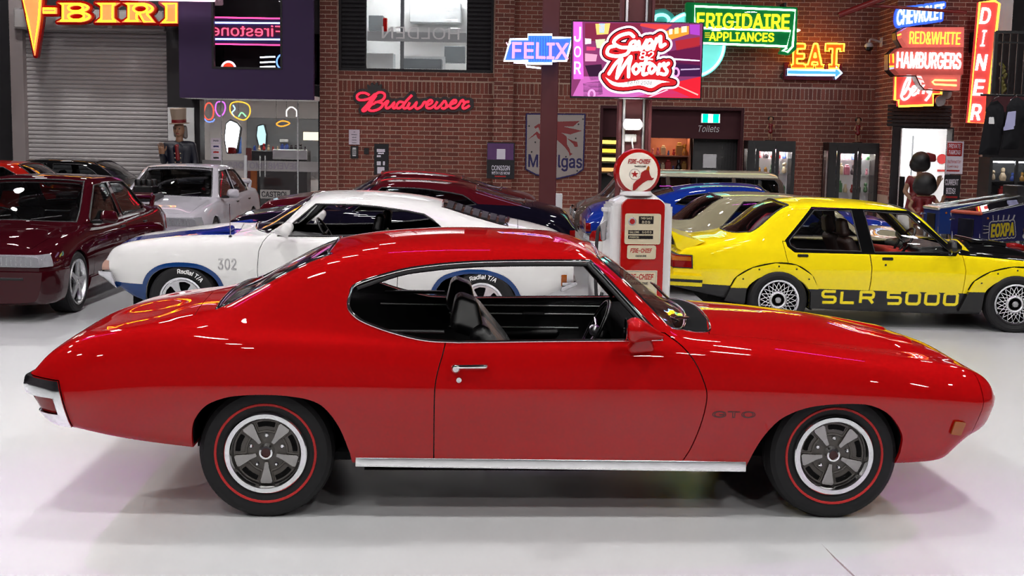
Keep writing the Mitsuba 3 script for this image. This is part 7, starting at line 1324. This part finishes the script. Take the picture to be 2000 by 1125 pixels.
# ---------------- mezzanine rail, shirts, lower case at the right edge
Yr = 22.5; a0, a1 = at(1946, 62, Yr), at(2030, 55, Yr); k = thing('balcony_rail', 'black balcony rail at the upper right edge', 'railing'); zlo = at(1960, 185, Yr)[1]
obj('top_rail', bx(a0[0], a1[0] + .5, Yr - .025, Yr + .025, a0[1] - .03, a0[1] + .02), black_satin, k); obj('mid_rail', bx(a0[0], a1[0] + .5, Yr - .015, Yr + .015, a0[1] - .2, a0[1] - .17), black_satin, k); obj('post', bx(a0[0] - .03, a0[0] + .03, Yr - .03, Yr + .03, zlo, a0[1]), black_satin, k)
for i in range(10): obj('baluster', bx(a0[0] + .13 * (i + 1) - .01, a0[0] + .13 * (i + 1) + .01, Yr - .01, Yr + .01, zlo, a0[1] - .03), black_satin, k)
obj('mezzanine_slab', bx(a0[0] - .05, 16, Yr - .1, Yr + .15, zlo - .30, zlo), 'recess_maroon', kind='structure', label='mezzanine floor edge at the right')
obj('pale_board', wbox(WB(1944, -30, 1978, 60, RY - .1), RY - .12, RY - .05), 'off_white_wall', label='pale upright panel behind the balcony rail', cat='board'); obj('yellow_plant', join([hull_balls([(np.array([at(1955 + 3 * (i % 4), 125 + 7 * i, 22.55)[0], 22.55, at(1955, 125 + 7 * i, 22.55)[1]]), .035), (np.array([at(1962 - 3 * (i % 3), 131 + 7 * i, 22.55)[0], 22.55, at(1960, 131 + 7 * i, 22.55)[1]]), .02)]) for i in range(8)] + [sweep([(at(1958, 150, 22.55)[0], 22.55, at(1958, 150, 22.55)[1]), (at(1958, 180, 22.55)[0], 22.55, zlo)], .02, 6)]), gloss('straw_yellow', (.22, .19, .04), .3), smooth=True, label='yellowish hanging plant behind the balcony rail', cat='plant')
shirt_black = matte('shirt_black', (.012, .012, .014), .9, .15); lilac = matte('print_lilac', (.42, .42, .65), .7, .2)
SRZ = at(1960, 186, 21.45)[1]
def shirt(pts, Y, label, logo):
    Q = lambda q: WP(q, Y); k = thing('t_shirt', label, 't-shirt'); g = Polygon(Q(pts)).buffer(.015).buffer(-.015); m = xf(to_tm(poly_ex(g, .10)), WALLR, (0, Y + .05, 0)); v, f = trimesh.remesh.subdivide_to_size(m.vertices, m.faces, .08); v = np.array(v); c = g.centroid; fall = np.clip(g.boundary.distance and np.array([g.boundary.distance(Point(a, b)) for a, b in v[:, [0, 2]]]) / .10, 0, 1); v[:, 1] = Y + (v[:, 1] - Y) * (.25 + fall) + .018 * np.sin(v[:, 0] * 22 + 2 * v[:, 2]); obj('cloth', tm(v, f), shirt_black, k, True)
    top = Q([pts[0]])[0]; obj('hanger', join([sweep(smooth_path([(top[0] - .02, Y, top[1] - .02), (top[0] + .06, Y, top[1] + .08), (top[0] + .10, 21.45, SRZ - .02), (top[0] + .08, 21.45, SRZ + .022), (top[0] + .05, 21.45, SRZ)], 4), .008, 6)]), chrome, k, True)
    for l in logo: plate('print', Polygon(Q(l)).buffer(.01), Y - .065, .006, lilac if len(logo) > 1 else white_matte, k)
shirt([(1936, 200), (1948, 196), (1958, 208), (1966, 250), (1958, 256), (1950, 303), (1912, 302), (1922, 240), (1926, 212)], 21.5, 'black T-shirt with a small white chest print, hanging beside the DINER sign', [[(1930, 230), (1937, 230), (1938, 241), (1929, 241)]])
shirt([(1976, 194), (1988, 190), (2003, 200), (2010, 240), (1996, 240), (1988, 292), (1955, 292), (1964, 240), (1966, 208)], 21.4, 'black T-shirt with a large lilac back print at the right edge', [[(1966, 220), (1980, 218), (1978, 245), (1960, 248)], [(1958, 249), (1976, 246), (1976, 251), (1958, 254)]])
obj('shirt_rail', sweep([(at(1915, 188, 21.45)[0], 21.45, SRZ), (16.0, 21.45, SRZ)], .018, 8), black_satin, smooth=True, label='black rail the two shirts hang from', cat='rail')
Yc = 20.6; r = WB(1926, 308, 2040, 560, Yc); k = thing('display_cabinet', 'glass-fronted black cabinet below the hanging shirts at the right edge', 'display cabinet'); obj('carcass', join([bx(r[0], r[1], Yc + .45, Yc + .5, 0, r[3]), bx(r[0], r[1], Yc, Yc + .45, 0, .1), bx(r[0], r[1], Yc, Yc + .45, r[3] - .05, r[3]), bx(r[0], r[0] + .05, Yc, Yc + .45, .1, r[3]), bx(r[0] + .42, r[0] + .47, Yc, Yc + .04, .1, r[3]), bx(r[1] - .05, r[1], Yc, Yc + .45, .1, r[3])]), black_satin, k); obj('light', bx(r[0] + .1, r[1] - .1, Yc + .1, Yc + .15, r[3] - .09, r[3] - .06), None, k, emit=lamp((.9, .95, 1), 6, .2)); obj('pane', tm([[r[0], Yc - .002, .1], [r[1], Yc - .002, .1], [r[1], Yc - .002, r[3]], [r[0], Yc - .002, r[3]]], [[0, 1, 2], [0, 2, 3]]), glass, k)
rs = random.Random(9)
for z in (.62, 1.0, 1.32):
    obj('shelf', bx(r[0] + .05, r[1] - .05, Yc + .05, Yc + .45, z - .015, z), black_satin, k)
    for i in range(6): trinket(r[0] + .14 + .16 * i, Yc + .2, z + .001, .13 + .12 * rs.random(), TR[rs.randrange(len(TR))], 'small ornament in the cabinet below the hanging shirts', 'ornaments below the hanging shirts', rs.randrange(3))
# ------------------------------------------------------------------ fuel pump
def pump():
    PY, yaw = 11.2, math.radians(-9); ctr = np.array([at(1249, 480, PY)[0], PY + .22, 0]); M = rz(math.radians(7))
    k = thing('fuel_pump', 'tall red and white vintage fuel pump with a round lit globe behind the red car', 'fuel pump'); A = lambda n, m, mt, sm=False, par=None, **kw: obj(n, xf(m, M, ctr), mt, par or k, sm, **kw)
    zt = lambda v: at(1248, v, PY)[1]; hx = .283; z0, z1, z2 = .03, zt(404), zt(388)
    pump_red = gloss('pump_red', (.52, .014, .012)); plate_m = gloss('pump_plate_cream', (.72, .66, .52), .15); ink_red = gloss('pump_ink_red', (.50, .02, .02), .15)
    base = sbox(-hx, -.20, hx, .22).buffer(-.04).buffer(.04)
    A('body', join([poly_ex(sbox(-hx, -.17, hx, .22).buffer(-.03).buffer(.03), z1 - z0, z0), poly_ex(sbox(-hx, -.17, hx, .22).buffer(-.035).buffer(.02), .025, z1)]), white_gloss, 40, label='white pump cabinet')
    A('plinth', bx(-hx - .02, hx + .02, -.20, .24, 0, .06, .008), black_satin)
    A('cap', hull_balls([((-hx + .07, -.10, z1 + .02), .035), ((hx - .10, -.10, z1 + .02), .035), ((-hx + .07, .15, z1 + .02), .035), ((hx - .10, .15, z1 + .02), .035), ((-.08, 0, z2 + .035), .03), ((.08, 0, z2 + .035), .03)]), white_gloss, 50)
    rw = .195; rpan = Polygon([(-rw, .06), (rw, .06), (rw, z2 - .05), (rw - .05, z2 - .005), (-rw + .05, z2 - .005), (-rw, z2 - .05)]).buffer(-.05).buffer(.05)
    A('front_panel', xf(poly_ex(rpan, .05), WALLR, (0, -.165, 0)), pump_red, 30, label='red front panel'); yf = -.215
    X = lambda u: (u - 1249) / 217.0
    def P(n, u0, v0, u1, v1, m, d=.008, rad=.012, par=None, y=None, **kw):
        g = sbox(X(u0), zt(v1), X(u1), zt(v0)); g = g.buffer(-rad).buffer(rad) if rad else g; return A(n, xf(poly_ex(g, d), WALLR, (0, (yf if y is None else y), 0)), m, False, par, **kw)
    def Tx(s, u0, v0, u1, v1, m, par, y, shear=0.0): return A('lettering', xf(poly_ex(fit_text(s, X(u0), X(u1), zt(v1), zt(v0), True, shear), .003), WALLR, (0, y, 0)), m, False, par)
    d = P('dial_face', 1213, 417, 1284, 477, plate_m, .01, .02, label='cream dial face'); y2 = yf - .0105
    for u0, v0, u1, v1, s, su in ((1240, 422, 1269, 437, 'THIS SALE', (1243, 424, 1266, 428)), (1220, 449.5, 1269, 457, 'GALLONS', (1222, 451, 1241, 455.5)), (1220, 460, 1269, 466.5, 'PRICE', (1222, 461.5, 1241, 465))):
        w_ = P('counter_window', u0, v0, u1, v1, black_plastic, .003, 0, d, y2); Tx(s, *su, plate_m, w_, y2 - .0035)
    for u in (1246, 1252, 1258): Tx('0', u, 431, u + 4, 436, plate_m, d, y2 - .0035)
    for u in (1247, 1252, 1257, 1262): Tx('0', u, 451, u + 3.4, 455.5, plate_m, d, y2 - .0035)
    A('badge', xf(lathe([(.0001, -.008), (.03, -.006), (.037, .0)], 28), t=(X(1227), y2, zt(432.5))), steel_grey, 30, d); A('badge_centre', xf(lathe([(.0001, -.011), (.022, -.010), (.026, -.004)], 24), t=(X(1227), y2, zt(432.5))), ink_red, 30, d)
    p2 = P('name_plate', 1219, 479, 1276, 506, plate_m, .008, .02); Tx('FIRE-CHIEF', 1225, 485, 1268, 493.5, ink_red, p2, yf - .0085, .2); Tx('GASOLINE', 1236, 498, 1257, 501.5, black_satin, p2, yf - .0085)
    p3 = P('lower_plate', 1213, 528, 1280, 610, plate_m, .008, .004); Tx('FIRE-CHIEF', 1216, 535, 1273, 546, ink_red, p3, yf - .0085, .2); Tx('GASOLINE', 1228, 551, 1262, 556, black_satin, p3, yf - .0085)
    g = sbox(X(1215), zt(608), X(1278), zt(530)); A('border', xf(poly_ex(g.difference(g.buffer(-.004)), .002), WALLR, (0, yf - .0085, 0)), steel_grey, False, p3)
    # globe
    zc = at(1244, 337, PY)[1]; cx = X(1244); R = .205; gl = A('globe', xf(lathe([(.165, -.055), (.178, -.075), (R, -.055), (R + .008, 0), (R, .055), (.178, .075), (.165, .055)], 60), t=(cx, 0, zc)), pump_red, 40, label='red globe body')
    A('globe_neck', xf(lathe_z([(.10, z2 + .04), (.075, zc - R + .015), (.07, zc - R + .05)], 32), t=(cx, 0, 0)), pump_red, 40, gl); A('globe_base', xf(lathe_z([(.0001, z2 + .06), (.13, z2 + .06), (.15, z2 + .035), (.15, z2 + .02)], 32), t=(cx, 0, 0)), white_gloss, 40)
    yg = -.078; A('lens', xf(lathe([(.0001, -.008), (.10, -.006), (.18, .006)], 48), t=(cx, yg, zc)), mat('globe_lens', {'type': 'plastic', 'diffuse_reflectance': rgb(.75, .70, .60), 'int_ior': 1.5}), 40, gl, emit=lamp((1, .88, .72), .62), label='cream lit lens')
    def D(poly, m, n='print', **kw): return A(n, xf(poly_ex(poly, .004), WALLR, (cx, yg - .008, zc)), m, False, gl, **kw)
    q = 1 / 217.0; L = lambda pts: Polygon([((u - 1244) * q, (337 - v) * q) for u, v in pts])
    D(fit_text('FIRE-CHIEF', -22 * q, 23 * q, 16.5 * q, 25.5 * q, True, .2), ink_red, 'lettering'); D(fit_text('GASOLINE', -9 * q, 14 * q, 10 * q, 13 * q, True), black_satin, 'lettering')
    st = [(236 + 1000 + (7.5 if i % 2 == 0 else 3) * math.cos(math.pi / 2 + i * math.pi / 5), 341 - (7.5 if i % 2 == 0 else 3) * math.sin(math.pi / 2 + i * math.pi / 5)) for i in range(10)]; D(L(st), ink_red, 'star'); c_ = Point(-8 * q, -4 * q).buffer(10.5 * q); D(c_.difference(c_.buffer(-.5 * q)), steel_grey, 'star_ring')
    D(L([(1233, 372), (1234, 360), (1240, 353), (1247, 349), (1249, 338), (1256, 333), (1264, 334), (1266, 342), (1270, 348), (1274, 348), (1271, 352), (1262, 352), (1252, 358), (1243, 366), (1237, 372)]).buffer(.3 * q), ink_red, 'hat', label='red fire helmet'); D(L([(1258, 333), (1262, 324), (1265, 327), (1264, 334)]), lens_amber, 'flame')
    A('hose', sweep(smooth_path([(-hx - .01, .02, z1 - .25), (-hx - .08, .0, z1 - .22), (-hx - .10, -.02, z1 - .6), (-hx - .07, -.02, .35), (-hx - .03, 0, .5)], 6), .016, 8), black_satin, True); A('nozzle', hull_balls([((-hx - .03, 0, z1 - .30), .025), ((-hx - .05, 0, z1 - .18), .02), ((-hx - .02, -.02, z1 - .14), .012)]), steel_grey, True)
    A('bracket', bx(-hx - .05, -hx + .01, -.03, .05, z1 - .06, z1 - .02, .008), white_gloss)
pump()
r = WB(1085, 378, 1098, 425, 19.6); obj('white_upright', bx(r[0], r[1], 19.6, 19.64, 0, r[3], .004), white_matte, label='narrow white panel standing right of the dark red steel post', cat='panel')
Ye = 13.2; p = at(1165, 480, Ye); k = thing('fire_extinguisher', 'white cylinder with a red cap half hidden left of the fuel pump', 'canister'); zc = at(1165, 470, Ye)[1]; obj('cylinder', xf(lathe_z([(.0001, 0), (.07, 0), (.075, .02), (.075, zc), (.0001, zc)], 24), t=(p[0], Ye, 0)), white_gloss, k, 40); obj('cap', xf(lathe_z([(.077, zc - .0), (.077, zc + .05), (.05, zc + .10), (.0001, zc + .11)], 24), t=(p[0], Ye, 0)), lens_red, k, 40)
# ------------------------------------------------------------------ glass shop under the purple wall
def shop():
    Y = WALL_Y + .05; r = WB(391, 193, 627, 560, Y); k = obj('window_3', join([bx(r[0] - .02, r[0] + .03, Y - .03, Y + .05, 0, r[3]), bx(r[1] - .05, r[1], Y - .03, Y + .05, 0, r[3]), bx(r[0], r[1], Y - .03, Y + .05, r[3] - .03, r[3] + .3), bx(r[0], r[1], Y - .03, Y + .05, 0, .06)]), 'post_dark', kind='structure', label='glass shop front under the purple wall')
    us = [391, 433, 503, 508, 582, 627]; xs = [at(u, 300, Y)[0] for u in us]
    for a, b in zip(xs, xs[1:]):
        if b - a > .1: obj('pane', tm([[a, Y, .06], [b, Y, .06], [b, Y, r[3]], [a, Y, r[3]]], [[0, 1, 2], [0, 2, 3]]), glass, k)
    for u in (433, 582): x = at(u, 300, Y)[0]; obj('mullion', bx(x - .012, x + .012, Y - .02, Y + .02, .06, r[3]), steel_grey, k)
    for u in (509, 519): x = at(u, 330, Y)[0]; q = WB(u - 2, 304, u + 2, 345, Y); obj('door_pull', sweep([(x, Y - .07, q[2]), (x, Y - .07, q[3])], .016, 8), bright_alu, k, True)
    x = at(480, 330, Y)[0]; obj('door_post', bx(x - .03, x + .03, Y - .03, Y + .03, .06, at(480, 303, Y)[1]), bright_alu, k)
    b = WB(391, 314, 627, 334, Y); obj('frosted_band', bx(r[0] + .03, r[1] - .05, Y + .006, Y + .01, b[2], b[3]), 'frosted_shop', k); t = WB(445, 317, 584, 330, Y); g = affinity.scale(fit_text('SEVEN82MOTORS', t[0], t[1], t[2], t[3], True), -1, 1); obj('lettering', on_wall(g, Y - .002, .004), 'print_grey', k, label='grey mirrored letters')
    zc = r[3] + .22; yb = Y + 4.2; x0, x1 = r[0] - .8, r[1] + .0
    obj('room_shell', join([bx(x0, x1, yb, yb + .1, 0, zc), bx(x0 - .1, x0, Y + .35, yb, 0, zc), bx(x1, x1 + .1, Y + .35, yb, 0, zc), bx(x0, x1, Y + .3, yb, zc, zc + .1)]), 'shop_grey', k, label='grey shop interior')
    for u, v in ((498, 200), (537, 209), (611, 209), (425, 206)):
        d = (zc - .03 - 1.897); p = None
        for yy in np.arange(Y + .4, yb, .05):
            if at(u, v, yy)[1] < zc - .02: continue
            p = (at(u, v, yy)[0], yy); break
        p = p or (at(u, v, Y + 2)[0], Y + 2); kk = thing('downlight', {498: 'downlight in the shop ceiling nearest the glass', 537: 'downlight in the middle of the shop ceiling', 611: 'downlight at the right of the shop ceiling', 425: 'downlight at the left of the shop ceiling'}[u], 'downlight'); obj('trim', xf(lathe_z([(.10, -.012), (.125, -.012), (.13, 0)], 24), t=(p[0], p[1], zc)), white_matte, kk, 40); obj('lens', xf(lathe_z([(.0001, 0), (.10, 0)], 24), np.diag([1, 1, -1.0]), (p[0], p[1], zc - .012)), None, kk, emit=lamp((1, .96, .9), 60, .5))
    def it(n, u0, v0, u1, v1, y, d, m, lab, cat, emit=None): q = WB(u0, v0, u1, v1, y); return obj(n, bx(q[0], q[1], y, y + d, q[2], q[3], .01), m, label=lab, cat=cat, emit=emit)
    it('dark_wall_unit', 482, 231, 624, 330, yb - .3, .25, 'cabinet_grey', 'dark wall unit at the back of the glass shop', 'wall unit'); it('counter', 490, 295, 600, 440, Y + 2.2, .5, black_satin, 'long black counter in the glass shop', 'counter'); it('grey_counter_panel', 532, 292, 600, 312, Y + 2.1, .06, steel_grey, 'grey panel along the top of the shop counter', 'panel')
    sg = thing('lit_figure_sign', 'glowing white upright light sign in the shop', 'light sign'); q = [(445, 243), (451, 238), (462, 243), (467, 250), (464, 270), (459, 296), (446, 296), (442, 270)]; plate('face', Polygon(WP(q, Y + 1.2)).buffer(.02), Y + 1.2, .06, None, sg, emit=lamp((.9, .97, 1), 1.3)); plate('case', Polygon(WP(q, Y + 1.2)).buffer(.05), Y + 1.28, .08, black_satin, sg)
    sg = thing('lit_figure_sign', 'dim pale blue glowing upright sign on the dark unit of the shop', 'light sign'); q = [(506, 248), (514, 246), (518, 262), (517, 280), (508, 282), (504, 265)]; plate('face', Polygon(WP(q, yb - .4)).buffer(.02), yb - .4, .04, None, sg, emit=lamp((.35, .55, .6), .8)); plate('case', Polygon(WP(q, yb - .4)).buffer(.05), yb - .35, .06, black_satin, sg)
    it('red_stand', 445, 288, 458, 300, Y + 1.0, .2, lens_red, 'red base under the glowing white sign in the shop', 'stand'); it('blue_case', 457, 267, 468, 300, Y + 1.45, .2, 'sign_blue_face', 'blue case right of the glowing white sign in the shop', 'case')
    pst = thing('shop_post', 'orange and red upright post in the shop near the door pulls', 'post'); q = WB(490, 325, 501, 560, Y + .8); obj('shaft', bx(q[0], q[1], Y + .8, Y + .92, 0, q[3], .01), gloss('orange_paint', (.55, .17, .02), .2), pst); q2 = WB(481, 289, 490, 560, Y + .85); obj('red_side', bx(q2[0], q2[1] + .01, Y + .85, Y + .95, 0, q2[3], .01), gloss('deep_red_gloss', (.25, .025, .02), .2), pst)
    it('lit_board', 592, 258, 623, 274, Y + 2.8, .06, None, 'warm lit board at the right of the shop', 'light board', lamp((1, .70, .42), .9)); it('white_screen', 546, 272, 563, 278, yb - .45, .05, 'cabinet_pale', 'pale screen edge on the dark unit of the shop', 'screen')
    n = WB(412, 270, 432, 313, Y - .01)
    for i in range(4):
        z1 = n[3] - i * .118; kk = obj('glass_notice', bx(n[0], n[1], Y - .016, Y - .006, z1 - .105, z1, .002), paper, label=f'{["topmost","second","third","lowest"][i]} of four pale notices stuck on the shop glass', cat='notice'); obj('mark', bx(n[0] + .05, n[1] - .05, Y - .0185, Y - .0155, z1 - .07, z1 - .035), [print_grey, 'navy_ink', print_red, poster_black][i], kk)
    cs = thing('window_sign', 'grey sign with dark capital letters low in the shop window', 'sign'); q = WB(508, 371, 566, 388, Y + .3); obj('board', bx(q[0], q[1], Y + .3, Y + .33, q[2], q[3], .004), matte('grey_sign_board', (.33, .31, .30), .6, .3), cs); obj('lettering', on_wall(fit_text('CASTROL', *WB(511, 374, 563, 385, Y + .3), True), Y + .298, .004), poster_black, cs); obj('stand', bx(q[0] + .1, q[1] - .1, Y + .305, Y + .325, .001, q[2]), black_satin, cs)
    for lab, pts, cl, col in (('red neon loop hanging at the left of the shop', [(403, 204), (411, 202), (417, 214), (415, 230), (405, 233), (398, 222)], True, (1, .08, .05)), ('blue neon arc below the red loop in the shop', [(399, 232), (406, 238), (416, 237), (419, 232)], False, (.15, .25, 1)), ('purple neon loop in the shop', [(424, 200), (437, 200), (440, 212), (435, 224), (427, 226), (421, 214)], True, (.55, .12, .9)), ('orange neon ring in the shop', [(452, 202), (470, 199), (486, 206), (488, 222), (478, 234), (462, 230), (450, 218)], True, (1, .42, .04)), ('pale blue neon zigzag inside the orange ring of the shop', [(455, 205), (459, 213), (453, 220), (458, 228)], False, (.4, .7, 1)), ('green neon chevron inside the orange ring of the shop', [(466, 228), (472, 220), (481, 228)], False, (.25, .9, .35)), ('white neon arch at the right of the shop', [(560, 228), (560, 216), (569, 209), (579, 216), (579, 228)], False, (.9, .85, .8)), ('small orange neon sign over the dark unit of the shop', [(540, 242), (552, 236), (566, 241), (550, 247)], True, (1, .3, .03))):
        kk = thing('shop_neon', lab, 'neon sign'); neon('tube', kk, WP(pts, Y + 1.6), Y + 1.6, .016, col, 1.3, 4, cl); top = WP([pts[0]], Y + 1.6)[0]; obj('hanger', sweep([(top[0], Y + 1.6, top[1]), (top[0], Y + 1.6, zc)], .004, 5), black_satin, kk, True)
    rs = random.Random(21)
    for i in range(12):
        x = at(495 + 9 * i, 296, Y + 2.3)[0]; z = at(545, 295, Y + 2.3)[1]; trinket(x, Y + 2.45, z + .001, .10 + .08 * rs.random(), rs.choice(['figurine_dark', 'figurine_cream', 'figurine_dark', 'figurine_blue', 'figurine_red']), 'small object standing on the black counter of the shop', 'objects on the shop counter', rs.randrange(3))
matte('frosted_shop', (.33, .31, .31), .6, .2); shop()
# ------------------------------------------------------------------ pinball machines and a motorcycle at the right
def pinball(X, Y, yaw, zf, zb, label, side_m, deco, front=None):
    """(X, Y): the front corner nearest to the camera; the machine runs back along yaw"""
    k = thing('pinball_machine', label, 'pinball machine'); L, Wd = 1.30, .56; M = rz(yaw); t = np.array([X, Y, 0]); A = lambda n, m, mt, sm=False, par=None, **kw: obj(n, xf(m, M, t), mt, par or k, sm, **kw)
    g = Polygon([(0, zf - .38), (0, zf), (L, zb), (L, zb - .58)]); bd = xf(poly_ex(g, Wd), np.array([[1, 0, 0], [0, 0, 1.0], [0, 1.0, 0]]), (0, 0, 0)); A('cabinet', bd, side_m, label='decorated cabinet')
    A('side_rail', join([sweep([(0, y, zf + .012), (L, y, zb + .012)], .016, 8) for y in (0.012, Wd - .012)]), bright_alu, True); A('glass_top', tm([[0.02, .03, zf + .012], [L, .03, zb + .012], [L, Wd - .03, zb + .012], [0.02, Wd - .03, zf + .012]], [[0, 1, 2], [0, 2, 3]]), 'dark_tinted_glass')
    A('lock_bar', hull_balls([((-.01, .02, zf + .0), .022), ((-.01, Wd - .02, zf + .0), .022), ((.03, .02, zf + .012), .018), ((.03, Wd - .02, zf + .012), .018)]), front or bright_alu, 40)
    A('coin_door', bx(-.012, .0, .14, Wd - .14, zf - .34, zf - .08, .004), black_plastic); A('flipper_button', ball((.10, -.004, zf - .06), .016), lens_amber, True); A('plunger', hull_balls([((-.07, Wd - .06, zf - .10), .018), ((-.0, Wd - .06, zf - .10), .01)]), chrome, True)
    for x, zz in ((.03, zf - .38), (L - .03, zb - .58)):
        for y in (.03, Wd - .03): A('leg', hull_balls([((x, y, zz + .12), .03), ((x + (-.05 if x < .5 else .05), y, .03), .02)]), bright_alu, 40)
    A('head_box', bx(L - .02, L + .22, -.04, Wd + .04, zb - .2, zb + .16, .01), black_satin)
    for di, (poly, m, n, lab) in enumerate(deco): A(n, xf(poly_ex(poly, .004 + .002 * di), WALLR, (0, -.0005, 0)), m, False, None, **({'label': lab} if lab else {}))
art_blue = gloss('art_blue', (.012, .05, .25), .15); art_navy = gloss('art_navy', (.012, .012, .10), .15); art_red = gloss('art_red', (.35, .012, .02), .15); art_yellow = gloss('art_yellow', (.55, .45, .02), .15); art_grey = gloss('art_grey', (.45, .43, .45), .15); art_orange = gloss('rail_orange', (.55, .10, .04), .2)
c = at(1836, 408, 19.0); zf = c[1]
pinball(c[0], 19.0, math.radians(6), zf, zf + .20, 'pinball machine with blue and red side art, the left one', art_blue, [(Polygon([(.32, zf - .30), (.40, zf - .18), (.36, zf - .08), (.45, zf + .02), (.62, zf + .06), (.66, zf - .05), (.55, zf - .16), (.58, zf - .36)]).buffer(.01), art_red, 'art', 'red side art'), (Polygon([(.18, zf - .26), (.24, zf - .22), (.34, zf - .22), (.36, zf - .26), (.22, zf - .30)]), art_grey, 'art', None), (Polygon([(.16, zf - .06), (.24, zf - .02), (.26, zf - .08), (.18, zf - .11)]), art_grey, 'art', None), (Polygon([(.52, zf + .04), (.60, zf + .065), (.66, zf + .02), (.66, zf - .0), (.58, zf + .035)]), art_grey, 'art', None)])
c = at(1919, 418, 17.0); zf = c[1]; tx = affinity.rotate(fit_text('EOXPA', .17, .60, zf - .31, zf - .13, True, .1), 3)
pinball(c[0], 17.0, math.radians(26), zf, zf + .20, 'pinball machine with yellow graffiti letters on dark blue, the right one', art_navy, [(tx.buffer(.045), art_grey, 'art', None), (tx.buffer(.03), art_navy, 'art', None), (tx.buffer(.006), art_yellow, 'art', 'yellow graffiti letters')] + [(LineString([(.2 + .09 * i, zf - .09), (.19 + .10 * i, zf - .02)]).buffer(.004), art_grey, 'art', None) for i in range(5)] + [(LineString([(.03, zf - .16 - .05 * i), (.12, zf - .17 - .04 * i)]).buffer(.004), art_grey, 'art', None) for i in range(3)], art_orange)
def motorcycle():
    Y = 15.7; k = thing('motorcycle', 'motorcycle with chrome fork and red mudguard cut off by the right edge', 'motorcycle'); fx = at(1977, 485, Y)[0]; r = .31; C = np.array([fx, Y, r])
    def wheel(c):
        w = obj('wheel', xf(lathe([(.235, -.02), (.25, -.03), (.25, .03), (.235, .02)], 40), t=c), chrome, k, 40); a = np.linspace(0, 2 * np.pi, 40)[:-1]; obj('tyre', sweep([(c[0] + .275 * math.cos(t), c[1], c[2] + .275 * math.sin(t)) for t in a], .042, 10, True), rubber, w, True); obj('spokes', join([sweep([c, c + .24 * np.array([math.cos(t), 0, math.sin(t)])], .0035, 4) for t in a[::2]]), bright_alu, w, True); obj('hub', xf(lathe([(.0001, -.05), (.04, -.05), (.04, .05), (.0001, .05)], 20), t=c), bright_alu, w, 30)
    wheel(C + (0, 0, .012)); wheel(C + (1.35, 0, .012)); top = C + (.28, 0, .55)
    for sy in (-1, 1): obj('fork_leg', sweep([C + (0, sy * .08, 0), top + (0, sy * .08, 0)], .022, 10), chrome, k, True)
    obj('front_mudguard', sweep([(C[0] + .335 * math.cos(t), Y, C[2] + .335 * math.sin(t)) for t in np.linspace(.4, 2.7, 14)], .045, 10), lens_red, k, True, label='red front mudguard'); hb = obj('handlebar', sweep(smooth_path([top + (.15, -.36, .14), top + (.02, -.30, .16), top + (-.02, -.1, .04), top + (-.02, .1, .04), top + (.02, .30, .16), top + (.15, .36, .14)], 6), .014, 8), chrome, k, True)
    for sy in (-1, 1): obj('grip', sweep([top + (.03, sy * .30, .155), top + (.16, sy * .36, .135)], .022, 8), lens_red, hb, True)
    obj('headlamp', xf(lathe([(.0001, -.05), (.07, -.04), (.09, 0), (.06, .09), (.0001, .11)], 24), rz(-math.pi / 2), top + (-.10, 0, -.05)), chrome, k, 40)
    obj('tank', hull_balls([(top + (.22, 0, .0), .12), (top + (.55, 0, -.03), .09)]), lens_red, k, True); obj('seat', hull_balls([(top + (.68, -.08, -.06), .06), (top + (.68, .08, -.06), .06), (top + (1.15, 0, -.02), .07)]), black_vinyl, k, True); obj('engine', join([bx(C[0] + .42, C[0] + .80, Y - .13, Y + .13, .20, .55, .03)] + [bx(C[0] + .47, C[0] + .66, Y - .11, Y + .11, .55 + .03 * i, .565 + .03 * i) for i in range(5)]), bright_alu, k); obj('frame', join([sweep([top, C + (.45, 0, .0), C + (.85, 0, -.02), C + (1.35, 0, 0)], .02, 8), sweep([top, C + (.95, 0, .5), C + (1.35, 0, 0)], .02, 8)]), black_satin, k, True); obj('stand', sweep([C + (.6, -.05, -.05), C + (.55, -.25, -.295)], .012, 6), chrome, k, True)
motorcycle()
